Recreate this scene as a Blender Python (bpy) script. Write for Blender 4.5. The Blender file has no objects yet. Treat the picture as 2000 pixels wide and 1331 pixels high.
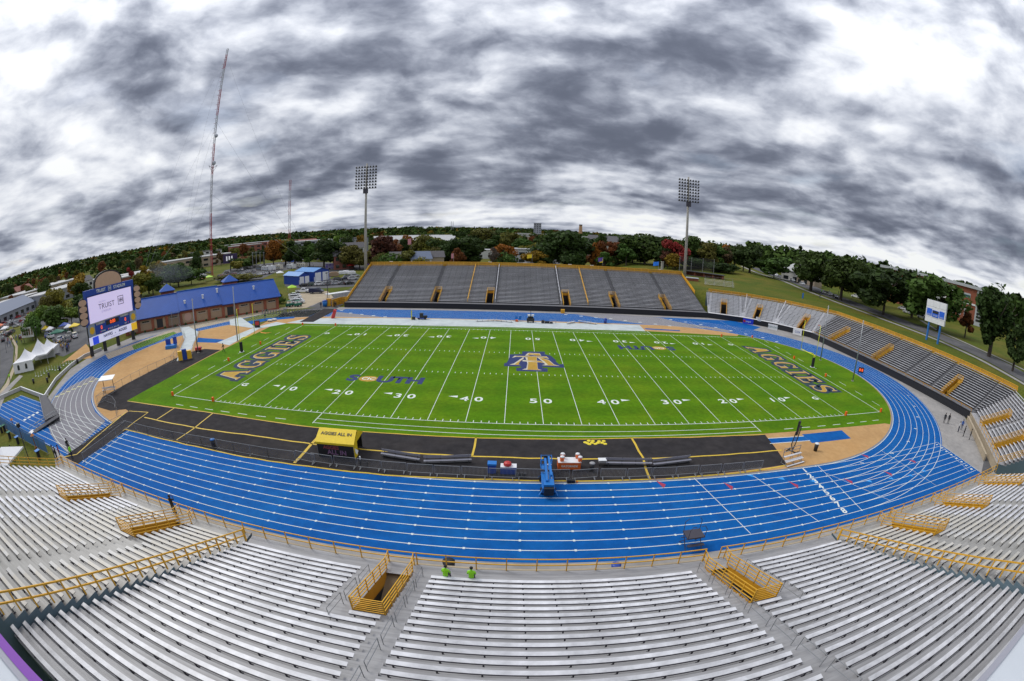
import bpy, math, random
import numpy as np
from mathutils import Vector, Matrix
SC = bpy.context.scene
COL = SC.collection
PI = math.pi
RND = random.Random(11)
# ------------------------------------------------------------------ camera (a 16 mm diagonal fisheye on a full frame body)
SC.render.engine = 'CYCLES'
CAM_LOC = Vector((-3.578, -72.072, 22.153))
YAW, PITCH, ROLL = -0.0075, -0.2484, 0.0259
FPX = 876.497                       # focal length in pixels of the 2000 px wide photograph
def cam_axes():
    fw = Vector((math.sin(YAW)*math.cos(PITCH), math.cos(YAW)*math.cos(PITCH), math.sin(PITCH)))
    r0 = Vector((math.cos(YAW), -math.sin(YAW), 0)); u0 = r0.cross(fw)
    rt = r0*math.cos(ROLL) + u0*math.sin(ROLL)
    return rt, rt.cross(fw), fw
RT, UP, FW = cam_axes()
cd = bpy.data.cameras.new('camera'); cam = bpy.data.objects.new('camera', cd); COL.objects.link(cam)
cd.type = 'PANO'
cd.sensor_fit = 'HORIZONTAL'; cd.sensor_width = 36.0; cd.sensor_height = 36.0*681/1024
pc = cd if hasattr(cd, 'panorama_type') else cd.cycles
pc.panorama_type = 'FISHEYE_EQUISOLID'
pc.fisheye_lens = FPX/2000*36.0
pc.fisheye_fov = math.radians(200)
cd.clip_start = 0.05; cd.clip_end = 20000
M = Matrix((RT, UP, -FW)).transposed().to_4x4(); M.translation = CAM_LOC
cam.matrix_world = M
SC.camera = cam
# ------------------------------------------------------------------ exposure
SC.view_settings.view_transform = 'Standard'; SC.view_settings.look = 'None'
SC.view_settings.exposure = EXPO = 0.25
SC.view_settings.gamma = 1.0; SC.view_settings.use_curve_mapping = False
SC.cycles.use_denoising = True
SC.cycles.max_bounces = 5; SC.cycles.diffuse_bounces = 3; SC.cycles.glossy_bounces = 2
SC.cycles.transparent_max_bounces = 6; SC.cycles.volume_bounces = 0
# ------------------------------------------------------------------ sky: Nishita sky behind a broken cloud deck
W_ = bpy.data.worlds.new('World'); SC.world = W_; W_.use_nodes = True
def nodes_of(tree):
    tree.nodes.clear()
    def N(t, **kw):
        n = tree.nodes.new(t)
        for k, v in kw.items(): setattr(n, k, v)
        return n
    def L(a, b): tree.links.new(a, b)
    return N, L
SUN_EL, SUN_AZ = math.radians(48), math.radians(-60)      # azimuth measured from +Y towards +X
def build_world():
    N, L = nodes_of(W_.node_tree)
    out = N('ShaderNodeOutputWorld'); bg = N('ShaderNodeBackground'); bg.inputs[1].default_value = 0.1
    L(bg.outputs[0], out.inputs[0])
    sky = N('ShaderNodeTexSky', sky_type='NISHITA'); sky.sun_disc = False
    sky.sun_elevation = SUN_EL; sky.sun_rotation = SUN_AZ; sky.altitude = 250; sky.air_density = 1.0; sky.dust_density = 2.0
    tc = N('ShaderNodeTexCoord'); sep = N('ShaderNodeSeparateXYZ'); L(tc.outputs['Generated'], sep.inputs[0])
    def math_(op, a, b=None, c=None, clamp=False):
        n = N('ShaderNodeMath', operation=op, use_clamp=clamp)
        for i, v in enumerate((a, b, c)):
            if v is None: continue
            if hasattr(v, 'links'): L(v, n.inputs[i])
            else: n.inputs[i].default_value = v
        return n.outputs[0]
    zc = math_('MAXIMUM', sep.outputs[2], 0.0)
    den = math_('ADD', zc, 0.16)
    comb = N('ShaderNodeCombineXYZ'); L(math_('DIVIDE', sep.outputs[0], den), comb.inputs[0]); L(math_('DIVIDE', sep.outputs[1], den), comb.inputs[1])
    st = N('ShaderNodeVectorMath', operation='MULTIPLY'); L(tc.outputs['Generated'], st.inputs[0]); st.inputs[1].default_value = (1, 1, 2.1)
    def noise(scale, detail, rough, dist, off, src=None):
        mp = N('ShaderNodeMapping'); mp.inputs['Location'].default_value = off; L(src or comb.outputs[0], mp.inputs[0])
        n = N('ShaderNodeTexNoise'); n.inputs['Scale'].default_value = scale; n.inputs['Detail'].default_value = detail
        n.inputs['Roughness'].default_value = rough; n.inputs['Distortion'].default_value = dist
        L(mp.outputs[0], n.inputs['Vector']); return n.outputs[0]
    # domain warp gives the billows rounded edges
    wn = N('ShaderNodeTexNoise'); wn.inputs['Scale'].default_value = 2.6; wn.inputs['Detail'].default_value = 4; L(st.outputs[0], wn.inputs['Vector'])
    wsub = N('ShaderNodeVectorMath', operation='SUBTRACT'); L(wn.outputs['Color'], wsub.inputs[0]); wsub.inputs[1].default_value = (.5, .5, .5)
    wsc = N('ShaderNodeVectorMath', operation='SCALE'); L(wsub.outputs[0], wsc.inputs[0]); wsc.inputs['Scale'].default_value = .55
    wadd = N('ShaderNodeVectorMath', operation='ADD'); L(comb.outputs[0], wadd.inputs[0]); L(wsc.outputs[0], wadd.inputs[1]); P = wadd.outputs[0]
    wadd2 = N('ShaderNodeVectorMath', operation='ADD'); L(st.outputs[0], wadd2.inputs[0]); wsc2 = N('ShaderNodeVectorMath', operation='SCALE'); L(wsub.outputs[0], wsc2.inputs[0]); wsc2.inputs['Scale'].default_value = .16; L(wsc2.outputs[0], wadd2.inputs[1]); S3 = wadd2.outputs[0]
    big = noise(0.85, 2, 0.4, 0, (3.4, 6.1, 0), P)
    mid = noise(1.7, 8, 0.52, 0, (0.6, 1.9, 0), P); mid2 = noise(1.7, 3, 0.45, 0, (0.68, 2.02, 0), P)
    lump = noise(3.0, 9, 0.55, 0, (1.3, 0.4, 2.2), S3); lump2 = noise(3.0, 3, 0.48, 0, (1.27, 0.38, 2.30), S3)
    fine = noise(13, 5, 0.55, 0, (5.0, 2.0, 1.0), S3)
    def glow(d, k, w):
        v = N('ShaderNodeVectorMath', operation='DOT_PRODUCT'); L(tc.outputs['Generated'], v.inputs[0]); v.inputs[1].default_value = Vector(d).normalized()
        a = math_('SUBTRACT', v.outputs['Value'], 1.0); a = math_('MULTIPLY', a, k)
        return math_('MULTIPLY', math_('EXPONENT', a), w)
    # thin bright places and thick dark banks of the deck
    g = glow((-.83, .48, .28), 85, .24)
    for a in (((.72, .57, .40), 60, .22), ((.60, .74, .30), 60, .10), ((-.85, .27, .45), 18, .10), ((-.15, .93, .34), 26, -.13), ((.24, .93, .28), 26, -.15), ((.39, .83, .40), 40, -.09), ((-.60, .66, .45), 40, -.10), ((.78, .60, .19), 30, -.10), ((-.02, .89, .48), 40, .06), ((.9, .2, .4), 20, -.06)): g = math_('ADD', g, glow(*a))
    def band(z0, w, amp): return math_('MULTIPLY', math_('EXPONENT', math_('MULTIPLY', math_('POWER', math_('DIVIDE', math_('SUBTRACT', sep.outputs[2], z0), w), 2.0), -1.0)), amp)
    slit = band(.030, .022, math_('ADD', math_('MULTIPLY', sep.outputs[0], .13), .17)); shelf = band(.090, .032, -.085)
    g = math_('ADD', g, math_('ADD', slit, shelf))
    rel = math_('ADD', math_('MULTIPLY', math_('SUBTRACT', mid, mid2), .60), math_('MULTIPLY', math_('SUBTRACT', lump, lump2), 1.0))
    d = math_('ADD', math_('MULTIPLY', big, 0.50), math_('MULTIPLY', mid, 0.58)); d = math_('ADD', d, math_('MULTIPLY', lump, .62))
    d = math_('ADD', d, math_('MULTIPLY', fine, 0.20)); d = math_('ADD', d, rel); d = math_('ADD', d, g); d = math_('MULTIPLY_ADD', d, 1.24, -0.555)
    ramp = N('ShaderNodeValToRGB'); cr = ramp.color_ramp; cr.interpolation = 'B_SPLINE'
    cr.elements[0].position = 0.20; cr.elements[0].color = (0.13, 0.148, 0.20, 1)
    cr.elements[1].position = 0.98; cr.elements[1].color = (0.98, 1.0, 1.03, 1)
    for p, c in ((0.36, (0.205, 0.228, 0.295)), (0.50, (0.345, 0.375, 0.455)), (0.64, (0.53, 0.565, 0.65)), (0.80, (0.77, 0.80, 0.87))):
        e = cr.elements.new(p); e.color = (*c, 1)
    L(d, ramp.inputs[0])
    # an overcast sky grows brighter overhead
    zen = math_('MULTIPLY_ADD', math_('POWER', zc, 1.5), 0.9, 0.95)
    scl = N('ShaderNodeVectorMath', operation='SCALE'); L(ramp.outputs[0], scl.inputs[0]); L(math_('MULTIPLY', zen, 8.2), scl.inputs['Scale'])
    # cloud cover: nearly closed, the blue behind shows only in thin rifts
    rift = noise(1.1, 6, 0.55, 0, (9.2, 4.4, 0), P)
    cov = N('ShaderNodeMapRange'); cov.inputs[1].default_value = 0.30; cov.inputs[2].default_value = 0.42; cov.inputs[3].default_value = 0.72; cov.inputs[4].default_value = 1.0
    L(rift, cov.inputs[0])
    mix = N('ShaderNodeMix', data_type='RGBA'); L(cov.outputs[0], mix.inputs[0]); L(sky.outputs[0], mix.inputs[6]); L(scl.outputs[0], mix.inputs[7])
    L(mix.outputs[2], bg.inputs[0])
build_world()
W_.cycles.sampling_method = 'MANUAL'; W_.cycles.sample_map_resolution = 512
sl = bpy.data.lights.new('sun', 'SUN'); sl.energy = 1.5; sl.angle = math.radians(22); sl.color = (1.0, 0.97, 0.92)
sun = bpy.data.objects.new('sun', sl); COL.objects.link(sun)
sdir = Vector((math.cos(SUN_EL)*math.sin(SUN_AZ), math.cos(SUN_EL)*math.cos(SUN_AZ), math.sin(SUN_EL)))
sun.rotation_euler = sdir.to_track_quat('Z', 'Y').to_euler(); sun.location = (0, 0, 200)

# ------------------------------------------------------------------ measuring: where the ray of a pixel meets a height, a distance or a plane
def ray(u, v):
    dx, dy = u-1000, 665.5-v; r = max(math.hypot(dx, dy), 1e-9)
    th = 2*math.asin(min(r/(2*FPX), 1))
    return RT*(math.sin(th)*dx/r) + UP*(math.sin(th)*dy/r) + FW*math.cos(th)
def G(u, v, z=0.0):
    d = ray(u, v); return CAM_LOC + d*((z-CAM_LOC.z)/d.z)
def AD(u, v, dist):
    d = ray(u, v); return CAM_LOC + d*(dist/math.hypot(d.x, d.y))
def G2(u, v, z=0.0):
    p = G(u, v, z); return (p.x, p.y)
# ------------------------------------------------------------------ mesh helpers
class MB:
    def __init__(s): s.v = []; s.f = []; s.m = []; s.mi = 0
    def face(s, pts):
        n = len(s.v); s.v += [tuple(p) for p in pts]; s.f.append(tuple(range(n, n+len(pts)))); s.m.append(s.mi)
    def box(s, x0, x1, y0, y1, z0, z1):
        n = len(s.v)
        s.v += [(x0,y0,z0),(x1,y0,z0),(x1,y1,z0),(x0,y1,z0),(x0,y0,z1),(x1,y0,z1),(x1,y1,z1),(x0,y1,z1)]
        for q in ((3,2,1,0),(4,5,6,7),(0,1,5,4),(1,2,6,5),(2,3,7,6),(3,0,4,7)): s.f.append(tuple(n+i for i in q)); s.m.append(s.mi)
    def bar(s, a, b, w, h=None, up=(0,0,1)):
        a, b = Vector(a), Vector(b); h = h or w; d = (b-a).normalized(); u = Vector(up)
        if abs(d.dot(u)) > 0.98: u = Vector((1,0,0))
        x = d.cross(u).normalized()*(w/2); y = x.cross(d).normalized()*(h/2); n = len(s.v)
        for c in (a, b): s.v += [tuple(c-x-y), tuple(c+x-y), tuple(c+x+y), tuple(c-x+y)]
        for q in ((0,3,2,1),(4,5,6,7),(0,1,5,4),(1,2,6,5),(2,3,7,6),(3,0,4,7)): s.f.append(tuple(n+i for i in q)); s.m.append(s.mi)
    def tube(s, a, b, r, r2=None, k=8, cap=True):
        a, b = Vector(a), Vector(b); r2 = r if r2 is None else r2; d = (b-a).normalized(); u = Vector((0,0,1)) if abs(d.z) < .9 else Vector((1,0,0))
        x = d.cross(u).normalized(); y = d.cross(x); n = len(s.v)
        for c, q in ((a, r), (b, r2)):
            for i in range(k): t = 2*PI*i/k; s.v.append(tuple(c + x*(q*math.cos(t)) + y*(q*math.sin(t))))
        for i in range(k): j = (i+1) % k; s.f.append((n+i, n+j, n+k+j, n+k+i)); s.m.append(s.mi)
        if cap: s.f.append(tuple(n+i for i in range(k))[::-1]); s.m.append(s.mi); s.f.append(tuple(n+k+i for i in range(k))); s.m.append(s.mi)
    def path(s, pts, r, k=6):
        for a, b in zip(pts, pts[1:]): s.tube(a, b, r, k=k)
    def prism(s, poly, z0, z1):
        n = len(s.v); k = len(poly)
        s.v += [(p[0],p[1],z0) for p in poly] + [(p[0],p[1],z1) for p in poly]
        s.f.append(tuple(n+i for i in range(k))[::-1]); s.m.append(s.mi); s.f.append(tuple(n+k+i for i in range(k))); s.m.append(s.mi)
        for i in range(k): j = (i+1) % k; s.f.append((n+i, n+j, n+k+j, n+k+i)); s.m.append(s.mi)
    def lathe(s, prof, k=12, c=(0,0,0)):
        n = len(s.v)
        for r, z in prof:
            for i in range(k): t = 2*PI*i/k; s.v.append((c[0]+r*math.cos(t), c[1]+r*math.sin(t), c[2]+z))
        for a in range(len(prof)-1):
            for i in range(k): j = (i+1) % k; s.f.append((n+a*k+i, n+a*k+j, n+a*k+k+j, n+a*k+k+i)); s.m.append(s.mi)
        s.f.append(tuple(n+i for i in range(k))[::-1]); s.m.append(s.mi)
        s.f.append(tuple(n+(len(prof)-1)*k+i for i in range(k))); s.m.append(s.mi)
    def mesh(s, name, mats, smooth=False):
        me = bpy.data.meshes.new(name); me.from_pydata(s.v, [], s.f)
        for m in (mats if isinstance(mats, (list, tuple)) else [mats]): me.materials.append(m)
        if any(s.m): me.polygons.foreach_set('material_index', s.m)
        if smooth: me.polygons.foreach_set('use_smooth', [True]*len(s.f))
        me.update(); return me
    def build(s, name, mats, parent=None, smooth=False, loc=None, rz=0):
        return link(name, s.mesh(name, mats, smooth), parent, loc, rz)
def link(name, me, parent=None, loc=None, rz=0):
    o = bpy.data.objects.new(name, me); COL.objects.link(o)
    if parent: o.parent = parent
    if loc is not None: o.location = loc
    if rz: o.rotation_euler.z = rz
    return o
def tag(o, label, cat, group=None, kind=None):
    if label: o['label'] = label
    if cat: o['category'] = cat
    if group: o['group'] = group
    if kind: o['kind'] = kind
    return o
def thing(name, label, cat, loc=(0,0,0), rz=0, group=None):
    o = bpy.data.objects.new(name, None); COL.objects.link(o); o.empty_display_size = .3
    o.location = loc; o.rotation_euler.z = rz
    return tag(o, label, cat, group)
def struct(o): o['kind'] = 'structure'; return o
def dup(root, loc, rz=0, label=None, sc=None, color=None):
    kids = {}
    for o in KIDS.get(root.name, []): kids.setdefault(o.parent.name, []).append(o)
    def rec(o, par):
        c = o.copy(); COL.objects.link(c); c.parent = par
        if color is not None: c.color = color
        for ch in kids.get(o.name, []): rec(ch, c)
        return c
    c = rec(root, None); c.location = loc; c.rotation_euler = (0,0,rz)
    if sc: c.scale = sc if isinstance(sc, tuple) else (sc,)*3
    if label: c['label'] = label
    return c
KIDS = {}
def freeze(root):                   # note a finished prototype's descendants so that dup() can copy them
    out = []
    def rec(o):
        for ch in [x for x in bpy.data.objects if x.parent == o]: out.append(ch); rec(ch)
    rec(root); KIDS[root.name] = out; return root
def text(s, size, mat, parent, mtx, name='lettering', offset=0.0, extrude=0.0, xs=1.0, spacing=1.0, align='CENTER'):
    c = bpy.data.curves.new(name, 'FONT'); c.body = s; c.size = size; c.align_x = align; c.align_y = 'CENTER'
    c.offset = offset; c.extrude = extrude; c.space_character = spacing; c.resolution_u = 3; c.materials.append(mat)
    o = bpy.data.objects.new(name, c); COL.objects.link(o)
    if parent: o.parent = parent
    o.matrix_local = mtx @ Matrix.Diagonal((xs, 1, 1, 1)); return o
def frame(o, x, y):                 # a matrix with the given origin, x axis and y axis
    x = Vector(x).normalized(); y = Vector(y).normalized(); z = x.cross(y)
    m = Matrix((x, y, z)).transposed().to_4x4(); m.translation = Vector(o); return m
# ------------------------------------------------------------------ materials
MATS = {}
def mat(name, col, rough=0.7, metal=0.0, var=0.0, vscale=1.0, bump=0.0, bscale=30.0, emit=0.0, objcol=False, rnd=0.0, spec=0.5, coat=0.0, hue=None, island=0.0, detail=5, coord='Object', trans=0.0):
    if name in MATS: return MATS[name]
    m = bpy.data.materials.new(name); m.use_nodes = True; N, L = nodes_of(m.node_tree)
    out = N('ShaderNodeOutputMaterial'); p = N('ShaderNodeBsdfPrincipled'); L(p.outputs[0], out.inputs[0])
    p.inputs['Roughness'].default_value = rough; p.inputs['Metallic'].default_value = metal
    p.inputs['Specular IOR Level'].default_value = spec
    if coat: p.inputs['Coat Weight'].default_value = coat
    if trans:
        tl = N('ShaderNodeBsdfTranslucent'); ms = N('ShaderNodeMixShader'); ms.inputs[0].default_value = trans
        L(p.outputs[0], ms.inputs[1]); L(tl.outputs[0], ms.inputs[2]); L(ms.outputs[0], out.inputs[0])
    rgb = N('ShaderNodeRGB'); rgb.outputs[0].default_value = (*col, 1); src = rgb.outputs[0]
    oi = N('ShaderNodeObjectInfo')
    if objcol: src = oi.outputs['Color']
    tc = N('ShaderNodeTexCoord')
    def scaled(src, fac_socket, lo, hi):
        mr = N('ShaderNodeMapRange'); L(fac_socket, mr.inputs[0]); mr.inputs[3].default_value = lo; mr.inputs[4].default_value = hi
        sc = N('ShaderNodeVectorMath', operation='SCALE'); L(src, sc.inputs[0]); L(mr.outputs[0], sc.inputs['Scale']); return sc.outputs[0]
    if var:
        n = N('ShaderNodeTexNoise'); n.inputs['Scale'].default_value = vscale; n.inputs['Detail'].default_value = detail; n.inputs['Roughness'].default_value = .62
        L(tc.outputs[coord], n.inputs['Vector'])
        mr = N('ShaderNodeMapRange'); L(n.outputs[0], mr.inputs[0]); mr.inputs[1].default_value = .28; mr.inputs[2].default_value = .72
        if hue:
            mx = N('ShaderNodeMix', data_type='RGBA'); L(mr.outputs[0], mx.inputs[0]); L(src, mx.inputs[6]); mx.inputs[7].default_value = (*hue, 1); src = mx.outputs[2]
        else: src = scaled(src, mr.outputs[0], 1-var, 1+var)
    if rnd: src = scaled(src, oi.outputs['Random'], 1-rnd, 1+rnd)
    if island:
        ge = N('ShaderNodeNewGeometry'); src = scaled(src, ge.outputs['Random Per Island'], 1-island, 1+island)
    L(src, p.inputs['Base Color'])
    if trans: L(src, tl.inputs[0])
    if emit: L(src, p.inputs['Emission Color']); p.inputs['Emission Strength'].default_value = emit
    if bump:
        n2 = N('ShaderNodeTexNoise'); n2.inputs['Scale'].default_value = bscale; n2.inputs['Detail'].default_value = 4
        L(tc.outputs[coord], n2.inputs['Vector']); b = N('ShaderNodeBump'); b.inputs['Strength'].default_value = bump; b.inputs['Distance'].default_value = .02
        L(n2.outputs[0], b.inputs['Height']); L(b.outputs[0], p.inputs['Normal'])
    MATS[name] = m; return m
def ground_mat(name, cols, scale, rough=.9, stripes=None, fine=8.0, finevar=.18, thr=(.35,.65)):
    # two or three soil/turf tones mixed by noise in world metres; stripes = (axis, width, amount, turn)
    m = bpy.data.materials.new(name); m.use_nodes = True; N, L = nodes_of(m.node_tree)
    out = N('ShaderNodeOutputMaterial'); p = N('ShaderNodeBsdfPrincipled'); L(p.outputs[0], out.inputs[0]); p.inputs['Roughness'].default_value = rough
    p.inputs['Specular IOR Level'].default_value = .08
    ge = N('ShaderNodeNewGeometry'); pos = ge.outputs['Position']
    def noise(sc, det, off=0, stretch=None):
        mp = N('ShaderNodeMapping'); mp.inputs['Location'].default_value = (off, off*.7, 0)
        if stretch: mp.inputs['Scale'].default_value = stretch
        L(pos, mp.inputs[0]); n = N('ShaderNodeTexNoise'); n.inputs['Scale'].default_value = sc; n.inputs['Detail'].default_value = det; n.inputs['Roughness'].default_value = .6
        L(mp.outputs[0], n.inputs['Vector']); return n.outputs[0]
    rgb = N('ShaderNodeRGB'); rgb.outputs[0].default_value = (*cols[0], 1); src = rgb.outputs[0]
    for i, c in enumerate(cols[1:]):
        mr = N('ShaderNodeMapRange'); L(noise(scale*(1+.9*i), 6, 13*i), mr.inputs[0]); mr.inputs[1].default_value = thr[0]+.05*i; mr.inputs[2].default_value = thr[1]+.05*i
        mx = N('ShaderNodeMix', data_type='RGBA'); L(mr.outputs[0], mx.inputs[0]); L(src, mx.inputs[6]); mx.inputs[7].default_value = (*c, 1); src = mx.outputs[2]
    def scaled(src, fac, lo, hi, a=0., b=1.):
        mr = N('ShaderNodeMapRange'); L(fac, mr.inputs[0]); mr.inputs[1].default_value = a; mr.inputs[2].default_value = b; mr.inputs[3].default_value = lo; mr.inputs[4].default_value = hi
        sc = N('ShaderNodeVectorMath', operation='SCALE'); L(src, sc.inputs[0]); L(mr.outputs[0], sc.inputs['Scale']); return sc.outputs[0]
    src = scaled(src, noise(fine, 3, 5), 1-finevar, 1+finevar, .3, .7)
    if stripes:
        ax, wd, am = stripes
        sp = N('ShaderNodeSeparateXYZ'); L(pos, sp.inputs[0])
        ad = N('ShaderNodeMath', operation='MULTIPLY_ADD'); L(noise(.15, 2, 3), ad.inputs[0]); ad.inputs[1].default_value = wd*.7; L(sp.outputs[ax], ad.inputs[2])
        mu = N('ShaderNodeMath', operation='MULTIPLY'); L(ad.outputs[0], mu.inputs[0]); mu.inputs[1].default_value = PI/wd
        si = N('ShaderNodeMath', operation='SINE'); L(mu.outputs[0], si.inputs[0])
        src = scaled(src, si.outputs[0], 1-am, 1+am, -.6, .6)
    L(src, p.inputs['Base Color'])
    b = N('ShaderNodeBump'); b.inputs['Strength'].default_value = .35; b.inputs['Distance'].default_value = .05; L(noise(fine*2, 3, 9), b.inputs['Height']); L(b.outputs[0], p.inputs['Normal'])
    MATS[name] = m; return m
def sheet(name, poly, m, z, parent=None, thick=None):
    mb = MB(); mb.prism(poly, z-(thick or .003), z) if thick else mb.face([(p[0],p[1],z) for p in poly])
    o = mb.build(name, m, parent)
    if not thick:
        me = o.data
        if me.polygons[0].normal.z < 0: me.flip_normals()
    return o
# ------------------------------------------------------------------ surfaces
ground_mat('turf_wild', [(.085,.105,.012), (.135,.115,.022), (.060,.090,.012)], .05, fine=1.5, finevar=.25)
ground_mat('turf_field', [(.078,.185,.003), (.108,.190,.005), (.060,.155,.003)], .09, stripes=(1, 2.9, .07), fine=1.6, finevar=.15)
ground_mat('track_blue', [(.002,.090,.33), (.006,.112,.35), (.003,.080,.30)], .12, rough=.75, fine=1.1, finevar=.13)
ground_mat('track_grey', [(.21,.205,.225), (.23,.22,.235)], .2, fine=3, finevar=.08)
ground_mat('sand_tan', [(.47,.275,.115), (.42,.25,.11), (.50,.31,.14)], .12, fine=1.2, finevar=.08)
ground_mat('mat_black', [(.030,.028,.030), (.042,.038,.038)], .25, fine=.9, finevar=.22)
ground_mat('asphalt', [(.105,.105,.11), (.14,.138,.14), (.085,.085,.09)], .07, fine=1.2, finevar=.1)
ground_mat('concrete', [(.30,.285,.27), (.25,.24,.23), (.34,.32,.30)], .12, fine=1.0, finevar=.1)
ground_mat('concrete_tan', [(.42,.35,.25), (.36,.30,.22)], .15, fine=1.0, finevar=.1)
ground_mat('tarp_white', [(.52,.58,.56), (.42,.46,.47), (.56,.60,.60)], .18, rough=.5, fine=.6, finevar=.07)
WHITE = mat('line_paint', (.66,.70,.66), .8, var=.10, vscale=1.5, coord='Object')
TAPE = mat('yellow_tape', (.62,.42,.03), .6, var=.15, vscale=1.0)
NAVY = mat('navy_paint', (.008,.022,.115), .8, var=.12, vscale=.8); NAVYD = mat('navy_turf_paint', (.006,.022,.055), .85, var=.2, vscale=.8); GOLD = mat('gold_paint', (.42,.25,.022), .8, var=.12, vscale=.8)
CREAM = mat('cream_paint', (.52,.48,.36), .8, var=.12, vscale=.8); ORANGE = mat('orange_paint', (.60,.22,.02), .8)
def sstep(a, b, x): t = min(max((x-a)/(b-a), 0), 1); return t*t*(3-2*t)
def terr(x, y):
    # the bowl is cut into a slope: the ground behind the curved end lies six metres above the track
    g = max(x-90.3, .65*x+.76*y-82.3, .707*x-.707*y-89.5)
    h = 6.0*sstep(.8, 5, g)*sstep(40, 62, x)
    # knoll beyond the north-east corner
    h += 2.2*math.exp(-((x-112)**2/700+(y-150)**2/1600))*sstep(5, 25, g)
    h *= 1-sstep(260, 420, y)
    r = math.hypot(x, y)
    if r > 420:
        a = math.atan2(y, x)
        k = sstep(420, 2600, r)
        h += k*(7+9*math.sin(3.1*a+1)+5*math.sin(7*a+r*.0013)+4*math.sin(r*.0021+2*a))
        h += sstep(420, 1200, r)*sstep(.95, .2, abs(a-.35))*10
    return h-.03
def axis(lo, hi, step, far):
    a = list(np.arange(lo, hi+.1, step)); d = step; x = lo
    while x > -far: d *= 1.22; x -= d; a.insert(0, x)
    d = step; x = hi
    while x < far: d *= 1.22; x += d; a.append(x)
    return a
def build_ground():
    xs = axis(-150, 175, 4, 7000); ys = axis(-90, 250, 4, 7000)
    v = [(x, y, terr(x, y)) for y in ys for x in xs]; n = len(xs)
    f = [(j*n+i, j*n+i+1, (j+1)*n+i+1, (j+1)*n+i) for j in range(len(ys)-1) for i in range(n-1)]
    me = bpy.data.meshes.new('ground'); me.from_pydata(v, [], f); me.materials.append(MATS['turf_wild'])
    me.polygons.foreach_set('use_smooth', [True]*len(f)); struct(link('ground', me))
build_ground()
def psheet(name, pts, m, z, dens=0):
    P = []
    for (a, b) in zip(pts, pts[1:]+pts[:1]):
        k = max(1, int(dens)); P += [G2(a[0]+(b[0]-a[0])*i/k, a[1]+(b[1]-a[1])*i/k) for i in range(k)]
    return struct(sheet(name, P, MATS.get(m, m) if isinstance(m, str) else m, z))
# track: 8 lanes of 1.2 m, straights 82 m, inner radius 36.3 m
CL, CR, CY, RIN, LW = -51.3, 30.7, -.9, 36.4, 1.19
def stadium(r, n=56):
    P = [(CR+r*math.cos(t), CY+r*math.sin(t)) for t in np.linspace(-PI/2, PI/2, n)]
    return P + [(CL+r*math.cos(t), CY+r*math.sin(t)) for t in np.linspace(PI/2, 3*PI/2, n)]
def ribbon(mb, pts, w, z, closed=False):
    P = [Vector((p[0], p[1], 0)) for p in pts]; n = len(P); L = []; R_ = []
    for i in range(n):
        a = P[i-1] if (i or closed) else P[i]; b = P[(i+1) % n] if (i < n-1 or closed) else P[i]
        d = (b-a).normalized(); q = Vector((-d.y, d.x, 0))*(w/2); L.append(P[i]+q); R_.append(P[i]-q)
    for i in range(n if closed else n-1):
        j = (i+1) % n
        mb.face([(R_[i].x,R_[i].y,z), (R_[j].x,R_[j].y,z), (L[j].x,L[j].y,z), (L[i].x,L[i].y,z)])
ROUT = RIN+8*LW
struct(sheet('stadium_apron', [(-56,-50.2),(60,-50.2),(64,-44.5),(77.6,-31),(77.4,28),(70,38.2),(62.5,44.5),(53,48.9),(-56,49.2),(-60,60),(-72,62),(-75,44),(-104,12),(-103,-6),(-98,-20),(-84,-36),(-84,-37),(-60,-48)], MATS['concrete'], 0.0))
track = struct(sheet('running_track', stadium(ROUT+.25), MATS['track_blue'], .006))
struct(sheet('track_straight', [(57.6,-37.0),(57.6,-48.2),(-53,-48.2),(-61,-47.0),(-97.8,-47.0),(-97.2,-43),(-95.6,-37.1),(-60,-37.0)], MATS['track_blue'], .009))
struct(sheet('track_far_straight', [(-53,35.2),(-52,46.2),(60.5,46.0),(66,38.5),(56,30),(40,34.8)], MATS['track_blue'], .009))
struct(sheet('infield', stadium(RIN-.35), MATS['sand_tan'], .014))
mb = MB(); ribbon(mb, stadium(RIN-.18), .3, .017, True); struct(mb.build('inner_kerb', mat('kerb_grey', (.20,.21,.24), .8)))
# grey resurfaced zones
psheet('track_grey_zone', [(107,775),(118,767),(131,759),(143,752),(155,746),(168,740),(180,735),(192,741),(181,760),(178,785),(186,805),(206,823),(140,886),(134,887),(112,867),(100,850),(95,836),(93,815),(96,797)], 'track_grey', .012, 4)
psheet('track_grey_zone', [(1118,613),(1200,614.5),(1290,621),(1318,628),(1352,634),(1400,641),(1432,647.5),(1420,649),(1380,642),(1310,637),(1255,633),(1205,627),(1160,620)], 'track_grey', .012, 3)
psheet('track_grey_zone', [(641,621),(652,609),(685,612.5),(707,615),(730,617.5),(757,621)], 'track_grey', .012)
# lane lines
mb = MB()
for i in range(9): ribbon(mb, stadium(RIN+i*LW), .075 if i else .09, .018, True)
ys = [CY-RIN-i*LW for i in range(9)]
for i, y in enumerate(ys):
    ribbon(mb, [(30, y), (57.3, y)], .07, .0195); ribbon(mb, [(-51, y), (-97.3+.6*abs(y+42)/5, y)], .07, .0195)
for x in np.arange(-52, 32, 4.1):               # small joint marks on the lines of the home straight
    for y in ys: mb.face([(x-.09,y-.11,.020),(x+.09,y-.11,.020),(x+.09,y+.11,.020),(x-.09,y+.11,.020)])
def pline(a, b, w=.07): ribbon(mb, [G2(*a), G2(*b)], w, .021)
pline((1355,934),(1466,1043)); pline((1467,927),(1600,1020)); pline((1597,910),(1683,997)); pline((1614,925),(1738,978),.05)
pline((1832,866),(1893,921.5),.05); pline((1720,880),(1828,949),.05)
pline((1830,864),(1910,920),.08); pline((245,841),(160,905)); pline((252,842),(167,909)); pline((1346,629.5),(1380,646)); pline((1407,628),(1438,644),.05)
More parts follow.
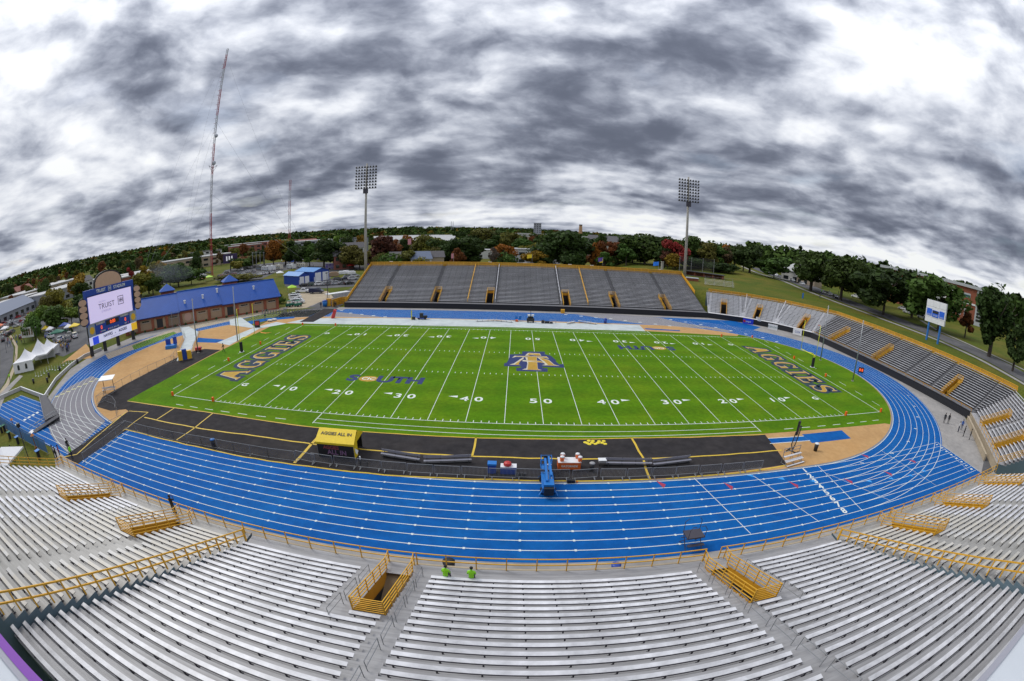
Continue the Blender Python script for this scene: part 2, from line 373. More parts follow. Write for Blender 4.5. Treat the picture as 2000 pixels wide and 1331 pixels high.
struct(mb.build('lane_lines', WHITE))
mb = MB()
for (a, b, c) in (((1290,940),(1299,950),(1288,940)),((1421,943),(1431,954),(1426,952)),((1546,940),(1559,951),(1553,951)),((1653,935),(1665,943),(1658,944)),((1686,888),(1696,893),(1690,894)),((1730,920),(1742,928),(1735,927)),((1778,898),(1788,903),(1780,903))):
    p, q, r = G2(*a), G2(*b), G2(*c); mb.face([(p[0]-.45,p[1]+.15,.021),(q[0]-.25,q[1]-.35,.021),(q[0]+.15,q[1]+.25,.021)])
struct(mb.build('relay_triangle', mat('red_paint', (.36,.03,.07), .7)))
mb = MB()
for (u, v) in ((1525,936),(1588,941),(1465,930),(1697,941),(1740,936),(1778,930),(1804,921)):
    p = G2(u, v); mb.face([(p[0]-.4,p[1]+.2,.021),(p[0]+.35,p[1]-.35,.021),(p[0]+.4,p[1]+.25,.021)])
struct(mb.build('start_triangle', mat('sky_paint', (.03,.30,.72), .7)))
# white stagger blocks on the far side and the near chutes
mb = MB()
for (u, v) in ((685,612),(707,614.5),(729.5,617),(752,619.5),(667,607),(1105,615),(1135,618),(1164,620.5),(1193,623),(1221,626.5),(1250,630),(1280,633.5),(1308,637),(1310,625),(1339,629.5),(1369,634.5),(1398,640),(1428,646.5),(1457,653),(1490,660),(1517,668),(73,806.5),(65,811),(57,815.5),(48.5,820.5),(32,830)):
    p = G2(u, v); mb.face([(p[0]-.45,p[1]-.28,.022),(p[0]+.45,p[1]-.28,.022),(p[0]+.45,p[1]+.28,.022),(p[0]-.45,p[1]+.28,.022)])
struct(mb.build('stagger_mark', WHITE))
mb = MB()
for i in range(8):                                # yellow change-over marks on the left bend
    t0 = math.atan2(G2(190-11.6*i, 741+5*i)[1]-CY, G2(190-11.6*i, 741+5*i)[0]-CL); r0, r1 = RIN+i*LW+.1, RIN+(i+1)*LW-.1
    c, s = math.cos(t0), math.sin(t0); mb.face([(CL+r0*c+.3*s, CY+r0*s-.3*c, .022), (CL+r1*c+.3*s, CY+r1*s-.3*c, .022), (CL+r1*c, CY+r1*s, .022), (CL+r0*c, CY+r0*s, .022)])
struct(mb.build('relay_mark', mat('pale_yellow_paint', (.75,.72,.25), .7)))
LN = thing('lane_numerals', None, None); LN['kind'] = 'structure'
for i in range(8):
    y = CY-RIN-(i+.5)*LW; text(str(i+1), 1.25, WHITE, LN, frame((27.9-.02*i, y, .024), (1,.0,0), (.0,1,0)), 'numeral', offset=.035)
    text(str(i+1), .8, WHITE, LN, frame((56.6, y, .024), (0,1,0), (-1,0,0)), 'numeral', offset=.04)
for k, (u, v) in enumerate(((1684,905),(1742,886),(1774,863),(1788,838),(1792,815),(1786,794),(1774,773))):
    p = G(u, v); text(str(k % 8+1), .8, WHITE, LN, frame((p.x, p.y, .024), (.4,1,0), (-1,.4,0)), 'numeral', offset=.03)
# ------------------------------------------------------------------ the football field
YD = .9144
field = psheet('playing_field', [(249,783),(330,794.5),(400,804),(500,819),(610,834),(800,849),(1000,857),(1240,855.5),(1400,851.5),(1487,848),(1600,839),(1731,827)], 'turf_field', .03, 0)
def build_field():
    near = [(249,783),(330,794.5),(400,804),(500,819),(610,834),(800,849),(1000,857),(1240,855.5),(1400,851.5),(1487,848),(1600,839),(1728,827.5)]
    far = [(1440,657),(1265,647.5),(1000,640),(800,636),(640,633.5),(540,632.5)]
    left = [(500,652),(430,686),(350,728)]
    P = [G2(*p) for p in near]
    a0, a1 = math.atan2(P[-1][1]-CY, P[-1][0]-CR), math.atan2(G2(1440,657)[1]-CY, G2(1440,657)[0]-CR)
    P += [(CR+(RIN-.5)*math.cos(t), CY+(RIN-.5)*math.sin(t)) for t in np.linspace(a0+.01, min(a1, 1.05), 30)]
    P += [G2(*p) for p in far+left]
    me = bpy.data.meshes.new('playing_field'); me.from_pydata([(x, y, .030) for x, y in P], [], [tuple(range(len(P)))]); me.materials.append(MATS['turf_field'])
    if me.polygons[0].normal.z < 0: me.flip_normals()
    old = field.data; field.data = me; bpy.data.meshes.remove(old)
build_field()
mb = MB(); z = .036; S = 24.384
def seg(x0, y0, x1, y1, w=.12): ribbon(mb, [(x0, y0), (x1, y1)], w, z)
for k in range(-10, 11): seg(k*5*YD, -S, k*5*YD, S, .075)
seg(-60*YD-.05, -S, 60*YD+.05, -S, .11); seg(-60*YD-.05, S, 60*YD+.05, S, .11)
for s in (-1, 1): seg(s*60*YD, -S, s*60*YD, S, .11)
for s in (-1, 1):
    seg(-30*YD, s*(S+1.8), 30*YD, s*(S+1.8), .09); seg(-30*YD, s*(S+3.0), 30*YD, s*(S+3.0), .10)
    for k in (-30, 30): seg(k*YD, s*S, k*YD, s*(S+3.2), .11)
for k in range(-50, 51):
    if k % 5 == 0: continue
    for y in (-S+.35, S-.35): seg(k*YD, y-.28, k*YD, y+.28, .085)
    for y in (-6.096, 6.096): seg(k*YD, y-.28, k*YD, y+.28, .085)
for s in (-1, 1):
    for i in range(9): seg(s*(57.3+.001*i), -22+5.2*i, s*57.3, -19.7+5.2*i, .10)
    for i in range(7): seg(s*(30*YD+4+3.1*i), -S-2.9, s*(30*YD+5.6+3.1*i), -S-2.9, .12)
yl = mb.build('yard_line', WHITE, field); yl['kind'] = 'stuff'
def number(n, x, y, up, arrow):
    r = -1 if up < 0 else 1
    s = n
    if s == 'G': text('G', 1.7, WHITE, field, frame((x+.9*(1 if x < 0 else -1), y, .039), (r,0,0), (0,r,0)), 'numeral', offset=.05); return
    for ch, dx in ((s[0], -1.05), (s[1], 1.05)): text(ch, 2.15, WHITE, field, frame((x+r*dx*.9, y, .039), (r,0,0), (0,r,0)), 'numeral', offset=.04, xs=1.12)
    if arrow:
        m_ = MB(); ax = x+arrow*1.95; ay = y+r*.75; m_.face([(ax,ay-.36,.039),(ax+arrow*1.3,ay,.039),(ax,ay+.36,.039)][::arrow]); m_.build('arrow', WHITE, field)
for k in range(-4, 5):
    for up in (1, -1): number(str(50-10*abs(k)), k*10*YD, up*-(S-7.35), up, (k > 0)-(k < 0))
for k in (-50, 50):
    for up in (1, -1): number('G', k*YD, up*-(S-7.35), up, 0)
# block letters for the end zones, drawn in a 0..1 box
GL = {'A': [[(0,0),(.34,0),(.34,.12),(.27,.12),(.33,.30),(.67,.30),(.73,.12),(.66,.12),(.66,0),(1,0),(1,.12),(.93,.12),(.66,1),(.34,1),(.07,.12),(0,.12)]],
      'I': [[(.1,0),(.9,0),(.9,.13),(.68,.13),(.68,.87),(.9,.87),(.9,1),(.1,1),(.1,.87),(.32,.87),(.32,.13),(.1,.13)]],
      'E': [[(0,0),(.95,0),(.95,.33),(.80,.33),(.74,.13),(.40,.13),(.40,.44),(.58,.44),(.62,.36),(.74,.36),(.74,.66),(.62,.66),(.58,.57),(.40,.57),(.40,.87),(.70,.87),(.76,.70),(.90,.70),(.90,1),(0,1),(0,.87),(.13,.87),(.13,.13),(0,.13)]],
      'G': [[(.5,0),(.78,.07),(1,.02),(1,.46),(.58,.46),(.58,.34),(.70,.34),(.70,.20),(.55,.13),(.42,.15),(.34,.25),(.30,.5),(.34,.76),(.45,.87),(.60,.86),(.74,.76),(.82,.66),(.95,.66),(.95,.98),(.84,.98),(.80,.93),(.62,1),(.42,1),(.18,.90),(.03,.66),(.03,.36),(.16,.10)]],
      'S': [[(.06,0),(.16,0),(.22,.06),(.45,0),(.72,.03),(.93,.17),(.96,.34),(.86,.49),(.66,.58),(.42,.66),(.34,.74),(.40,.84),(.56,.87),(.70,.80),(.78,.68),(.90,.68),(.90,1),(.80,1),(.74,.94),(.52,1),(.26,.96),(.08,.82),(.06,.64),(.18,.49),(.42,.40),(.62,.32),(.68,.24),(.60,.14),(.44,.12),(.28,.20),(.20,.36),(.06,.36)]]}
def grown(poly, d, sx, sy):
    P = [Vector((x*sx, y*sy, 0)) for x, y in poly]; n = len(P)
    if sum(P[i].x*P[(i+1)%n].y-P[(i+1)%n].x*P[i].y for i in range(n)) < 0: P.reverse()
    out = []
    for i in range(n):
        a = (P[i]-P[i-1]).normalized(); b = (P[(i+1)%n]-P[i]).normalized(); na = Vector((a.y,-a.x,0)); nb = Vector((b.y,-b.x,0)); m_ = (na+nb)
        m_ = m_/max(m_.dot(na), .45) if m_.length > 1e-4 else na
        if m_.length > 1.5: m_ = m_.normalized()*1.5
        out.append(P[i]+m_*d)
    return out
def endzone(x, flip):
    # text runs away from (flip=1) or towards the home stand, letter tops towards the end line
    word = 'AGGIES'; h = 5.3; wd = 5.0; total = 31.0; y = -total/2
    adv = {'A': 5.9, 'G': 5.7, 'I': 3.6, 'E': 5.1, 'S': 5.0}
    for ch in word:
        w = {'A': 5.2, 'G': 4.7, 'I': 3.3, 'E': 4.3, 'S': 4.2}[ch]
        for poly in GL[ch]:
            for d, m_, zz, nm in ((.55, NAVYD, .036, 'letter_outline'), (-.17, CREAM, .039, 'letter_edge'), (-.21, GOLD, .042, 'letter')):
                sh = .10 if m_ is GOLD else 0
                P = grown(poly, d, w, h); P = [(flip*-(q.y-h/2-sh), flip*(y+q.x+sh)) for q in P]
                mb2 = MB(); mb2.face([(x+a, b, zz) for a, b in P]); o = mb2.build(nm, m_, field)
                if o.data.polygons[0].normal.z < 0: o.data.flip_normals()
        y += adv[ch]*total/31.0
endzone(-50.3, 1); endzone(50.3, -1)
def emblem():
    z8 = lambda p: G2(950+p[0]/8, 600+p[1]/8)
    def put(P, m_, z_, nm='emblem'):
        mb2 = MB(); mb2.face([(*z8(p), z_) for p in P]); o = mb2.build(nm, m_, field)
        if o.data.polygons[0].normal.z < 0: o.data.flip_normals()
    put([(560,698),(912,702),(914,742),(1005,765),(1090,838),(1080,852),(1135,900),(1205,897),(1216,952),(878,937),(876,955),(955,962),(955,1016),(470,1003),(466,958),(548,948),(540,932),(275,928),(280,882),(315,878),(348,825),(368,745),(560,740)], NAVY, .040)
    put([(605,762),(648,720),(832,727),(858,766),(800,764),(680,752),(660,765)], CREAM, .043); put([(640,758),(665,728),(826,733),(850,764),(780,764),(730,748),(690,750),(668,764)], GOLD, .046)
    put([(398,798),(440,766),(940,778),(978,814),(900,798),(470,782)], CREAM, .043); put([(450,776),(470,770),(935,783),(965,806),(880,794),(600,780)], GOLD, .046)
    put([(606,782),(786,788),(803,970),(865,992),(556,982),(625,962),(640,890)], CREAM, .043); put([(640,784),(783,788),(799,972),(838,988),(640,984),(656,880)], GOLD, .046)
    put([(580,786),(582,812),(520,850),(490,905),(545,912),(358,904),(430,886),(500,838)], CREAM, .048); put([(578,815),(530,852),(500,900),(530,909),(440,906),(480,872)], GOLD, .050)
    put([(570,832),(850,848),(905,882),(850,872),(560,852)], CREAM, .048); put([(600,838),(850,852),(890,876),(780,862)], GOLD, .050)
    put([(800,796),(870,800),(978,834),(1062,905),(1150,926),(860,914),(920,902),(880,860)], CREAM, .052); put([(830,804),(880,804),(970,838),(1052,908),(1125,922),(930,914),(960,905),(900,850)], GOLD, .054)
emblem()
def south(c, r):
    # the word SOUTH in navy with a gold disc for its O
    for ch, dx in (('S', -4.9), ('U', .3), ('T', 2.6), ('H', 5.0)): text(ch, 3.7, NAVY, field, frame((c[0]+r*dx, c[1], .040), (r,0,0), (0,r,0)), 'letter', offset=.17, xs=1.05)
    mb2 = MB(); mb2.face([(c[0]-r*2.35+1.55*math.cos(t), c[1]+1.25*math.sin(t), .039) for t in np.linspace(0, 2*PI, 28)[:-1]]); mb2.build('disc', GOLD, field)
    text('CIC', 1.5, WHITE, field, frame((c[0]-r*2.35, c[1], .043), (r,0,0), (0,r,0)), 'letter', offset=.03, xs=.9)
south(G2(748,742), 1); south(G2(1266,680), -1)
mb = MB(); q = [G2(*p) for p in ((507,648),(510,651),(518,652),(532,649.5),(520,650.5),(514,650))]; mb.face([(a, b, .037) for a, b in q]); o = mb.build('swoosh', ORANGE, field)
if o.data.polygons[0].normal.z < 0: o.data.flip_normals()
# ------------------------------------------------------------------ mats, tarps, tapes, runways
psheet('black_mat', [(249,784.5),(330,796),(400,805.5),(500,820.5),(610,835.5),(800,850.5),(1000,858.5),(1240,857),(1400,853),(1494,849.5),(1514,875),(1537,908),(1350,931.5),(1000,939),(750,929),(500,898),(250,840),(274,818),(230,790)], 'mat_black', .022)
psheet('black_mat', [(363,690),(290,728),(200,776),(189,795),(216,803),(245,800),(255,786),(350,727),(431,684),(400,682)], 'mat_black', .023)
psheet('black_mat', [(252,803.5),(289,806),(257,835),(152,907),(126,893)], 'mat_black', .026)
psheet('black_mat', [(585,629.5),(612,629.5),(660,604.5),(633,603.5)], 'mat_black', .028)
psheet('white_tarp', [(560,631),(590,624.5),(640,621.5),(760,622),(880,624),(1000,627.5),(1100,631),(1200,634),(1249,635.5),(1262,648.8),(1000,640.2),(800,636.2),(640,633.8)], 'tarp_white', .026)
psheet('white_tarp', [(352,640),(368,638),(388,649),(384,660),(378,672),(370,700),(345,706),(352,682),(360,665)], 'tarp_white', .030, 3)
psheet('white_tarp', [(424,670),(448,675),(508,642),(560,632.5),(540,629.5),(498,640)], 'tarp_white', .031)
psheet('white_tarp', [(448,625),(470,620),(483,629),(500,640),(490,641),(462,637),(450,636)], 'tarp_white', .029)
psheet('runway', [(386,660),(440,664),(422,670),(385,669)], 'track_blue', .018)
psheet('runway', [(1500,857),(1570,852.5),(1580,861),(1504,867)], 'track_blue', .018); psheet('runway', [(1566,849),(1644,841),(1662,857),(1586,866)], 'track_blue', .019)
psheet('runway', [(1258,641.5),(1328,645.5),(1328,647.5),(1262,644)], 'track_blue', .018)
psheet('runway', [(470,631),(520,622),(575,619),(575,622),(520,627),(480,636)], 'track_blue', .019)
mb = MB()
for P in ([(1500,857),(1570,852.5)], [(1504,867),(1582,861)]): ribbon(mb, [G2(*p) for p in P], .12, .024)
struct(mb.build('runway_line', WHITE))
mb = MB()
def tape(P, w=.16):
    Q = [Vector((*G2(*p), 0)) for p in P]; out = []
    for a, b in zip(Q, Q[1:]):
        k = max(2, int((b-a).length/1.5)); d = (b-a).normalized(); nn = Vector((-d.y, d.x, 0))
        out += [a+(b-a)*i/k+nn*RND.uniform(-.07, .07) for i in range(k)]
    ribbon(mb, [(q.x, q.y) for q in out+[Q[-1]]], w, .034)
tape([(249,784),(400,804.8),(610,834.8),(800,849.8),(1000,857.8),(1240,856.2),(1494,849)]); tape([(282,816),(375,835),(500,852),(620,869),(695,877),(922,892),(1000,894.5),(1225,897),(1400,890),(1527,880)], .22)
tape([(245,839),(400,877),(500,897),(750,928),(1000,938),(1269,937)], .2); tape([(1300,935.5),(1450,924),(1537,909)], .2)
tape([(637,836),(607,869),(575,905)], .34); tape([(931,855),(922,892)], .22); tape([(1234,857),(1255,895),(1269,937)], .24); tape([(340,798),(305,821)], .18); tape([(415,808),(379,837),(345,860)], .18)
tape([(252,803.5),(289,806)], .16); tape([(289,806),(240,842)], .14); tape([(246,806),(150,888),(126,893)], .2)
struct(mb.build('edge_tape', TAPE))
# lots, roads and paths on the left and beyond
psheet('parking_lot', [(123,697),(100,690),(104,668),(92,650),(60,635),(0,640),(0,596),(60,596),(150,612),(185,640),(192,655),(175,672),(160,680)], 'asphalt', .004)
psheet('parking_lot', [(420,548),(440,528),(500,517),(560,511),(640,513),(722,521),(700,545),(690,560),(640,563),(600,566),(560,560),(500,548)], 'asphalt', .004)
psheet('parking_lot', [(562,612),(560,590),(585,572),(640,569),(652,582),(620,592),(600,601)], 'concrete_tan', .010)
psheet('service_road', [(500,640),(555,604),(610,598),(660,572),(690,562),(700,572),(668,596),(655,605),(632,604),(590,626),(540,632)], 'asphalt', .006)
psheet('road', [(0,650),(18,660),(27,680),(25,710),(8,750),(0,762)], 'asphalt', .006, 2)
psheet('pavement', [(0,648),(18,657),(30,678),(28,710),(12,748),(0,764),(0,775),(17,752),(33,712),(35,676),(20,652),(0,642)], 'concrete_tan', .008, 2)
psheet('pavement', [(0,815-15),(12,770),(45,735),(38,733),(0,770)], 'concrete', .012)
psheet('footpath', [(205,692),(260,672),(345,641),(460,616),(552,601),(553,606),(470,623),(350,650),(262,683),(212,702)], 'concrete_tan', .013, 2)
psheet('lawn', [(262,684),(300,671),(345,652),(340,648),(300,660),(258,676)], 'turf_field', .016); psheet('lawn', [(500,640),(552,612),(618,601),(560,604),(480,622),(450,630)], 'turf_wild', .016)
psheet('lawn', [(566,563),(600,566),(660,564),(690,566),(640,569),(590,569)], 'turf_wild', .016)
psheet('lawn', [(505,548),(540,532),(575,525),(590,533),(558,548),(556,560),(530,560)], 'turf_wild', .016)
psheet('lawn', [(643,545),(660,530),(720,527),(722,535),(690,545)], 'turf_wild', .016)
psheet('gravel_yard', [(118,712),(168,672),(182,690),(180,700),(130,705)], 'sand_tan', .010)
def road_strip(name, pts, w, m, lift):
    mb = MB(); P = []
    for a, b in zip(pts, pts[1:]):
        k = max(2, int(math.hypot(b[0]-a[0], b[1]-a[1])/5)); P += [(a[0]+(b[0]-a[0])*i/k, a[1]+(b[1]-a[1])*i/k) for i in range(k)]
    P.append(pts[-1]); n = len(P)
    for off, ww in ((0, w),):
        L_ = []
        for i in range(n):
            a = P[max(i-1, 0)]; b = P[min(i+1, n-1)]; d = Vector((b[0]-a[0], b[1]-a[1], 0)).normalized(); q = Vector((-d.y, d.x, 0))*ww/2
            zz = max(terr(P[i][0]+q.x, P[i][1]+q.y), terr(P[i][0]-q.x, P[i][1]-q.y))+.03+lift
            L_.append(((P[i][0]+q.x, P[i][1]+q.y, zz), (P[i][0]-q.x, P[i][1]-q.y, zz)))
        for i in range(n-1): mb.face([L_[i][1], L_[i+1][1], L_[i+1][0], L_[i][0]])
    return struct(mb.build(name, MATS[m]))
road_strip('road', [(190,255),(163,180),(140,105),(130,62),(126,30),(124,5),(120,-18),(112,-40),(100,-75)], 13, 'asphalt', .05)
road_strip('pavement', [(176,255),(149,180),(128,105),(119,62),(115,30),(114,5),(111,-14),(104,-38),(92,-72)], 2.2, 'concrete', .07)
road_strip('footpath', [(150,40),(136,20),(131,-2),(128,-30)], 1.8, 'concrete', .08)
# ------------------------------------------------------------------ grandstands
ALU = mat('aluminium_seat', (.58,.58,.60), .42, metal=.0, var=.24, vscale=1.1, rnd=.13, spec=.6, coord='Object')
ALU_W = mat('aluminium_seat_weathered', (.52,.47,.37), .5, var=.20, vscale=.7, hue=(.56,.56,.56), spec=.5, rnd=.08)
ALU_F = mat('aluminium_seat_dull', (.66,.66,.68), .45, var=.18, vscale=.5, rnd=.16, spec=.5)
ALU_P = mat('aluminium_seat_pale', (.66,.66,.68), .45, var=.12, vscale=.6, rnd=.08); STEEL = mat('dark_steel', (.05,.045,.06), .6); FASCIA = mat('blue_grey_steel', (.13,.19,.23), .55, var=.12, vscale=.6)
YEL = mat('yellow_rail', (.70,.37,.018), .5, var=.10, vscale=1.2); YELP = mat('yellow_panel', (.52,.25,.012), .55, var=.12, vscale=.8)
GREYR = mat('galvanised_rail', (.30,.31,.32), .4, metal=.5); PAD_SHADE = mat('black_padding_and_shade', (.012,.013,.018), .7)  # black of the pads; on stand fronts it paints the open shade
TANW = MATS['concrete_tan']; RAMP = mat('ramp_concrete', (.20,.15,.09), .9, var=.2, vscale=.7)
def deck_mat(name, base, dark):
    m = bpy.data.materials.new(name); m.use_nodes = True; N, L = nodes_of(m.node_tree)
    out = N('ShaderNodeOutputMaterial'); p = N('ShaderNodeBsdfPrincipled'); L(p.outputs[0], out.inputs[0]); p.inputs['Roughness'].default_value = .5
    tc = N('ShaderNodeTexCoord'); mp = N('ShaderNodeMapping'); mp.inputs['Scale'].default_value = (.35, 3.0, 1); L(tc.outputs['Object'], mp.inputs[0])
    n = N('ShaderNodeTexNoise'); n.inputs['Scale'].default_value = 1.2; n.inputs['Detail'].default_value = 7; n.inputs['Roughness'].default_value = .65; L(mp.outputs[0], n.inputs['Vector'])
    mr = N('ShaderNodeMapRange'); mr.inputs[1].default_value = .3; mr.inputs[2].default_value = .72; L(n.outputs[0], mr.inputs[0])
    mx = N('ShaderNodeMix', data_type='RGBA'); mx.inputs[6].default_value = (*dark, 1); mx.inputs[7].default_value = (*base, 1); L(mr.outputs[0], mx.inputs[0])
    # fine board joints, two along every tread
    sp = N('ShaderNodeSeparateXYZ'); L(tc.outputs['Object'], sp.inputs[0]); mo = N('ShaderNodeMath', operation='PINGPONG'); L(sp.outputs[1], mo.inputs[0]); mo.inputs[1].default_value = .127
    lt = N('ShaderNodeMapRange'); L(mo.outputs[0], lt.inputs[0]); lt.inputs[1].default_value = .0; lt.inputs[2].default_value = .012; lt.inputs[3].default_value = .72; lt.inputs[4].default_value = 1
    sc = N('ShaderNodeVectorMath', operation='SCALE'); L(mx.outputs[2], sc.inputs[0]); L(lt.outputs[0], sc.inputs['Scale']); L(sc.outputs[0], p.inputs['Base Color'])
    MATS[name] = m; return m
DECK = deck_mat('aluminium_deck', (.39,.385,.39), (.24,.235,.235)); DECKW = deck_mat('aluminium_deck_worn', (.40,.39,.365), (.26,.25,.23)); DECKF = deck_mat('gap_shade_deck', (.17,.17,.18), (.10,.10,.105))  # the dark deck has the shade of open risers put into its colour
DECKP = deck_mat('aluminium_deck_pale', (.66,.66,.68), (.50,.50,.51))
SEATCACHE = {}
def seat_mesh(length, m, bk=1.83, low=False):
    key = (round(length, 1), m.name)
    if key in SEATCACHE: return SEATCACHE[key]
    mb = MB(); h = length/2
    mb.box(-h, h, 0, .245, .39, .43); mb.mi = 1; mb.box(-h+.02, h-.02, .246, .268, .355, .412)  # dark strip added behind the plank for the shade under its back edge
    n = max(2, round(length/bk)+1)
    for i in range(n):
        x = -h+.3+(length-.6)*i/(n-1)
        if low: mb.box(x-.03, x+.03, .08, .2, 0, .385)
        else:
            mb.box(x-.03, x+.03, .02, .26, .345, .385); mb.box(x-.035, x+.035, .20, .26, 0, .345); mb.box(x-.05, x+.05, .12, .30, 0, .02)
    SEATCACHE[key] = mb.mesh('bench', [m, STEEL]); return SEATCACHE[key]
def cutout(a, b, cuts):
    segs = [(a, b)]
    for c0, c1 in cuts:
        new = []
        for s0, s1 in segs:
            if c1 <= s0 or c0 >= s1: new.append((s0, s1)); continue
            if c0-s0 > .5: new.append((s0, c0))
            if s1-c1 > .5: new.append((c1, s1))
        segs = new
    return segs
class Stand:
    """One straight run of a grandstand. s runs along the front, t away from the pitch; rz turns local (s, t) into the world."""
    def __init__(S_, P0, n, F0, rise, run, setback, seat=ALU, deck=DECK, low=False, front=None, group=None):
        S_.P0 = Vector((P0[0], P0[1], 0)); S_.n = Vector((n[0], n[1], 0)).normalized(); S_.d = Vector((S_.n.y, -S_.n.x, 0)); S_.rz = math.atan2(S_.d.y, S_.d.x)
        S_.F0, S_.rise, S_.run, S_.sb = F0, rise, run, setback; S_.seat, S_.deck, S_.low, S_.frontm, S_.group = seat, deck, low, front, group
    def F(S_, k): return S_.F0+k*S_.rise
    def w(S_, s, t, z=0): return S_.P0+S_.d*s+S_.n*t+Vector((0, 0, z))
    def section(S_, label, s0, s1, rows, ml=0., mr=0., voms=(), aisles=(), ends=(True, True), seat=None, deckpart=True):
        root = thing('bleacher_section', label, 'bleachers', S_.P0, S_.rz, S_.group); mb = MB(); fr = S_.run*.48
        lim = lambda t: (s0-ml*t, s1+mr*t)
        tw = S_.sb+fr-.55
        # front walkway and the wall below it
        a, b = lim(0); c, d = lim(tw)
        for x0, x1 in cutout(a, b, [(v[0], v[1]) for v in voms if v[3]]): mb.face([(x0,0,S_.F0),(x1,0,S_.F0),(x1+(d-b if x1 == b else 0),tw,S_.F0),(x0+(c-a if x0 == a else 0),tw,S_.F0)])
        for x0, x1 in cutout(a, b, [(v[0], v[1]) for v in voms if not v[3]] and []): pass
        for k in range(rows):
            t0 = S_.sb-S_.run+fr+k*S_.run; t1 = t0+S_.run
            if k == 0: t0 = tw
            e0 = lim(t0); e1 = lim(t1); cs = [(v[0], v[1]) for v in voms if k < v[2]]
            for x0, x1 in cutout(min(e0[0], e1[0]), max(e0[1], e1[1]), cs):
                p0 = e0[0] if x0 == min(e0[0], e1[0]) else x0; p1 = e0[1] if x1 == max(e0[1], e1[1]) else x1; q0 = e1[0] if x0 == min(e0[0], e1[0]) else x0; q1 = e1[1] if x1 == max(e0[1], e1[1]) else x1
                z = S_.F(k); mb.face([(p0,t0,z),(p1,t0,z),(q1,t1,z),(q0,t1,z)])
                if k < rows-1: mb.face([(q0,t1,z),(q1,t1,z),(q1,t1,S_.F(k+1)),(q0,t1,S_.F(k+1))])
                if k: mb.face([(p0,t0,z-.035),(p1,t0,z-.035),(p1,t0-.012,z-.035),(p0,t0-.012,z-.035)])
        # half steps in the aisles
        for a0, a1, k0, *k9 in aisles:
            for k in range(max(k0, 1), k9[0] if k9 else rows):
                t0 = S_.sb-S_.run+fr+k*S_.run; mb.box(a0+.08, a1-.08, t0-.30, t0, S_.F(k-1)+.002, S_.F(k)-S_.rise/2)
        mb.build('deck', S_.deck, root)
        if S_.frontm:
            fw = MB()
            for x0, x1 in [(a, b)]: fw.face([(x0,0,-.3),(x1,0,-.3),(x1,0,S_.F0-.02),(x0,0,S_.F0-.02)]); fw.box(x0, x1, -.06, .10, S_.F0-.10, S_.F0+.02)
            fw.build('front_wall', S_.frontm, root)  # black fronts have the shade below the deck put into their colour
        for i, e in enumerate(ends):
            if not e: continue
            sw = MB(); P = [lim(0)[i]], ; tt = [0, tw]; zz = [S_.F0, S_.F0]
            for k in range(rows):
                t1 = S_.sb-S_.run+fr+(k+1)*S_.run; tt += [t1, t1]; zz += [S_.F(k), S_.F(min(k+1, rows-1))]
            pts = [(lim(t)[i], t, z) for t, z in zip(tt, zz)]; n = len(pts)
            for (p, q) in zip(pts, pts[1:]):
                if q[1]-p[1] > .01: sw.face([(p[0],p[1],-.3),(q[0],q[1],-.3),q,p])
            sw.build('side_wall', FASCIA, root)
        T = S_.sb-S_.run+fr+rows*S_.run; rw = MB(); e = lim(T); rw.face([(e[0],T,-.3),(e[1],T,-.3),(e[1],T,S_.F(rows-1)),(e[0],T,S_.F(rows-1))]); rw.build('rear_wall', FASCIA, root)
        for k in range(rows):
            t = S_.sb+k*S_.run; e = lim(t); cs = [(v[0]-.05, v[1]+.05) for v in voms if k < v[2]]+[(a[0], a[1]) for a in aisles if k >= a[2] and (len(a) < 4 or k < a[3])]
            for x0, x1 in cutout(e[0]+.06, e[1]-.06, cs):
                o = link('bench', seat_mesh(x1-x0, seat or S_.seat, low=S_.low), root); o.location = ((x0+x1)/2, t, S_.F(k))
        return root
    def railing(S_, label, name, pts, h=1.07, nr=3, post=2.2, m=YEL, panel=None, r=.03, group=None, cat='railing', split=True):
        """pts: (s, t, z of the foot). One thing: every post and every rail a part."""
        root = thing(name, label, cat, S_.P0, S_.rz, group); P = [Vector(p) for p in pts]
        for i in range(nr):
            z = h*(1-i/nr) if nr > 1 else h; mb = MB()
            for a, b in zip(P, P[1:]): mb.bar(a+Vector((0,0,z)), b+Vector((0,0,z)), r*2)
            mb.build('rail', m, root)
        pm = {}
        for a, b in zip(P, P[1:]):
            L_ = (b-a).length; k = max(1, round(L_/post))
            for i in range(k+1):
                if i == 0 and a is not P[0]: continue
                if 'post' not in pm: q = MB(); q.box(-r*1.15, r*1.15, -r*1.15, r*1.15, 0, h+r); pm['post'] = q.mesh('post', m)
                o = link('post', pm['post'], root); o.location = a+(b-a)*i/k
        if panel:
            mb = MB()
            for a, b in zip(P, P[1:]):
                n_ = Vector((-(b-a).y, (b-a).x, 0)).normalized()*.01
                mb.face([a+n_+Vector((0,0,.08)), b+n_+Vector((0,0,.08)), b+n_+Vector((0,0,h-.04)), a+n_+Vector((0,0,h-.04))])
            mb.build('panel', panel, root)
        return root
    def stairwell(S_, label, s0, s1, rows, group, nr=4, t0=.9, far=False):
        """A sunken entrance cut into the rows: ramp, boarded sides, sloping rails and a barred back."""
        root = thing('stairwell', label, 'stairwell', S_.P0, S_.rz, group); fr = S_.run*.48; T = S_.sb-S_.run+fr+rows*S_.run; sl = S_.rise/S_.run
        zt = lambda t: S_.F0+max(0, (t-(S_.sb-S_.run+fr))*sl)
        rp = MB(); rp.face([(s0,t0,S_.F0-.25),(s1,t0,S_.F0-.25),(s1,T,-.1),(s0,T,-.1)]); rp.build('ramp', RAMP, root)
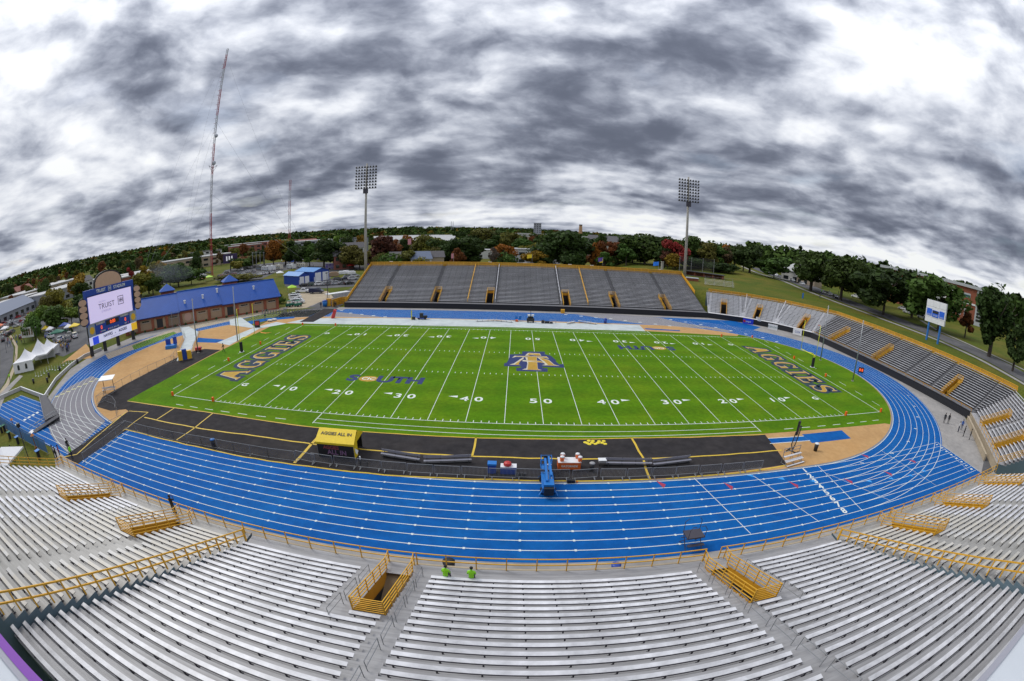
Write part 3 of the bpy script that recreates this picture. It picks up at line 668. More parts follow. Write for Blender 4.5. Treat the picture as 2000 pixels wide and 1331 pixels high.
        for x, sg in ((s0, 1), (s1, -1)):
            up = MB(); k = 12
            for i in range(k):
                a = t0+(T-t0)*i/k; b = t0+(T-t0)*(i+1)/k
                up.face([(x,a,max(zt(a)-.95,-.1)),(x,b,max(zt(b)-.95,-.1)),(x,b,zt(b)+.06),(x,a,zt(a)+.06)])
            up.build('side_panel', YELP, root)
            lo = MB(); lo.face([(x,t0,-.2),(x,T,-.2),(x,T,zt(T)-.9),(x,t0,zt(t0)-.9)]); lo.build('lower_wall', PAD_SHADE, root)
        bk = MB(); bk.face([(s0,T,-.2),(s1,T,-.2),(s1,T,zt(T)-.6),(s0,T,zt(T)-.6)]); bk.build('dark_opening', PAD_SHADE, root)  # black sheet painted for the dark opening under the rows
        lt = MB(); lt.face([(s0,T-.0,zt(T)-.7),(s1,T,zt(T)-.7),(s1,T,zt(T)+.02),(s0,T,zt(T)+.02)]); lt.build('lintel', YELP, root)
        for x in (s0-.03, s1+.03):
            for i in range(nr):
                h = 1.07*(1-i/nr); mb = MB(); mb.bar((x,t0,zt(t0)+h), (x,S_.sb-S_.run+fr,S_.F0+h), .05); mb.bar((x,S_.sb-S_.run+fr,S_.F0+h), (x,T,zt(T)+h), .05); mb.build('rail', YEL, root)
            for i in range(6):
                t = t0+(T-t0)*i/5; mb = MB(); mb.box(x-.03, x+.03, t-.03, t+.03, zt(t)-.05, zt(t)+1.1); mb.build('post', YEL, root)
        for i in range(8 if not far else 4):
            z = zt(T)+1.07-(1.15 if not far else 1.0)*i/(7 if not far else 3); mb = MB(); mb.bar((s0,T,z), (s1,T,z), .045 if not far else .08); mb.build('bar', YEL, root)
        if not far:
            for x, q in ((s0, -.75), (s1, .75)):
                for i in range(3): mb = MB(); h = 1.07-.36*i; mb.bar((x,t0,S_.F0+h), (x+q*.0,t0-.7,S_.F0+h), .045); mb.build('rail', YEL, root)
                mb = MB(); mb.box(x-.03,x+.03,t0-.73,t0-.67,S_.F0,S_.F0+1.1); mb.build('post', YEL, root)
        return root
# ---- the home stand, seen from its roof
HOME = 'aluminium bleacher sections of the home stand'
home = Stand((0,-50.5), (0,-1), 1.47, .334, .765, 1.44, front=TANW, group=HOME)
wing = Stand((0,-50.5), (0,-1), 1.55, .358, .765, 1.44, seat=ALU_W, deck=DECKW, front=TANW, group=HOME)
V1 = (9.7, 11.4); V2 = (-11.4, -9.7)
home.section('clean aluminium bleacher section between the two middle aisles, with two seated stewards', -8.42, 8.42, 26, ends=(False, False))
home.section('silver bleacher section between the left yellow stair opening and the sloping divider rail', 8.42, 22.35, 26, voms=[(*V1, 8, False)], aisles=[(8.42, 9.75, 0), (11.4, 13.0, 0, 9)], ends=(False, False))
home.section('silver bleacher section between the right yellow stair opening and the sloping divider rail', -22.1, -8.42, 26, voms=[(*V2, 8, False)], aisles=[(-9.75, -8.42, 0), (-13.05, -11.4, 0, 9)], ends=(False, False))
home.stairwell('yellow railed stair opening with brown ramp left of the seated stewards', *V1, 8, 'yellow stair openings in the home stand'); home.stairwell('yellow railed stair opening right of the middle section, beside the gap in the front rail', *V2, 8, 'yellow stair openings in the home stand')
wl = wing.section('weathered cream and white bleacher section just beyond the left divider rail', 22.5, 34.6, 27, voms=[(28.2, 29.9, 8, False)], aisles=[(26.6, 28.2, 8), (29.9, 30.9, 0, 8)], ends=(True, False))
wing.section('bleacher section at the far left end of the home stand above the tunnel corner', 34.6, 51.6, 27, voms=[(38.2, 39.9, 8, False)], aisles=[(39.9, 41.5, 8)], ends=(False, True), seat=ALU)
wing.section('pale bleacher section just beyond the right divider rail', -34.6, -22.25, 27, voms=[(-29.8, -28.1, 8, False)], aisles=[(-28.1, -26.6, 8), (-31.0, -29.8, 0, 8)], ends=(False, True))
wing.section('bleacher section at the right end of the home stand next to the vehicle ramp', -56.5, -34.6, 27, voms=[(-39.5, -37.8, 8, False), (-51.2, -49.4, 8, False)], aisles=[(-41.1, -39.5, 8), (-49.4, -48.0, 8)], ends=(True, False), seat=ALU)
SW = 'yellow stair openings in the home stand'
wing.stairwell('yellow railed stair opening in the left wing nearer the divider rail', 28.2, 29.9, 8, SW); wing.stairwell('yellow railed stair opening in the left wing nearest the far end', 38.2, 39.9, 8, SW)
wing.stairwell('yellow railed stair opening in the right wing nearer the divider rail', -29.8, -28.1, 8, SW); wing.stairwell('second yellow stair opening of the right wing, halfway to the corner', -39.5, -37.8, 8, SW); wing.stairwell('last yellow stair opening of the right wing by the vehicle ramp', -51.2, -49.4, 8, SW)
def slope_pts(st, s, k0, k1): fr = st.run*.48; return [(s, st.sb-st.run+fr+k*st.run, st.F(k)+.02) for k in (k0, k1)]
wing.railing('long yellow sloping divider rail on the blue-grey wall, left side', 'divider_railing', [(22.42, .95, 1.6)]+slope_pts(wing, 22.42, 0, 27), nr=2, post=1.15, r=.04)
wing.railing('long yellow sloping divider rail on the blue-grey wall, right side', 'divider_railing', [(-22.18, .95, 1.6)]+slope_pts(wing, -22.18, 0, 27), nr=2, post=1.15, r=.04)
FR = 'yellow front rails of the home stand'
home.railing('yellow two-bar front rail along the home straight', 'front_railing', [(52, .12, 1.48), (-9.8, .12, 1.48)], nr=2, post=1.95, group=FR)
home.railing('yellow two-bar front rail right of the gap by the press platform', 'front_railing', [(-11.0, .12, 1.48), (-57, .12, 1.48)], nr=2, post=1.95, group=FR)
wing.railing('yellow three-bar rail across the left end of the home stand', 'end_railing', [(51.7, .1, 1.5)]+slope_pts(wing, 51.7, 0, 16), nr=3, post=1.5)
# grey handrail hoops on the two aisles
def hoop(st, s, k, label):
    root = thing('aisle_handrail', label, 'handrail', st.P0, st.rz, 'grey handrail hoops in the home stand aisles'); fr = st.run*.48
    t0 = st.sb-st.run+fr+k*st.run+.2; t1 = t0+2.4*st.run; z0 = st.F(k); z1 = st.F(k+2)
    for t, z in ((t0, z0), (t1, z1)): mb = MB(); mb.tube((s,t,z), (s,t,z+.95), .022, k=6); mb.build('post', GREYR, root)
    for h in (.95, .5): mb = MB(); mb.tube((s,t0,z0+h), (s,t1,z1+h), .02, k=6); mb.build('rail', GREYR, root)
NTH = ['lowest', 'second', 'third', 'fourth', 'fifth', 'sixth', 'seventh', 'top']
for i in range(7): hoop(home, 8.95, 3*i, f'grey handrail hoop on the left aisle, {NTH[i]} from the front'); hoop(home, -8.95, 3*i, f'grey handrail hoop on the right aisle, {NTH[i]} from the front')
for i in range(3): hoop(home, 12.2, 1+3*i, f'grey handrail hoop on the far side of the left stair opening, {NTH[i]} from the front'); hoop(home, -12.2, 1+3*i, f'grey handrail hoop on the far side of the right stair opening, {NTH[i]} from the front')
# ---- the far stand
FARG = 'dull grey bleacher sections of the far stand'
far = Stand((0,49.0), (0,1), 1.45, .2735, .765, 2.3, seat=ALU_F, deck=DECKF, low=True, front=PAD_SHADE, group=FARG)
fx = lambda u, v: G(u, v, 1.5).x
FV = [fx(746,590), fx(848,591), fx(955,594), fx(1108,598), fx(1205,602), fx(1309,608)]
FVN = ['leftmost', 'second from left', 'third, beside the white handrail', 'fourth, beside the white handrail', 'fifth from left', 'rightmost']
cutsx = [-53.4, FV[0]-.9, FV[1]-.9, FV[2]+1.6, FV[3]-1.6, FV[4]+.9, FV[5]+.9, 53.0]
FNM = ['at its left end by the sloping yellow rail', 'between the first and second stair openings', 'left of the centre, crossed by a yellow rail', 'in its wide middle between the white handrails', 'right of the centre, crossed by a yellow rail', 'between the fifth and sixth stair openings', 'at its right end next to the pale corner seats']
for i in range(7):
    a, b = cutsx[i], cutsx[i+1]; vs = [(v-.95, v+.95, 9, False) for v in FV if a-1 < v < b+1]
    ai = [(a, a+.6, 0), (b-.6, b, 0)]
    vs = [(max(v[0], a), min(v[1], b), v[2], v[3]) for v in vs if min(v[1], b)-max(v[0], a) > .2]
    far.section('grey far-stand bleacher section '+FNM[i], a, b, 31, voms=vs, aisles=ai, ends=(i == 0, i == 6))
for v, nm in zip(FV, FVN): far.stairwell('yellow stair opening in the far stand, '+nm, v-.95, v+.95, 9, 'yellow stair openings in the far stand', nr=3, far=True, t0=1.2)
RP_ = mat('orange_screen', (.42,.22,.02), .7, var=.15, vscale=.6)
Tf = far.sb-far.run+far.run*.48+31*far.run
far.railing('long yellow screened rail along the back of the far stand', 'rear_fence', [(-53.4, Tf, far.F(30)), (53, Tf, far.F(30))], h=1.45, nr=2, post=2.5, panel=RP_, r=.05)
far.railing('yellow rail sloping down the left end of the far stand', 'end_railing', [(-53.4, 1.2, 1.5), (-53.4, 2.3, 1.5), (-53.4, Tf, far.F(30))], nr=3, post=1.6, panel=YELP, r=.05)
far.railing('yellow rail sloping down the right end of the far stand', 'end_railing', [(53.0, far.sb+13*far.run, far.F(14)), (53.0, Tf, far.F(30))], nr=3, post=1.6, panel=YELP, r=.05)
far.railing('low orange rail at the left front corner of the far stand', 'corner_railing', [(-57.4, .2, 0), (-56.5, 4.6, 0), (-53.6, 4.8, .3)], h=2.2, nr=4, post=1.5, panel=RP_, r=.05)
for nm, u0, v0, u1 in (('left', 910, 596, 925), ('right', 1153, 603, 1136)):
    x = G(u0, v0, 1.5).x; far.railing(f'single yellow rail climbing the {nm} half of the far stand', 'aisle_railing', [(x, far.sb, 1.7), (x, Tf, far.F(30)+.1)], h=.95, nr=2, post=2.4, r=.05)
for nm, x in (('left', FV[2]+1.6), ('right', FV[3]-1.6)): far.railing(f'white handrail climbing beside the {nm} middle aisle of the far stand', 'aisle_railing', [(x, far.sb, 1.7), (x, Tf, far.F(30)+.1)], h=.9, nr=1, post=2.2, r=.05, m=mat('white_steel', (.7,.7,.72), .4))
# ---- three pale sections round the corner, then the end stand, then the diagonal behind the ramp
WS = MATS['white_steel']
def facet(A, B): A, B = Vector((*A, 0)), Vector((*B, 0)); d = (B-A).normalized(); return d, Vector((-d.y, d.x, 0)), (B-A).length
CG = 'pale bleacher sections round the far corner'
V = [(53.0, 49.0), (62.5, 44.6), (70.2, 38.2), (77.4, 27.6), (77.4, -31.0)]
ang = [math.atan2(b[1]-a[1], b[0]-a[0]) for a, b in zip(V, V[1:])]
mit = [0]+[math.tan((ang[i]-ang[i+1])/2) for i in range(3)]
CN = ['next to the far stand', 'in the middle of the curve', 'before the end stand']
for i in range(3):
    d, n, L_ = facet(V[i], V[i+1]); st = Stand(V[i], n, 1.45, .33, .765, 2.2, seat=ALU_P, deck=DECKP, low=True, front=PAD_SHADE, group=CG)
    q = L_*(.45, .42, .66)[i]; st.section('pale corner bleacher section '+CN[i], 0, L_, 15, ml=mit[i] if i else 0.10, mr=mit[i+1], voms=[(q-.9, q+.9, 8, False)], aisles=[(0, .55, 0), (L_-.55, L_, 0)], ends=(False, False))
    st.stairwell('yellow stair opening in the pale corner section '+CN[i], q-.9, q+.9, 8, 'yellow stair openings in the corner', nr=3, far=True, t0=1.2)
    Tc = st.sb-st.run+st.run*.48+15*st.run
    st.railing('yellow screened rail behind the pale corner section '+CN[i], 'rear_fence', [(-mit[i]*Tc-.6*(i == 0), Tc, st.F(14)), (L_+mit[i+1]*Tc, Tc, st.F(14))], h=1.2, nr=2, post=2.5, panel=RP_, r=.05, group='yellow screened rails behind the corner sections')
    if i: st.railing('white handrail left of the pale corner section '+CN[i], 'aisle_railing', [(.3, st.sb, 1.8), (.3-mit[i]*Tc*.98, Tc-.5, st.F(14)+.1)], h=.95, nr=1, post=2.0, r=.045, m=WS)
EG = 'dark-gapped bleacher sections of the end stand'
end = Stand((77.4, 0), (1, 0), 1.45, .33, .765, 2.0, seat=ALU, deck=DECKF, low=True, front=PAD_SHADE, group=EG)
bs = [-27.6, -13.6, -2.2, 9.8, 18.5, 32.3]     # s = -y
EN = ['nearest the pale corner', 'behind the right goalpost', 'below the white and blue scoreboard', 'with a barred stair opening on its near side', 'beside the diagonal corner']
ev = {0: [(-20.6, -18.8, 8, False)], 2: [(-2.2, -.5, 8, False)], 3: [], 4: [(22.2, 24.0, 8, False)]}
for i in range(5):
    a, b = bs[i], bs[i+1]; end.section('end-stand bleacher section '+EN[i], a, b, 15, ml=mit[3] if i == 0 else 0, mr=.414 if i == 4 else 0, voms=ev.get(i, []), aisles=[(a, a+.45, 0), (b-.45, b, 0)], ends=(False, False))
for (a, b), nm in (((-20.6, -18.8), 'nearest the pale corner'), ((-2.2, -.5), 'halfway along'), ((22.2, 24.0), 'near the diagonal corner')): end.stairwell('yellow barred stair opening in the end stand '+nm, a, b, 8, 'yellow stair openings in the end stand', nr=5, far=True, t0=1.2)
Te = end.sb-end.run+end.run*.48+15*end.run
end.railing('long yellow screened rail along the back of the end stand', 'rear_fence', [(bs[0]-mit[3]*Te, Te, end.F(14)), (32.3+.41*Te, Te, end.F(14))], h=1.25, nr=2, post=2.4, panel=RP_, r=.05)
end.railing('tan lower rail on the front edge of the end stand', 'front_railing', [(-27.4, .15, 1.46), (32.3, .15, 1.46)], h=.5, nr=1, post=3.0, m=YELP, r=.035)
diag = Stand((77.35, -32.35), (.707, -.707), 1.35, .33, .765, 1.7, seat=ALU, deck=DECK, low=True, front=TANW, group='bleacher sections of the diagonal corner by the ramp')
diag.section('diagonal bleacher section next to the end stand, pale grey', 0, 9.5, 15, ml=.414, voms=[(5.2, 7.0, 8, False)], aisles=[(8.9, 9.5, 0)], ends=(False, False)); diag.section('diagonal bleacher section next to the home stand, behind the vehicle ramp', 9.5, 23.5, 15, voms=[(15.6, 17.4, 8, False)], aisles=[(9.5, 10, 0)], ends=(False, True))
for a, nm in ((5.2, 'next to the end stand'), (15.6, 'next to the home stand')): diag.stairwell('yellow barred stair opening in the diagonal corner '+nm, a, a+1.8, 8, 'yellow stair openings in the diagonal corner', nr=5, far=True, t0=1.0)
diag.railing('yellow handrail along the front of the diagonal corner', 'front_railing', [(8, .1, 1.36), (23.5, .1, 1.36)], nr=2, post=2.0)
diag.railing('yellow handrail closing the end of the diagonal corner beside the home stand', 'end_railing', [(23.6, .1, 1.36), (23.6, 12.3, 6.3)], nr=4, post=1.4, panel=None)
rw = thing('ramp_wall', 'tan concrete wall on the pitch side of the vehicle ramp', 'wall')
a, b = Vector((75.4,-33.0,0)), Vector((62.4,-45.6,0)); mb = MB(); mb.bar(a+Vector((0,0,.5)), b+Vector((0,0,.5)), .3, 1.0); mb.build('wall', TANW, rw)
mb = MB(); mb.bar(a+Vector((0,0,1.02)), b+Vector((0,0,1.02)), .45, .06); mb.build('coping', TANW, rw)
struct(sheet('ramp_floor', [(75.4,-32.8),(77.0,-33.2),(60.5,-49.8),(57,-50.4),(57,-48.2),(62,-45.8)], MATS['asphalt'], .012))
# press box roof just below the camera
pb = thing('press_box', 'pale roof edge of the press box at the bottom corners of the view', 'building', (CAM_LOC.x, -72.1, 0), math.radians(2.2))
mb = MB(); mb.box(-46, 46, -7.5, 0, 20.35, 20.6); mb.build('roof', mat('roof_membrane', (.50,.53,.56), .6, var=.10, vscale=.6), pb)
mb = MB(); mb.box(-46, 46, .0, .05, 20.30, 20.62); mb.build('gutter', mat('gutter_grey', (.30,.30,.34), .4), pb)
mb = MB(); mb.box(-46, -.6, .05, .12, 20.36, 20.63); mb.build('trim_strip', mat('purple_trim', (.17,.03,.32), .5), pb)
mb = MB(); mb.box(-46, 46, -7.4, -.35, 10.8, 20.35); mb.build('wall', FASCIA, pb)
mb = MB(); mb.box(-46, 46, -.5, -.34, 11.2, 14); mb.build('window_band', mat('dark_glass', (.01,.012,.018), .08), pb)
# ------------------------------------------------------------------ common colours
WH = mat('white_gloss', (.72,.73,.74), .4, var=.05, vscale=.8); BLK = mat('black_plastic', (.018,.018,.02), .5); GREY = mat('mid_grey', (.30,.30,.31), .6)
BLUE = mat('royal_blue', (.012,.055,.32), .45); BLUEROOF = mat('blue_roof', (.010,.075,.34), .55, var=.10, vscale=.25, spec=.3); LIFTB = mat('lift_blue', (.01,.16,.50), .45)
RED = mat('red_plastic', (.48,.03,.03), .5); ORG = mat('orange_plastic', (.68,.13,.02), .5); BRICK = mat('brick', (.27,.085,.045), .85, var=.25, vscale=1.4, bump=.3, bscale=18)
TANP = mat('tan_panel', (.36,.25,.16), .75, var=.08, vscale=.7); GLASS = mat('window_glass', (.02,.025,.03), .08, spec=.8); CONC = mat('pole_concrete', (.34,.32,.28), .8, var=.12, vscale=.4)
RUB = mat('rubber', (.012,.012,.012), .8); WOOD = mat('wood', (.16,.09,.045), .8, var=.2, vscale=3); DGREEN = mat('dark_green_cloth', (.01,.13,.08), .7); LIME = mat('lime_cloth', (.36,.62,.02), .6)
GOALY = mat('goal_yellow', (.72,.74,.02), .35); YCL = mat('yellow_canopy', (.78,.56,.01), .55, var=.06, vscale=2); LEDP = mat('led_panel', (.62,.55,.80), .4, emit=.42); LEDB = mat('led_amber', (.85,.10,.02), .4, emit=.9)
CLOTHW = mat('tent_cloth', (.78,.78,.80), .65, var=.05, vscale=1.2, trans=.12)
def atom(name, label, cat, loc, mb, m, rz=0, group=None, part=None):
    """A thing made of one mesh."""
    o = mb.build(name, m, None); o.location = loc; o.rotation_euler.z = rz; return tag(o, label, cat, group)
# ---- floodlight towers
def flood(label, base, h):
    r = thing('floodlight_tower', label, 'floodlight', base, 0, 'floodlight towers behind the far stand')
    mb = MB(); mb.tube((0,0,-1),(0,0,h),.62,.30,k=14); mb.build('pole', CONC, r, True)
    lm = MB(); lm.lathe([(.10,.34),(.22,.28),(.36,0),(.34,-.08),(.12,-.1)], 10); me = lm.mesh('lamp', [mat('lamp_housing', (.05,.05,.055), .4)])
    me.transform(Matrix.Rotation(math.radians(115), 4, 'X'))
    for i in range(8):
        z = h-1.3-i*1.05; mb = MB(); mb.bar((-3.9,-.35,z-.25),(3.9,-.35,z-.25),.14); a = mb.build('crossarm', STEEL, r)
        for j in range(8): o = link('lamp', me, a); o.location = (-3.6+j*1.03, -.75, z+.05); o.rotation_euler.z = (j-3.5)*.05
    mb = MB(); mb.box(-.9,.9,-.75,-.55,h-10.6,h-9.0); mb.build('ballast_box', STEEL, r)
pl = AD(714, 470, 156); pr_ = AD(1341, 470, 158)
flood('tall grey floodlight tower behind the left end of the far stand', (pl.x, pl.y, 0), AD(717,320,156).z); flood('tall grey floodlight tower behind the right end of the far stand', (pr_.x, pr_.y, 4), AD(1344,346,158).z-4)
# ---- radio masts
def mast(label, base, h, w, bands, platform=True):
    r = thing('radio_mast', label, 'mast', base); RM = mat('mast_red', (.35,.025,.04), .6); WM = mat('mast_white', (.42,.42,.45), .6)
    z = 0
    for f, c in bands:
        z1 = h*f; mb = MB(); c3 = [(w*math.cos(a), w*math.sin(a)) for a in (PI/2, PI*7/6, PI*11/6)]
        for x, y in c3: mb.bar((x,y,z),(x,y,z1),.16*w+.10)
        st = 2.6*w+1; n = max(1, int((z1-z)/st))
        for i in range(n):
            za, zb = z+(z1-z)*i/n, z+(z1-z)*(i+1)/n
            for k in range(3): p, q = c3[k], c3[(k+1)%3]; mb.bar((*p,za),(*q,zb),.07+.05*w); mb.bar((*p,zb),(*q,zb),.07+.05*w)
        mb.build('lattice_section', RM if c == 'r' else WM, r); z = z1
    return r
mb_ = G(415,540)
mst = mast('tall red and white guyed radio mast beyond the brick field house', (mb_.x, mb_.y, 0), 153.5, .75, [(.26,'r'),(.42,'w'),(.555,'r'),(.68,'w'),(.80,'r'),(.90,'w'),(.97,'r'),(1.,'w')])
for z, x, s in ((72, 1.7, 1.5), (90, 1.9, 1.3)):
    mb = MB(); mb.lathe([(s,0),(s*.95,.25),(s*.5,.6),(.15,.75)], 14); o = mb.build('dish', mat('dish_grey', (.34,.36,.40), .5), mst); o.location = (x, -1, z); o.rotation_euler = (math.radians(80), 0, .35)
mb = MB()
for a in range(3): t = a*2*PI/3+.3; mb.bar((0,0,69),(3.4*math.cos(t),3.4*math.sin(t),70.5),.2); mb.bar((0,0,66),(3.4*math.cos(t),3.4*math.sin(t),70.5),.14)
mb.build('antenna_frame', STEEL, mst)
for z in (52, 100, 148):
    for a in range(3):
        t = a*2*PI/3+.55; mb = MB(); mb.tube((0,0,z),(70*math.cos(t),70*math.sin(t),.3),.045,k=4); mb.build('guy_wire', GREYR, mst)
for i in range(22): mb = MB(); z = 76+i*3.3; mb.bar((-1.0,-.4,z),(-2.0,-.6,z),.16); mb.build('antenna_rung', RED if i % 3 else GREYR, mst)
b = AD(566, 462, 620); mast('slim pale lattice radio tower on the far hill', (b.x, b.y, 0), AD(568,352,620).z, 1.6, [(.3,'r'),(.5,'w'),(.7,'r'),(.85,'w'),(1,'r')])
for i, (u, nm) in enumerate(((881.5, 'left'), (885, 'right'))): b = AD(u, 446, 1500); mast(f'thin distant mast on the skyline, {nm} one of the pair', (b.x, b.y, 0), AD(u,433,1500).z, 1.4, [(1,'w')])
# ---- goalposts
def goal(label, x, sgn):
    r = thing('goalpost', label, 'goalpost', (x, .1, .03), 0, 'yellow goalposts')
    mb = MB(); mb.lathe([(.34,0),(.34,1.95),(.30,2.0)], 12); mb.build('pad', PAD_SHADE, r)
    mb = MB(); mb.lathe([(.55,0),(.55,.05)], 12); mb.build('base_plate', WH, r)
    mb = MB(); pts = [(0,0,1.9),(0,0,2.3)]+[(-sgn*1.9*(1-math.cos(t)), 0, 2.3+.75*math.sin(t)) for t in np.linspace(.2, PI/2, 6)]; mb.path(pts, .10, 8); mb.build('gooseneck', GOALY, r, True)
    mb = MB(); mb.tube((-sgn*1.9,-2.82,3.05),(-sgn*1.9,2.82,3.05),.085,k=8); mb.build('crossbar', GOALY, r, True)
    for y in (-2.82, 2.82): mb = MB(); mb.tube((-sgn*1.9,y,3.0),(-sgn*1.9,y,9.1),.055,k=8); mb.build('upright', GOALY, r, True); mb = MB(); mb.box(-sgn*1.9-.02,-sgn*1.9+.02,y,y+.9,9.05,9.15); mb.build('ribbon', ORG, r)
goal('yellow goalpost with black pad at the left end zone', -57.2, -1); goal('yellow goalpost with black pad at the right end zone', 57.0, 1)
for nm, (x, y, h) in (('left of the left goalpost', (-67.8,-2.3,11.2)), ('right of the left goalpost', (-63.8,7.85,12.0)), ('behind the right goalpost', (63.5,5.3,12.2)), ('on the track side of the right goalpost', (61.5,-9.1,12.0))):
    r = thing('net_pole', 'tall bare grey net pole '+nm, 'pole', (x, y, 0), 0, 'grey net poles behind the end zones'); mb = MB(); mb.tube((0,0,0),(0,0,h),.14,.09,k=8); mb.build('pole', GREYR, r, True); mb = MB(); mb.lathe([(.3,0),(.28,.12)], 10); mb.build('base', CONC, r); mb = MB(); mb.bar((0,-.4,h-.3),(0,.4,h-.3),.06); mb.build('pulley_arm', GREYR, r)
PY = MB(); PY.box(-.15,.15,-.15,.15,0,.62); PYM = PY.mesh('pylon', [mat('pylon_orange', (.85,.13,.01), .5, emit=.0)])
for nm, (x, y) in {'at the near left back corner': (-55.0,-24.5), 'on the near left goal line': (-45.9,-24.5), 'at the far left back corner': (-55,24.5), 'on the far left goal line': (-45.9,24.5), 'on the near right goal line': (45.9,-24.5), 'at the near right back corner': (55,-24.5), 'on the far right goal line': (45.9,24.5), 'at the far right back corner': (55,24.5), 'behind the left A of the end zone lettering': (-56.2,-6.1), 'behind the left end zone, far hash': (-56.2,6.1), 'behind the right end zone, far hash': (56.0,6.1), 'behind the right end zone, near hash': (56.0,-6.1)}.items():
    o = link('pylon', PYM); o.location = (x, y, .03); tag(o, 'small orange pylon '+nm, 'pylon', 'orange end zone pylons')
# ---- crowd barriers along the home sideline
def barrier_proto():
    r = thing('crowd_barrier', 'x', 'barrier', (0,0,0), 0, 'grey crowd barriers along the home sideline')
    mb = MB(); h = 1.12
    for a, b_ in (((-1.2,0,.22),(-1.2,0,h)),((1.2,0,.22),(1.2,0,h)),((-1.2,0,h),(1.2,0,h)),((-1.2,0,.22),(1.2,0,.22))): mb.tube(a, b_, .028, k=6)
    mb.build('frame', GREYR, r)
    pm = MB(); pm.tube((0,0,.22),(0,0,h),.011,k=4,cap=False); pm = pm.mesh('bar', [GREYR])
    for i in range(1, 20): o = link('bar', pm, r); o.location = (-1.2+.12*i, 0, 0)
    for x in (-.95, .95): mb = MB(); mb.bar((x,-.33,.02),(x,.33,.02),.05,.04); mb.bar((x,-.3,.03),(x,0,.25),.04); mb.bar((x,.3,.03),(x,0,.25),.04); mb.build('foot', GREYR, r)
    return freeze(r)
BAR = barrier_proto()
bp = [(590,900),(607,906),(650,914),(697,919),(745,923),(795,926),(848,929),(900,931),(955,935),(1007,937),(1060,938),(1112,936),(1170,936),(1222,937),(1272,933),(1318,932),(1363,929),(1407,925),(1448,920),(1486,917)]
WHERE = ['beside the yellow tape left of the yellow tent','in front of the left half of the yellow tent','in front of the right half of the yellow tent','just right of the yellow tent','left of the home team benches','before the first home bench','before the gap between the left home benches','before the second home bench','before the blue lidded bin','before the navy equipment table','left of the blue lift','behind the blue lift','before the orange drinks table','right of the drinks table','before the black trash bin','before the third home bench','at the middle of the right benches','before the fourth home bench','right of the last home bench','second last to the right','last before the bleacher frame']
for i, p in enumerate(bp[1:]):
    c = (Vector((*G2(*bp[i]),0))+Vector((*G2(*p),0)))/2; d = Vector((*G2(*p),0))-Vector((*G2(*bp[i]),0)); lab = 'grey steel crowd barrier '+WHERE[i]
    y = -36.62+RND.uniform(-.06,.06); rz = math.atan2(d.y, d.x)*.5+RND.uniform(-.02,.02)
    if i == 11: rz = .12
    if i == 0: BAR.location = (c.x, y, .03); BAR.rotation_euler.z = rz; BAR['label'] = lab
    else: dup(BAR, (c.x, y, .03), rz, lab)
# ---- light wire fence sections
def wire_fence(name, label, pts, h=1.2, post=3.0, group=None, z=.0, m=GREYR, mesh_=None):
    r = thing(name, label, 'fence', (0,0,0), 0, group); P = [Vector((p[0], p[1], z)) for p in pts]; mb = MB()
    for a, b_ in zip(P, P[1:]): mb.tube(a+Vector((0,0,h)), b_+Vector((0,0,h)), .025, k=5, cap=False); mb.tube(a+Vector((0,0,.1)), b_+Vector((0,0,.1)), .02, k=5, cap=False)
    mb.build('rail', m, r); pm = MB(); pm.tube((0,0,0),(0,0,h),.03,k=5); pm.bar((-.0,-.35,.02),(.0,.35,.02),.04); pm = pm.mesh('post', [m])
    for a, b_ in zip(P, P[1:]):
        n = max(1, round((b_-a).length/post))
        for i in range(n+1): o = link('post', pm, r); o.location = a+(b_-a)*i/n
    if mesh_:
        mb = MB()
        for a, b_ in zip(P, P[1:]): mb.face([a+Vector((0,0,.1)), b_+Vector((0,0,.1)), b_+Vector((0,0,h)), a+Vector((0,0,h))])
        mb.build('mesh_panel', mesh_, r)
    return r
def mesh_mat(name, col, alpha):
    m = bpy.data.materials.new(name); m.use_nodes = True; N, L = nodes_of(m.node_tree); out = N('ShaderNodeOutputMaterial'); p = N('ShaderNodeBsdfPrincipled'); p.inputs['Base Color'].default_value = (*col, 1); p.inputs['Roughness'].default_value = .7
    t = N('ShaderNodeBsdfTransparent'); mx = N('ShaderNodeMixShader'); mx.inputs[0].default_value = alpha; L(t.outputs[0], mx.inputs[1]); L(p.outputs[0], mx.inputs[2]); L(mx.outputs[0], out.inputs[0]); MATS[name] = m; return m
MESHG = mesh_mat('chain_link', (.24,.24,.25), .09); MESHB = mesh_mat('blue_windscreen', (.02,.15,.42), .82); NET = mesh_mat('cage_net', (.10,.10,.10), .22)
wire_fence('wire_fence', 'low grey wire fence between black mats and blue track, left part', [G2(*p) for p in ((245,838),(290,850),(340,861),(395,871),(458,883),(525,895),(578,902))], group=None, mesh_=MESHG)
wire_fence('wire_fence', 'grey wire fence on the black crossing mat at the left', [G2(*p) for p in ((138,884),(190,851),(240,825))], h=1.1, mesh_=MESHG); wire_fence('wire_fence', 'second grey wire fence on the black crossing mat, nearer the stand', [G2(*p) for p in ((165,902),(205,872),(250,836))], h=1.1, mesh_=MESHG)
wire_fence('wire_fence', 'curved wire fence where the black mat meets the sand', [G2(*p) for p in ((190,790),(205,784),(222,790),(229,800),(228,812))], h=1.3, post=1.6, mesh_=MESHG)
wire_fence('wire_fence', 'long wire fence between sand and black strip behind the left end zone', [G2(*p) for p in ((192,788),(240,755),(290,728),(340,706))], h=1.3, mesh_=MESHG)
wire_fence('wire_fence', 'wire fence beside the white walkway across the left bend', [G2(*p) for p in ((335,708),(355,680),(362,660),(350,643))], h=1.3, mesh_=MESHG); wire_fence('wire_fence', 'wire fence on the far side of the white walkway', [G2(*p) for p in ((372,700),(383,672),(390,650))], h=1.3, mesh_=MESHG)
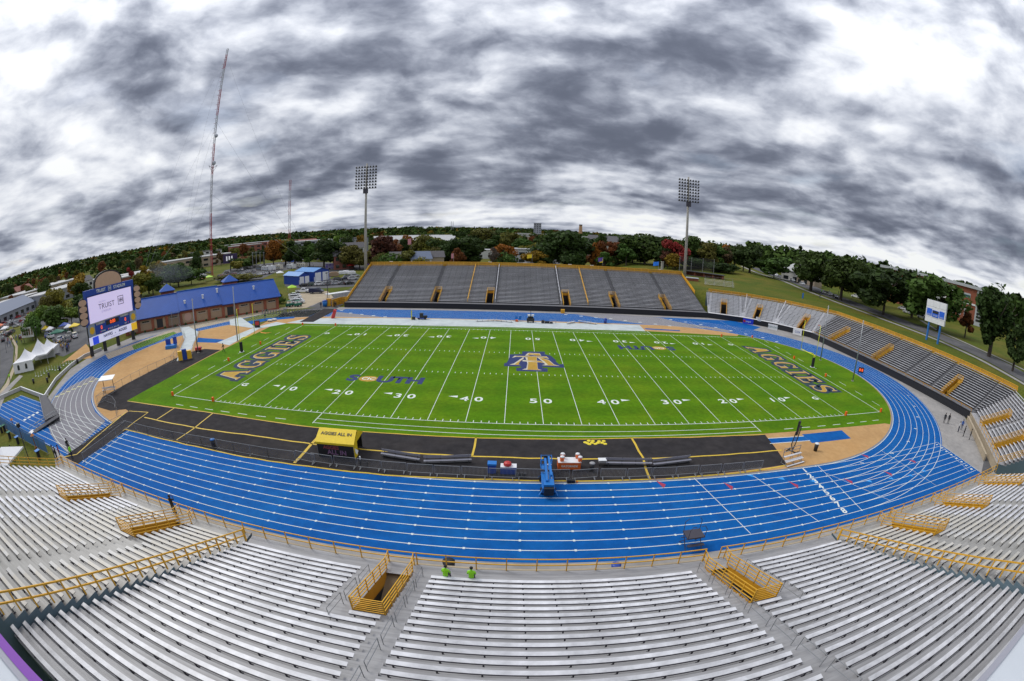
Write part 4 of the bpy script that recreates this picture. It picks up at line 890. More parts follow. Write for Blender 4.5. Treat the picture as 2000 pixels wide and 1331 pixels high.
wire_fence('windscreen_fence', 'blue mesh fence along the near edge of the left chute', [(-61,-48.6),(-98,-48.6)], h=1.9, post=3, mesh_=MESHB)
# ---- players' benches
def players_bench(label, a, b_, group, back=True, m=None, legm=PAD_SHADE):
    m = m or mat('bench_silver', (.24,.24,.28), .4); a, b_ = Vector((*a,0)), Vector((*b_,0)); L_ = (b_-a).length; r = thing('team_bench', label, 'bench', (a+b_)/2, math.atan2((b_-a).y, (b_-a).x), group); h = L_/2
    mb = MB(); mb.box(-h,h,-.15,.15,.43,.47); mb.build('seat', m, r)
    if back: mb = MB(); mb.box(-h,h,.22,.26,.62,.86); mb.build('backrest', m, r)
    mb = MB(); mb.box(-h,h,.05,.30,.10,.14); mb.build('shelf', legm, r)
    for i in range(4):
        x = -h+.3+(2*h-.6)*i/3; mb = MB(); mb.bar((x,-.25,0),(x,.1,.43),.05); mb.bar((x,.35,0),(x,.24,.86),.05); mb.bar((x,-.25,.03),(x,.35,.03),.05); mb.build('leg', legm, r)
HB = 'team benches on the home sideline'; AB = 'white team benches on the far sideline'
players_bench('long blue and silver team bench right of the yellow tent', G2(745,893), G2(820,905), HB); players_bench('second blue and silver team bench meeting the first at an angle', G2(828,908), G2(921,905), HB)
players_bench('blue and silver team bench right of the black trash bin', G2(1182,911), G2(1272,912), HB); players_bench('rightmost blue and silver team bench on the home sideline', G2(1275,914), G2(1348,905), HB)
players_bench('white team bench left of the middle of the far sideline', G2(930,629), G2(966,628), AB, False, WH, GREY); players_bench('white team bench slanting towards the centre of the far sideline', G2(967,628), G2(1001,631), AB, False, WH, GREY); players_bench('short white team bench right of the black carts', G2(1108,634), G2(1123,631), AB, False, WH, GREY); players_bench('white team bench before the navy bin on the far sideline', G2(1129,630), G2(1165,635), AB, False, WH, GREY)
# ---- drinks table with coolers
r = thing('drinks_table', 'orange-skirted white drinks table lettered GATORADE', 'table', (1.95,-34.3,.03), 0)
mb = MB(); mb.box(-1.12,1.12,-.55,.55,.80,.84); mb.build('tabletop', WH, r); mb = MB(); mb.box(-1.08,1.08,-.56,-.53,.06,.80); mb.box(-1.10,-1.07,-.53,.53,.06,.80); mb.box(1.07,1.10,-.53,.53,.06,.80); mb.build('skirt', ORG, r)
for x in (-1, 1):
    for y in (-.45, .45): mb = MB(); mb.tube((x,y,0),(x,y,.8),.025,k=6); mb.build('leg', GREY, r)
text('GATORADE', .30, WHITE, r, frame((0,-.575,.44),(1,0,0),(0,0,1)), 'lettering', offset=.012)
CK = thing('drinks_cooler', 'x', 'cooler', (0,0,0), 0, 'orange drinks coolers with white lids'); mb = MB(); mb.lathe([(.17,0),(.19,.06),(.21,.46)], 14); mb.build('tub', ORG, CK, True); mb = MB(); mb.lathe([(.215,.46),(.22,.52),(.13,.58)], 14); mb.build('lid', WH, CK, True); mb = MB(); mb.bar((0,-.2,.10),(0,-.27,.10),.05); mb.build('tap', WH, CK)
for x in (-.21, .21): mb = MB(); mb.bar((x,0,.36),(x*1.2,0,.36),.05,.08); mb.build('handle', WH, CK)
freeze(CK); CK.location = (1.22,-34.55,.87); CK['label'] = 'orange cooler at the near left of the drinks table'
for x, y, nm in ((1.32,-33.95,'at the far left of the drinks table'),(2.78,-33.95,'at the far right of the drinks table'),(2.95,-34.6,'at the near right of the drinks table')): dup(CK, (x,y,.87), 0, 'orange cooler '+nm)
dup(CK, (.02,-34.7,.03), .4, 'orange cooler standing on the ground beside the blue lift')
# ---- blue boom lift on the track
r = thing('boom_lift', 'bright blue folded boom lift parked on the home straight', 'lift', (-.33,-37.6,.02), 0)
mb = MB(); mb.box(-.55,.55,-1.7,1.2,.25,.75); mb.box(-.45,.45,-1.9,-.9,.75,1.25); mb.build('chassis', LIFTB, r)
for x in (-.56, .56):
    for y in (-1.3, .8): mb = MB(); mb.tube((x-.12,y,.28),(x+.12,y,.28),.28,k=14); mb.build('wheel', RUB, r)
mb = MB(); mb.bar((-.16,-1.4,1.3),(-.16,2.2,1.55),.2,.24); mb.bar((.16,2.2,1.75),(.16,-1.5,1.95),.18,.22); mb.build('boom', LIFTB, r)
mb = MB(); mb.bar((0,-.9,1.2),(.0,1.1,1.42),.06); mb.bar((.3,-.8,1.1),(.3,1.0,1.3),.06); mb.build('ram', GREYR, r)
bk = MB()
for z in (.5, 1.0, 1.5): bk.bar((-.5,2.0,z),(.5,2.0,z),.05); bk.bar((-.5,3.0,z),(.5,3.0,z),.05); bk.bar((-.5,2.0,z),(-.5,3.0,z),.05); bk.bar((.5,2.0,z),(.5,3.0,z),.05)
for x in (-.5, .5):
    for y in (2.0, 3.0): bk.bar((x,y,.45),(x,y,1.55),.05)
bk.box(-.5,.5,2.0,3.0,.42,.48); bk.build('basket', LIFTB, r); mb = MB(); mb.box(-.25,.25,2.85,3.02,1.1,1.5); mb.build('control_box', BLK, r)
mb = MB(); mb.box(-.42,.42,-2.25,-1.9,.35,1.05); mb.build('counterweight', BLK, r)
for x in (-.8, .8):
    for y in (-1.6, 1.0): mb = MB(); mb.bar((x*.6,y,.6),(x,y*1.15,.1),.1); mb.build('outrigger', LIFTB, r)
# ---- yellow tent
r = thing('sideline_tent', 'yellow-roofed sideline tent with black walls lettered AGGIES ALL IN', 'tent', (-21.3,-33.6,.03), .03)
Wt, Dt, Ht, Hr = 2.05, 1.45, 1.75, 2.65
mb = MB(); mb.face([(-Wt,-Dt,0),(Wt,-Dt,0),(Wt,-Dt,Ht),(-Wt,-Dt,Ht)]); mb.face([(-Wt,Dt,0),(-Wt,-Dt,0),(-Wt,-Dt,Ht),(-Wt,0,Hr-.05),(-Wt,Dt,Ht)]); mb.face([(Wt,Dt,0),(-Wt,Dt,0),(-Wt,Dt,Ht),(Wt,Dt,Ht)]); mb.build('wall', BLK, r)
mb = MB(); mb.face([(Wt,-Dt,0),(Wt,-.35,0),(Wt,-.1,Hr-.05),(Wt,-Dt,Ht)]); mb.build('door_flap', YCL, r)
mb = MB(); e = .12; mb.face([(-Wt-e,-Dt-e,Ht),(Wt+e,-Dt-e,Ht),(Wt+e*.3,0,Hr),(-Wt-e*.3,0,Hr)]); mb.face([(Wt+e,Dt+e,Ht),(-Wt-e,Dt+e,Ht),(-Wt-e*.3,0,Hr),(Wt+e*.3,0,Hr)]); mb.face([(-Wt-e,-Dt-e,Ht-.22),(Wt+e,-Dt-e,Ht-.22),(Wt+e,-Dt-e,Ht),(-Wt-e,-Dt-e,Ht)]); mb.face([(Wt+e,-Dt-e,Ht-.1),(Wt+e,Dt+e,Ht-.1),(Wt+e,Dt+e,Ht),(Wt+e,0,Hr),(Wt+e,-Dt-e,Ht)]); mb.build('roof', YCL, r)
sl_ = Vector((0, Dt+e, Hr-Ht)).normalized(); text('AGGIES ALL IN', .52, BLK, r, frame((0,-.62,Ht+(Hr-Ht)*.62+.03),(1,0,0),sl_), 'lettering', offset=.012)
text('AGGIES', .52, mat('muted_red', (.30,.06,.07), .7), r, frame((-.45,-Dt-.02,1.15),(1,0,0),(0,0,1)), 'lettering', offset=.015); text('ALL IN', .72, mat('muted_purple', (.22,.12,.22), .7), r, frame((.15,-Dt-.02,.62),(1,0,0),(0,0,1)), 'lettering', offset=.02)
for x in (-Wt, Wt):
    for y in (-Dt, Dt): mb = MB(); mb.tube((x*.99,y*.99,0),(x*.99,y*.99,Ht),.025,k=6); mb.build('pole', GREYR, r)
mb = MB(); mb.face([(2.15,-1.2,1.2),(2.55,-1.25,1.0),(2.4,-1.4,.6),(2.2,-1.3,.8)]); o = mb.build('flag', WH, None); o.location = (-21.3,-33.6,.05); tag(o, 'small white banner hanging off the yellow tent corner', 'banner')
# ---- small sideline objects
def bin_(label, loc, body, lid, h=1.0, w=.28):
    r = thing('trash_bin', label, 'bin', loc, 0); mb = MB(); mb.lathe([(w*.85,0),(w,h*.86)], 12); mb.build('body', body, r, True); mb = MB(); mb.lathe([(w*1.06,h*.86),(w*1.06,h*.92),(w*.5,h)], 12); mb.build('lid', lid, r, True); mb = MB(); mb.lathe([(w*.93,h*.45),(w*.95,h*.5)], 12); mb.build('band', body, r); return r
def boxy(name, label, cat, loc, parts, rz=0, group=None):
    r = thing(name, label, cat, loc, rz, group)
    for nm, m, bx in parts:
        for b_ in bx: mb = MB(); mb.box(*b_); mb.build(nm, m, r)
    return r
def at(u, v, z=.03): p = G(u, v, 0); return (p.x, p.y, z)
bin_('black trash bin with pale top right of the drinks table', at(1155,921), BLK, GREY, 1.0, .27); bin_('dark bin with bright blue lid on the left black mat', at(418,873), PAD_SHADE, LIFTB, 1.0, .3)
bin_('white-topped black bin on the sand beside the blue runway', at(1592,881), BLK, WH, 1.05, .30); bin_('blue trash barrel against the wall under the front rail', (3.75,-49.6,0), BLUE, BLUE, 1.0, .34); bin_('dark trash barrel against the wall left of the stewards', (-7.6,-49.6,0), BLK, PAD_SHADE, 1.2, .42)
bin_('navy bin right of the white benches on the far sideline', at(1182,632), BLUE, BLUE, 1.25, .42); bin_('big blue bin by the gate left of the far stand', at(635,599), LIFTB, BLUE, 1.9, .8)
for i, (u, v) in enumerate(((66,749),(96,737),(117,724),(93,747),(152,710))): bin_(['black bin on the grass nearest the white peaked tents','black bin beside the small white table on the grass','black bin on the grass near the queue ropes','black bin in front of the small white table','dark bin by the end of the rope queue'][i], at(u,v,0), BLK, BLK, 1.0, .32)
boxy('equipment_bin', 'bright blue topped equipment bin behind the barriers', 'bin', at(961,924), [('body', BLUE, [(-.38,.38,-.3,.3,.05,.95)]), ('lid', LIFTB, [(-.42,.42,-.34,.34,.95,1.12)]), ('wheel', RUB, [(-.3,-.2,-.33,-.28,0,.14),(.2,.3,-.33,-.28,0,.14)])])
boxy('equipment_table', 'navy-skirted equipment table with a red bag on top', 'table', at(993,924), [('tabletop', WH, [(-.75,.75,-.38,.38,.76,.80)]), ('skirt', BLUE, [(-.74,.74,-.39,-.36,.04,.76),(-.76,-.73,-.36,.36,.04,.76),(.73,.76,-.36,.36,.04,.76)]), ('leg', GREY, [(-.7,-.66,.3,.34,0,.76),(.66,.7,.3,.34,0,.76)])])
mb = MB(); mb.lathe([(.30,0),(.40,.12),(.34,.32),(.15,.42)], 10); atom('duffel_bag', 'lumpy red bag on the navy equipment table', 'bag', (at(993,924)[0]-.1, at(993,924)[1], .83), mb, RED)
boxy('helmet_rack', 'black bags in a row against the barrier by the equipment table', 'bag', at(1018,932), [('bag', BLK, [(-.45,-.2,-.15,.15,0,.42),(-.12,.14,-.15,.15,0,.46),(.2,.45,-.15,.15,0,.40)]), ('strap', GREY, [(-.36,-.30,-.17,-.15,.1,.4),(.0,.05,-.17,-.15,.1,.42)])])
boxy('camera_box', 'black camera box on the track edge by the drinks table', 'box', at(1114,943), [('case', BLK, [(-.32,.02,-.2,.2,0,.34),(.06,.4,-.18,.18,0,.30)]), ('strap', ORG, [(.55,.7,-.05,.08,0,.1)])])
boxy('cart', 'pale grey equipment cart left of the third home bench', 'cart', at(1175,909), [('tray', GREY, [(-.35,.35,-.25,.25,.35,.6)]), ('top', WH, [(-.4,.4,-.3,.3,.6,.66)]), ('wheel', RUB, [(-.3,-.2,-.27,-.22,0,.2),(.2,.3,-.27,-.22,0,.2)])])
boxy('sideline_stand', 'small black frame with white parts right of the yellow tent', 'equipment', at(712,912), [('frame', BLK, [(-.5,.5,-.03,.03,.4,.46),(-.4,-.34,-.03,.03,0,.9),(.3,.36,-.03,.03,0,.6)]), ('panel', WH, [(-.42,-.3,-.05,.05,.75,1.1)])])
# spots where yellow discs lie on the mat
for i, (u, v) in enumerate(((1143,865),(1150,862),(1156,866),(1151,868.5),(1158,862.5),(1163,868),(1170,863),(1176,866),(1179,862.5),(1182,868),(1147,866.5),(1168,866))):
    mb = MB(); mb.lathe([(.23,0),(.20,.04),(.06,.05)], 10); atom('yellow_disc', 'flat yellow training disc lying on the black mat', 'disc', at(u,v,.03), mb, mat('disc_yellow', (.75,.60,.03), .5), 0, 'yellow training discs on the black mat')
# net frame, little bleacher and viewing platform on the right
r = thing('practice_net', 'black leaning practice net frame on the sand at the right', 'net', at(1547,883), .5); mb = MB(); mb.path([(0,0,.1),(-.9,0,1.2),(-.5,0,2.6),(.35,0,3.1),(.95,0,3.0),(.5,0,1.2),(0,0,.1)], .07); mb.build('hoop', BLK, r); mb = MB(); mb.face([(0,.02,.15),(-.85,.02,1.2),(-.48,.02,2.5),(.35,.02,3.0),(.9,.02,2.9),(.48,.02,1.2)]); mb.build('net', NET, r); mb = MB(); mb.box(-.25,.15,-.1,.1,2.2,3.9); mb.build('pad', BLK, r); mb = MB(); mb.bar((-.6,-.6,.05),(.6,-.6,.05),.1); mb.bar((-.6,.6,.05),(.6,.6,.05),.1); mb.bar((0,-.6,.05),(0,.6,.05),.1); mb.build('base', BLK, r)
r = thing('small_bleacher', 'small grey two-row bleacher frame beside the net frame', 'bleachers', at(1548,905), .2)
for k in range(2): mb = MB(); mb.box(-1.5,1.5,.5*k-.3,.5*k-.05,.45+.4*k,.50+.4*k); mb.build('seat', ALU_F, r); mb = MB(); mb.box(-1.5,1.5,.5*k-.6,.5*k-.4,.1+.4*k,.14+.4*k); mb.build('footboard', ALU_F, r)
for x in (-1.4, 0, 1.4): mb = MB(); mb.bar((x,-.6,.02),(x,.7,.02),.05); mb.bar((x,-.3,.0),(x,.6,.95),.05); mb.bar((x,.6,0),(x,.6,1.7),.05); mb.build('frame', GREYR, r)
mb = MB(); mb.bar((-1.5,.62,1.7),(1.5,.62,1.7),.05); mb.bar((-1.5,.62,1.3),(1.5,.62,1.3),.05); mb.build('rail', GREYR, r)
r = thing('viewing_platform', 'dark folding viewing platform on the track below the gap in the front rail', 'platform', (10.3,-47.2,.02), .05); mb = MB(); mb.box(-.75,.75,-.55,.55,1.15,1.25); mb.build('deck', STEEL, r)
for sx in (-1, 1): mb = MB(); mb.bar((sx*.7,-.7,0),(sx*.7,.5,1.2),.05); mb.bar((sx*.7,.7,0),(sx*.7,-.5,1.2),.05); mb.path([(sx*.7,-.5,1.2),(sx*.72,-.55,2.0),(sx*.5,-.5,2.3),(sx*.2,-.5,2.25)], .025); mb.path([(sx*.7,.5,1.2),(sx*.72,.55,2.1),(sx*.45,.5,2.4)], .025); mb.build('frame', STEEL, r)
mb = MB(); mb.bar((-.7,-.6,.5),(.7,-.6,.5),.05); mb.bar((-.7,.6,.5),(.7,.6,.5),.05); mb.build('brace', STEEL, r); mb = MB(); mb.box(-.7,.7,-.9,-.6,.65,.70); mb.build('step', STEEL, r)
# sheltered bench on the left sand
r = thing('bench_shelter', 'white flat-roofed shelter over a bench on the left sand', 'shelter', at(214,766), .55)
mb = MB(); mb.face([(-1.6,-1.0,2.35),(1.6,-1.0,2.35),(1.6,1.0,2.6),(-1.6,1.0,2.6)]); mb.box(-1.6,1.6,-1.0,-.95,2.25,2.36); mb.build('roof', WH, r)
for x in (-1.1, 1.1): mb = MB(); mb.bar((x,.2,0),(x,.2,2.5),.10); mb.build('post', WOOD, r)
mb = MB(); mb.box(-1.5,1.5,-.35,-.05,.42,.47); mb.box(-1.5,1.5,0,.05,.6,.9); mb.build('seat', ALU, r); mb = MB(); mb.box(-1.3,-1.2,-.3,0,0,.42); mb.box(1.2,1.3,-.3,0,0,.42); mb.build('leg', GREY, r)
# folded stage ramp across the left chute
r = thing('track_ramp', 'dark grey portable ramp with steel rails crossing the left chute', 'ramp', (0,0,0)); q = [G2(*p) for p in ((79,783),(93,781),(117,818),(90,830))]
mb = MB(); mb.face([(q[0][0],q[0][1],.75),(q[1][0],q[1][1],.75),(q[2][0],q[2][1],.75),(q[3][0],q[3][1],.75)][::-1]); mb.build('deck', mat('ramp_rubber', (.075,.075,.085), .8, var=.1), r)
a, b_ = G(117,820), G(66,845); mb = MB(); mb.bar((a.x,a.y,.7),(b_.x,b_.y,.06),1.5,.08); mb.build('slope', MATS['ramp_rubber'], r); mb = MB(); mb.bar((b_.x,b_.y,.08),(b_.x-1.2,b_.y-.4,.04),1.6,.06); mb.build('toe_plate', WH, r)
for dx in (-.75, .75):
    for h in (.5, .95): mb = MB(); mb.tube((a.x,a.y+dx,.75+h),(b_.x,b_.y+dx,.1+h),.03,k=6); mb.build('rail', GREYR, r)
    for t in (0,.33,.66,1): mb = MB(); p = a.lerp(b_, t); mb.tube((p.x,p.y+dx,.1),(p.x,p.y+dx,1.7-.65*t),.03,k=6); mb.build('post', GREYR, r)
for s0_, s1_ in ((q[0],q[3]),(q[1],q[2])):
    for h in (1.2, 1.65): mb = MB(); mb.tube((*s0_,h),(*s1_,h),.03,k=6); mb.build('rail', GREYR, r)
mb = MB(); mb.prism(q, 0.02, .70); mb.build('frame', STEEL, r)
# low white wall round the left bend
r = thing('boundary_wall', 'low white boundary wall winding along the left bend', 'wall'); P = [(-101.2,-41.5),(-100.1,-35.2),(-85.2,-35.5),(-93.4,-27.5),(-99.5,-18.8),(-103,-11.7),(-102.6,-5.6)]
for a, b_ in zip(P, P[1:]): mb = MB(); mb.bar((*a,.35),(*b_,.35),.18,.7); mb.build('wall', mat('white_masonry', (.46,.45,.43), .8, var=.15, vscale=.8), r); mb = MB(); mb.bar((*a,.72),(*b_,.72),.26,.05); mb.build('coping', WH, r)
# inflatable / gold and blue figure pile by the walkway
boxy('sled', 'gold and blue padded training sled at the edge of the black strip', 'equipment', at(362,703), [('pad', mat('sled_gold', (.72,.42,.02), .6), [(-1.5,-.6,-.5,.4,0,1.9),(.5,1.5,-.5,.4,0,1.7)]), ('board', BLUE, [(-.55,.45,-.3,.3,0,2.1)]), ('base', STEEL, [(-1.6,1.6,-.7,.7,0,.1)])], .9)
boxy('red_cart', 'small dark red cart by the left net pole', 'cart', at(388,687), [('body', RED, [(-.7,.7,-.5,.5,.3,.9)]), ('handle', STEEL, [(.7,.9,-.4,.4,.7,.76)]), ('wheel', RUB, [(-.6,-.3,-.6,-.5,0,.4),(.3,.6,-.6,-.5,0,.4),(-.6,-.3,.5,.6,0,.4),(.3,.6,.5,.6,0,.4)])], .6)
r = boxy('landing_mats', 'blue stacked landing mats with uprights on the left bend', 'equipment', at(335,680), [('mat', LIFTB, [(-1.4,1.4,-1.0,1.0,0,.7)]), ('panel', BLUE, [(-1.5,-.2,.7,.9,.7,1.9),(.5,1.5,.6,.8,.7,2.2)]), ('upright', BLUE, [(1.3,1.4,-.9,-.8,0,3.1),(-1.4,-1.3,.9,1.0,0,2.4)])], .6)
boxy('timing_clock', 'dark clock board with red digits beside the right bend', 'sign', at(1680,732), [('case', BLK, [(-.65,.65,-.12,.12,.4,1.5)]), ('digits', LEDB, [(-.45,-.1,-.14,-.12,.7,1.25),(.1,.45,-.14,-.12,.7,1.25)]), ('leg', STEEL, [(-.5,-.42,-.1,.1,0,.4),(.42,.5,-.1,.1,0,.4)])], -.6)
boxy('timing_clock', 'dark play clock box with red face left of the far end zone', 'sign', at(503,640), [('case', BLK, [(-.7,.7,-.2,.2,0,1.7)]), ('face', RED, [(-.5,.5,-.22,-.2,.6,1.5)]), ('foot', STEEL, [(-.6,.6,-.4,.4,0,.06)])], .4)
boxy('orange_block', 'small orange block on the far edge of the track by the wall', 'block', at(1099,612), [('block', mat('block_orange', (.80,.38,.02), .5), [(-.5,.5,-.4,.4,0,.95)]), ('lid', YEL, [(-.5,.5,-.4,.4,.95,1.0)])])
boxy('cart', 'navy and purple cart on the far tarps left of centre', 'cart', at(825,624), [('bed', BLUE, [(-1.2,1.0,-.5,.5,.2,.4)]), ('seat', BLK, [(-.6,.2,-.45,.45,.4,1.5)]), ('hood', PAD_SHADE, [(.4,1.2,-.5,.5,.4,.9)]), ('wheel', RUB, [(-1.0,-.6,-.6,-.5,0,.4),(.6,1.0,-.6,-.5,0,.4)])])
boxy('stacked_signs', 'folded yellow sign with black bag by the white far tarps', 'sign', at(804,625), [('board', mat('sign_yellow', (.6,.55,.03), .6), [(-.12,.12,-.05,.05,0,2.3)]), ('bag', BLK, [(.1,.9,-.3,.3,0,.7)])], .3)
boxy('sports_cart', 'black equipment cart with white bundles at the centre of the far sideline', 'cart', at(1036,630), [('frame', BLK, [(-.9,.9,-.5,.5,.3,1.0)]), ('bundle', WH, [(-.7,-.1,-.3,.3,1.5,1.9),(.2,.8,-.3,.3,1.5,1.9)]), ('post', BLK, [(-.05,.05,-.05,.05,1.0,4.2),(-.6,.6,-.05,.05,1.0,1.5)]), ('wheel', RUB, [(-.8,-.5,-.6,-.5,0,.35),(.5,.8,-.6,-.5,0,.35)])])
boxy('blue_chairs', 'blue folding chair group with an orange cooler on the far sideline', 'chair', at(1014,628), [('seat', LIFTB, [(-1.0,-.4,-.3,.3,.4,.5),(-.1,.5,-.3,.3,.4,.5)]), ('backrest', LIFTB, [(-1.0,-.4,.25,.32,.5,1.1),(-.1,.5,.25,.32,.5,1.2)]), ('cooler', ORG, [(-.9,-.3,-.8,-.4,0,.5)]), ('leg', GREY, [(-1.0,-.95,-.3,.3,0,.4),(.45,.5,-.3,.3,0,.4)])])
boxy('cable_reel', 'low black equipment heap on the far tarps right of centre', 'equipment', at(1068,632), [('case', BLK, [(-1.3,-.6,-.3,.3,0,.7),(-.5,.6,-.3,.3,0,.5),(.7,1.4,-.35,.35,0,.35)]), ('rail', GREY, [(.5,2.2,-.05,.05,.8,.85),(2.1,2.2,-.05,.05,0,.8)])])
mb = MB(); mb.tube((0,0,0),(.9,-.2,2.2),.5,.42,k=12); o = atom('crash_pad', 'leaning red pad with a white cap beside the far black mat', 'pad', at(650,622), mb, RED, 0)
for i, (u, v) in enumerate(((527.5,628.5),(535.5,627))): boxy('flat_case', ['flat white case on the path behind the left corner','second flat white case on the path behind the left corner'][i], 'case', at(u,v), [('case', WH, [(-.6,.6,-.4,.4,.15,.5)]), ('wheel', RUB, [(-.5,-.3,-.4,.4,0,.2),(.3,.5,-.4,.4,0,.2)])])
# throwing cage and rack before the field house
r = thing('throwing_cage', 'grey netted throwing cage before the field house door', 'cage', at(343,636), .85); C_ = [(3.5*math.cos(t), 3.0*math.sin(t)) for t in np.linspace(.4, 5.9, 8)]
for x, y in C_: mb = MB(); mb.tube((x,y,0),(x*.8,y*.8,4.2),.05,k=6); mb.build('post', GREYR, r)
for a, b_ in zip(C_, C_[1:]): mb = MB(); mb.face([(*a,.1),(*b_,.1),(b_[0]*.8,b_[1]*.8,4.2),(a[0]*.8,a[1]*.8,4.2)]); mb.build('net', NET, r)
for nm, u, v in (('left', 535,613), ('right', 577,611)): boxy('hurdle_rack', f'low grey hurdle rack on the asphalt, {nm} one', 'rack', at(u,v), [('frame', GREYR, [(-4,4,-.05,.05,1.0,1.06),(-4,4,-.6,-.5,.1,.16)]), ('bar', GREYR, [(x,x+.06,-.5,0,0,1.0) for x in np.arange(-4,4.1,1.0)])])
# gate pole, queue posts
r = thing('lamp_post', 'dark lamp post with a black box on top beside the blue mesh fence', 'lamp post', (-63.6,-51.4,-.3)); mb = MB(); mb.tube((0,0,0),(0,0,4.9),.09,.07,k=8); mb.build('pole', STEEL, r); mb = MB(); mb.box(-.3,.3,-.25,.25,4.6,5.1); mb.build('lamp_head', BLK, r)
r = thing('lamp_post', 'thin dark pole by the gate left of the far stand', 'lamp post', at(641,597)); mb = MB(); mb.tube((0,0,0),(0,0,10),.13,.09,k=8); mb.build('pole', STEEL, r); mb = MB(); mb.box(-.25,.25,-.5,.1,9.7,9.95); mb.build('lamp_head', STEEL, r)
for i, (u, v, vt) in enumerate(((75,678,638),(13,690,648),(32,705,660))): p = G(u,v); r = thing('lamp_post', ['tall black lamp post on the lawn behind the white tents','slim lamp post on the near side of the curving road','slim lamp post on the verge of the curving road'][i], 'lamp post', (p.x,p.y,0)); h = AD(u,vt,(p-CAM_LOC).xy.length).z; mb = MB(); mb.tube((0,0,0),(0,0,h),.16 if i == 0 else .09,.1 if i == 0 else .06,k=8); mb.build('pole', BLK if i == 0 else STEEL, r); mb = MB(); mb.box(-.5,.5,-.2,.2,h-.1,h+.12); mb.build('lamp_head', STEEL, r)
for i in range(16):
    u, v = 70+i*5.4, 735-i*1.9+3*math.sin(i); r = thing('queue_post', 'white rope-line post before the white peaked tents', 'post', at(u,v,0), 0, 'white rope-line posts on the grass'); mb = MB(); mb.lathe([(.22,0),(.22,.04)], 10); mb.build('base', WH, r); mb = MB(); mb.tube((0,0,.04),(0,0,1.0),.04,k=6); mb.build('stem', WH, r)
# signs on the wall of the corner
def sign(label, u, v, w, h, face, txt, tm, rz):
    p = G(u, v, 0.75); r = thing('wall_sign', label, 'sign', (p.x, p.y, .25), rz, None); mb = MB(); mb.box(-w/2,w/2,-.04,.04,0,h); mb.build('board', face, r); text(txt, h*.5, tm, r, frame((.1,-.055,h*.5),(1,0,0),(0,0,1)), 'lettering', offset=.01); return r
s1 = sign('blue sign with white word on the dark wall of the corner', 1461,630, 3.2,1.5, mat('sign_blue', (.01,.04,.55), .4), 'pepsi', WHITE, -.62); mb = MB(); mb.tube((-1.15,-.05,.75),(-1.15,-.07,.75),.38,k=16); mb.build('disc', RED, s1)
sign('white sign on the corner wall, left of the pair', 1509,641, 2.9,1.5, WH, 'FUN DAY', mat('sign_grey_text', (.12,.2,.22), .5), -.75); sign('white sign with blue letters on the corner wall, right of the pair', 1557,651, 2.8,1.6, WH, 'COX', BLUE, -.95)
for i, (u, v) in enumerate(((1480,623),(1483,627),(1527,632),(1538.5,636))):
    p = G(u, v, 1.7); r = thing('placard', ['small white placard on the corner seats beside the blue sign, upper','small white placard on the corner seats beside the blue sign, lower','small white placard on the front corner seats in the middle','small white placard beside the third corner stair opening'][i], 'sign', (p.x,p.y,1.6), -.7); mb = MB(); mb.box(-.55,.55,-.02,.02,0,.6); mb.build('board', WH, r); text('A&T', .35, BLK, r, frame((0,-.03,.3),(1,0,0),(0,0,1)), 'lettering')
for i, u in enumerate((755, 957, 1025, 1113, 1157, 1302)):
    p = AD(u, 517 if u < 1100 else 521 if u < 1300 else 527, 148); r = thing('section_plate', f'small white section plate on the far stand rear rail, {["first","second","third","fourth","fifth","sixth"][i]} from the left', 'sign', (p.x, 75.2, 10.6)); mb = MB(); mb.box(-.6,.6,-.03,.03,0,.7); mb.build('board', WH, r); text(['AA','BB','CC','DD','EE','FF'][i], .5, RED, r, frame((0,-.05,.35),(1,0,0),(0,0,1)), 'lettering')
# flags on the rear rail
def flag(label, u, v0, v1, d, w, h, m, rz=0):
    p = AD(u, v1, d); q = AD(u, v0, d); r = thing('flag', label, 'flag', (p.x, p.y, p.z), rz); mb = MB(); H_ = q.z-p.z; mb.tube((0,0,0),(0,0,H_),.06,k=6); mb.build('pole', GREYR, r)
    mb = MB()
    for i in range(6):
        x0, x1 = -w*i/6, -w*(i+1)/6; y = lambda x: .25*math.sin(x*2.2); dz = lambda x: .18*x
        mb.face([(x0,y(x0),H_-h+dz(x0)),(x1,y(x1),H_-h+dz(x1)),(x1,y(x1),H_+dz(x1)),(x0,y(x0),H_+dz(x0))])
    mb.build('cloth', m, r); return r
flag('yellow flag behind the middle of the far stand', 1039,497,516,150,1.7,1.2, mat('flag_yellow', (.75,.55,.02), .7)); fl = flag('half gold half purple flag behind the far stand', 1177,503,519,150,1.6,1.3, mat('flag_purple', (.10,.05,.28), .7)); mb = MB(); mb.face([(.0,-.06,1.0),(-1.3,-.2,.9),(-.02,-.06,2.3)]); mb.build('gold_half', MATS['flag_yellow'], fl); flag('bright blue flag near the right end of the far stand', 1286,511,527,150,1.9,1.3, mat('flag_blue', (.02,.20,.75), .7))
FR_ = mat('flag_redwhite', (.60,.25,.28), .7); flag('pale red striped flag on a pole among the trees', 803,466,486,250,2.0,3.2, FR_); flag('pale striped flag just above the far stand rail', 886,495,512,165,.9,1.8, FR_); p = G(1568,583,6); flag('blue feather banner on the grass behind the corner', 1569,572,583,(p-CAM_LOC).xy.length,.9,2.6, MATS['flag_blue'])
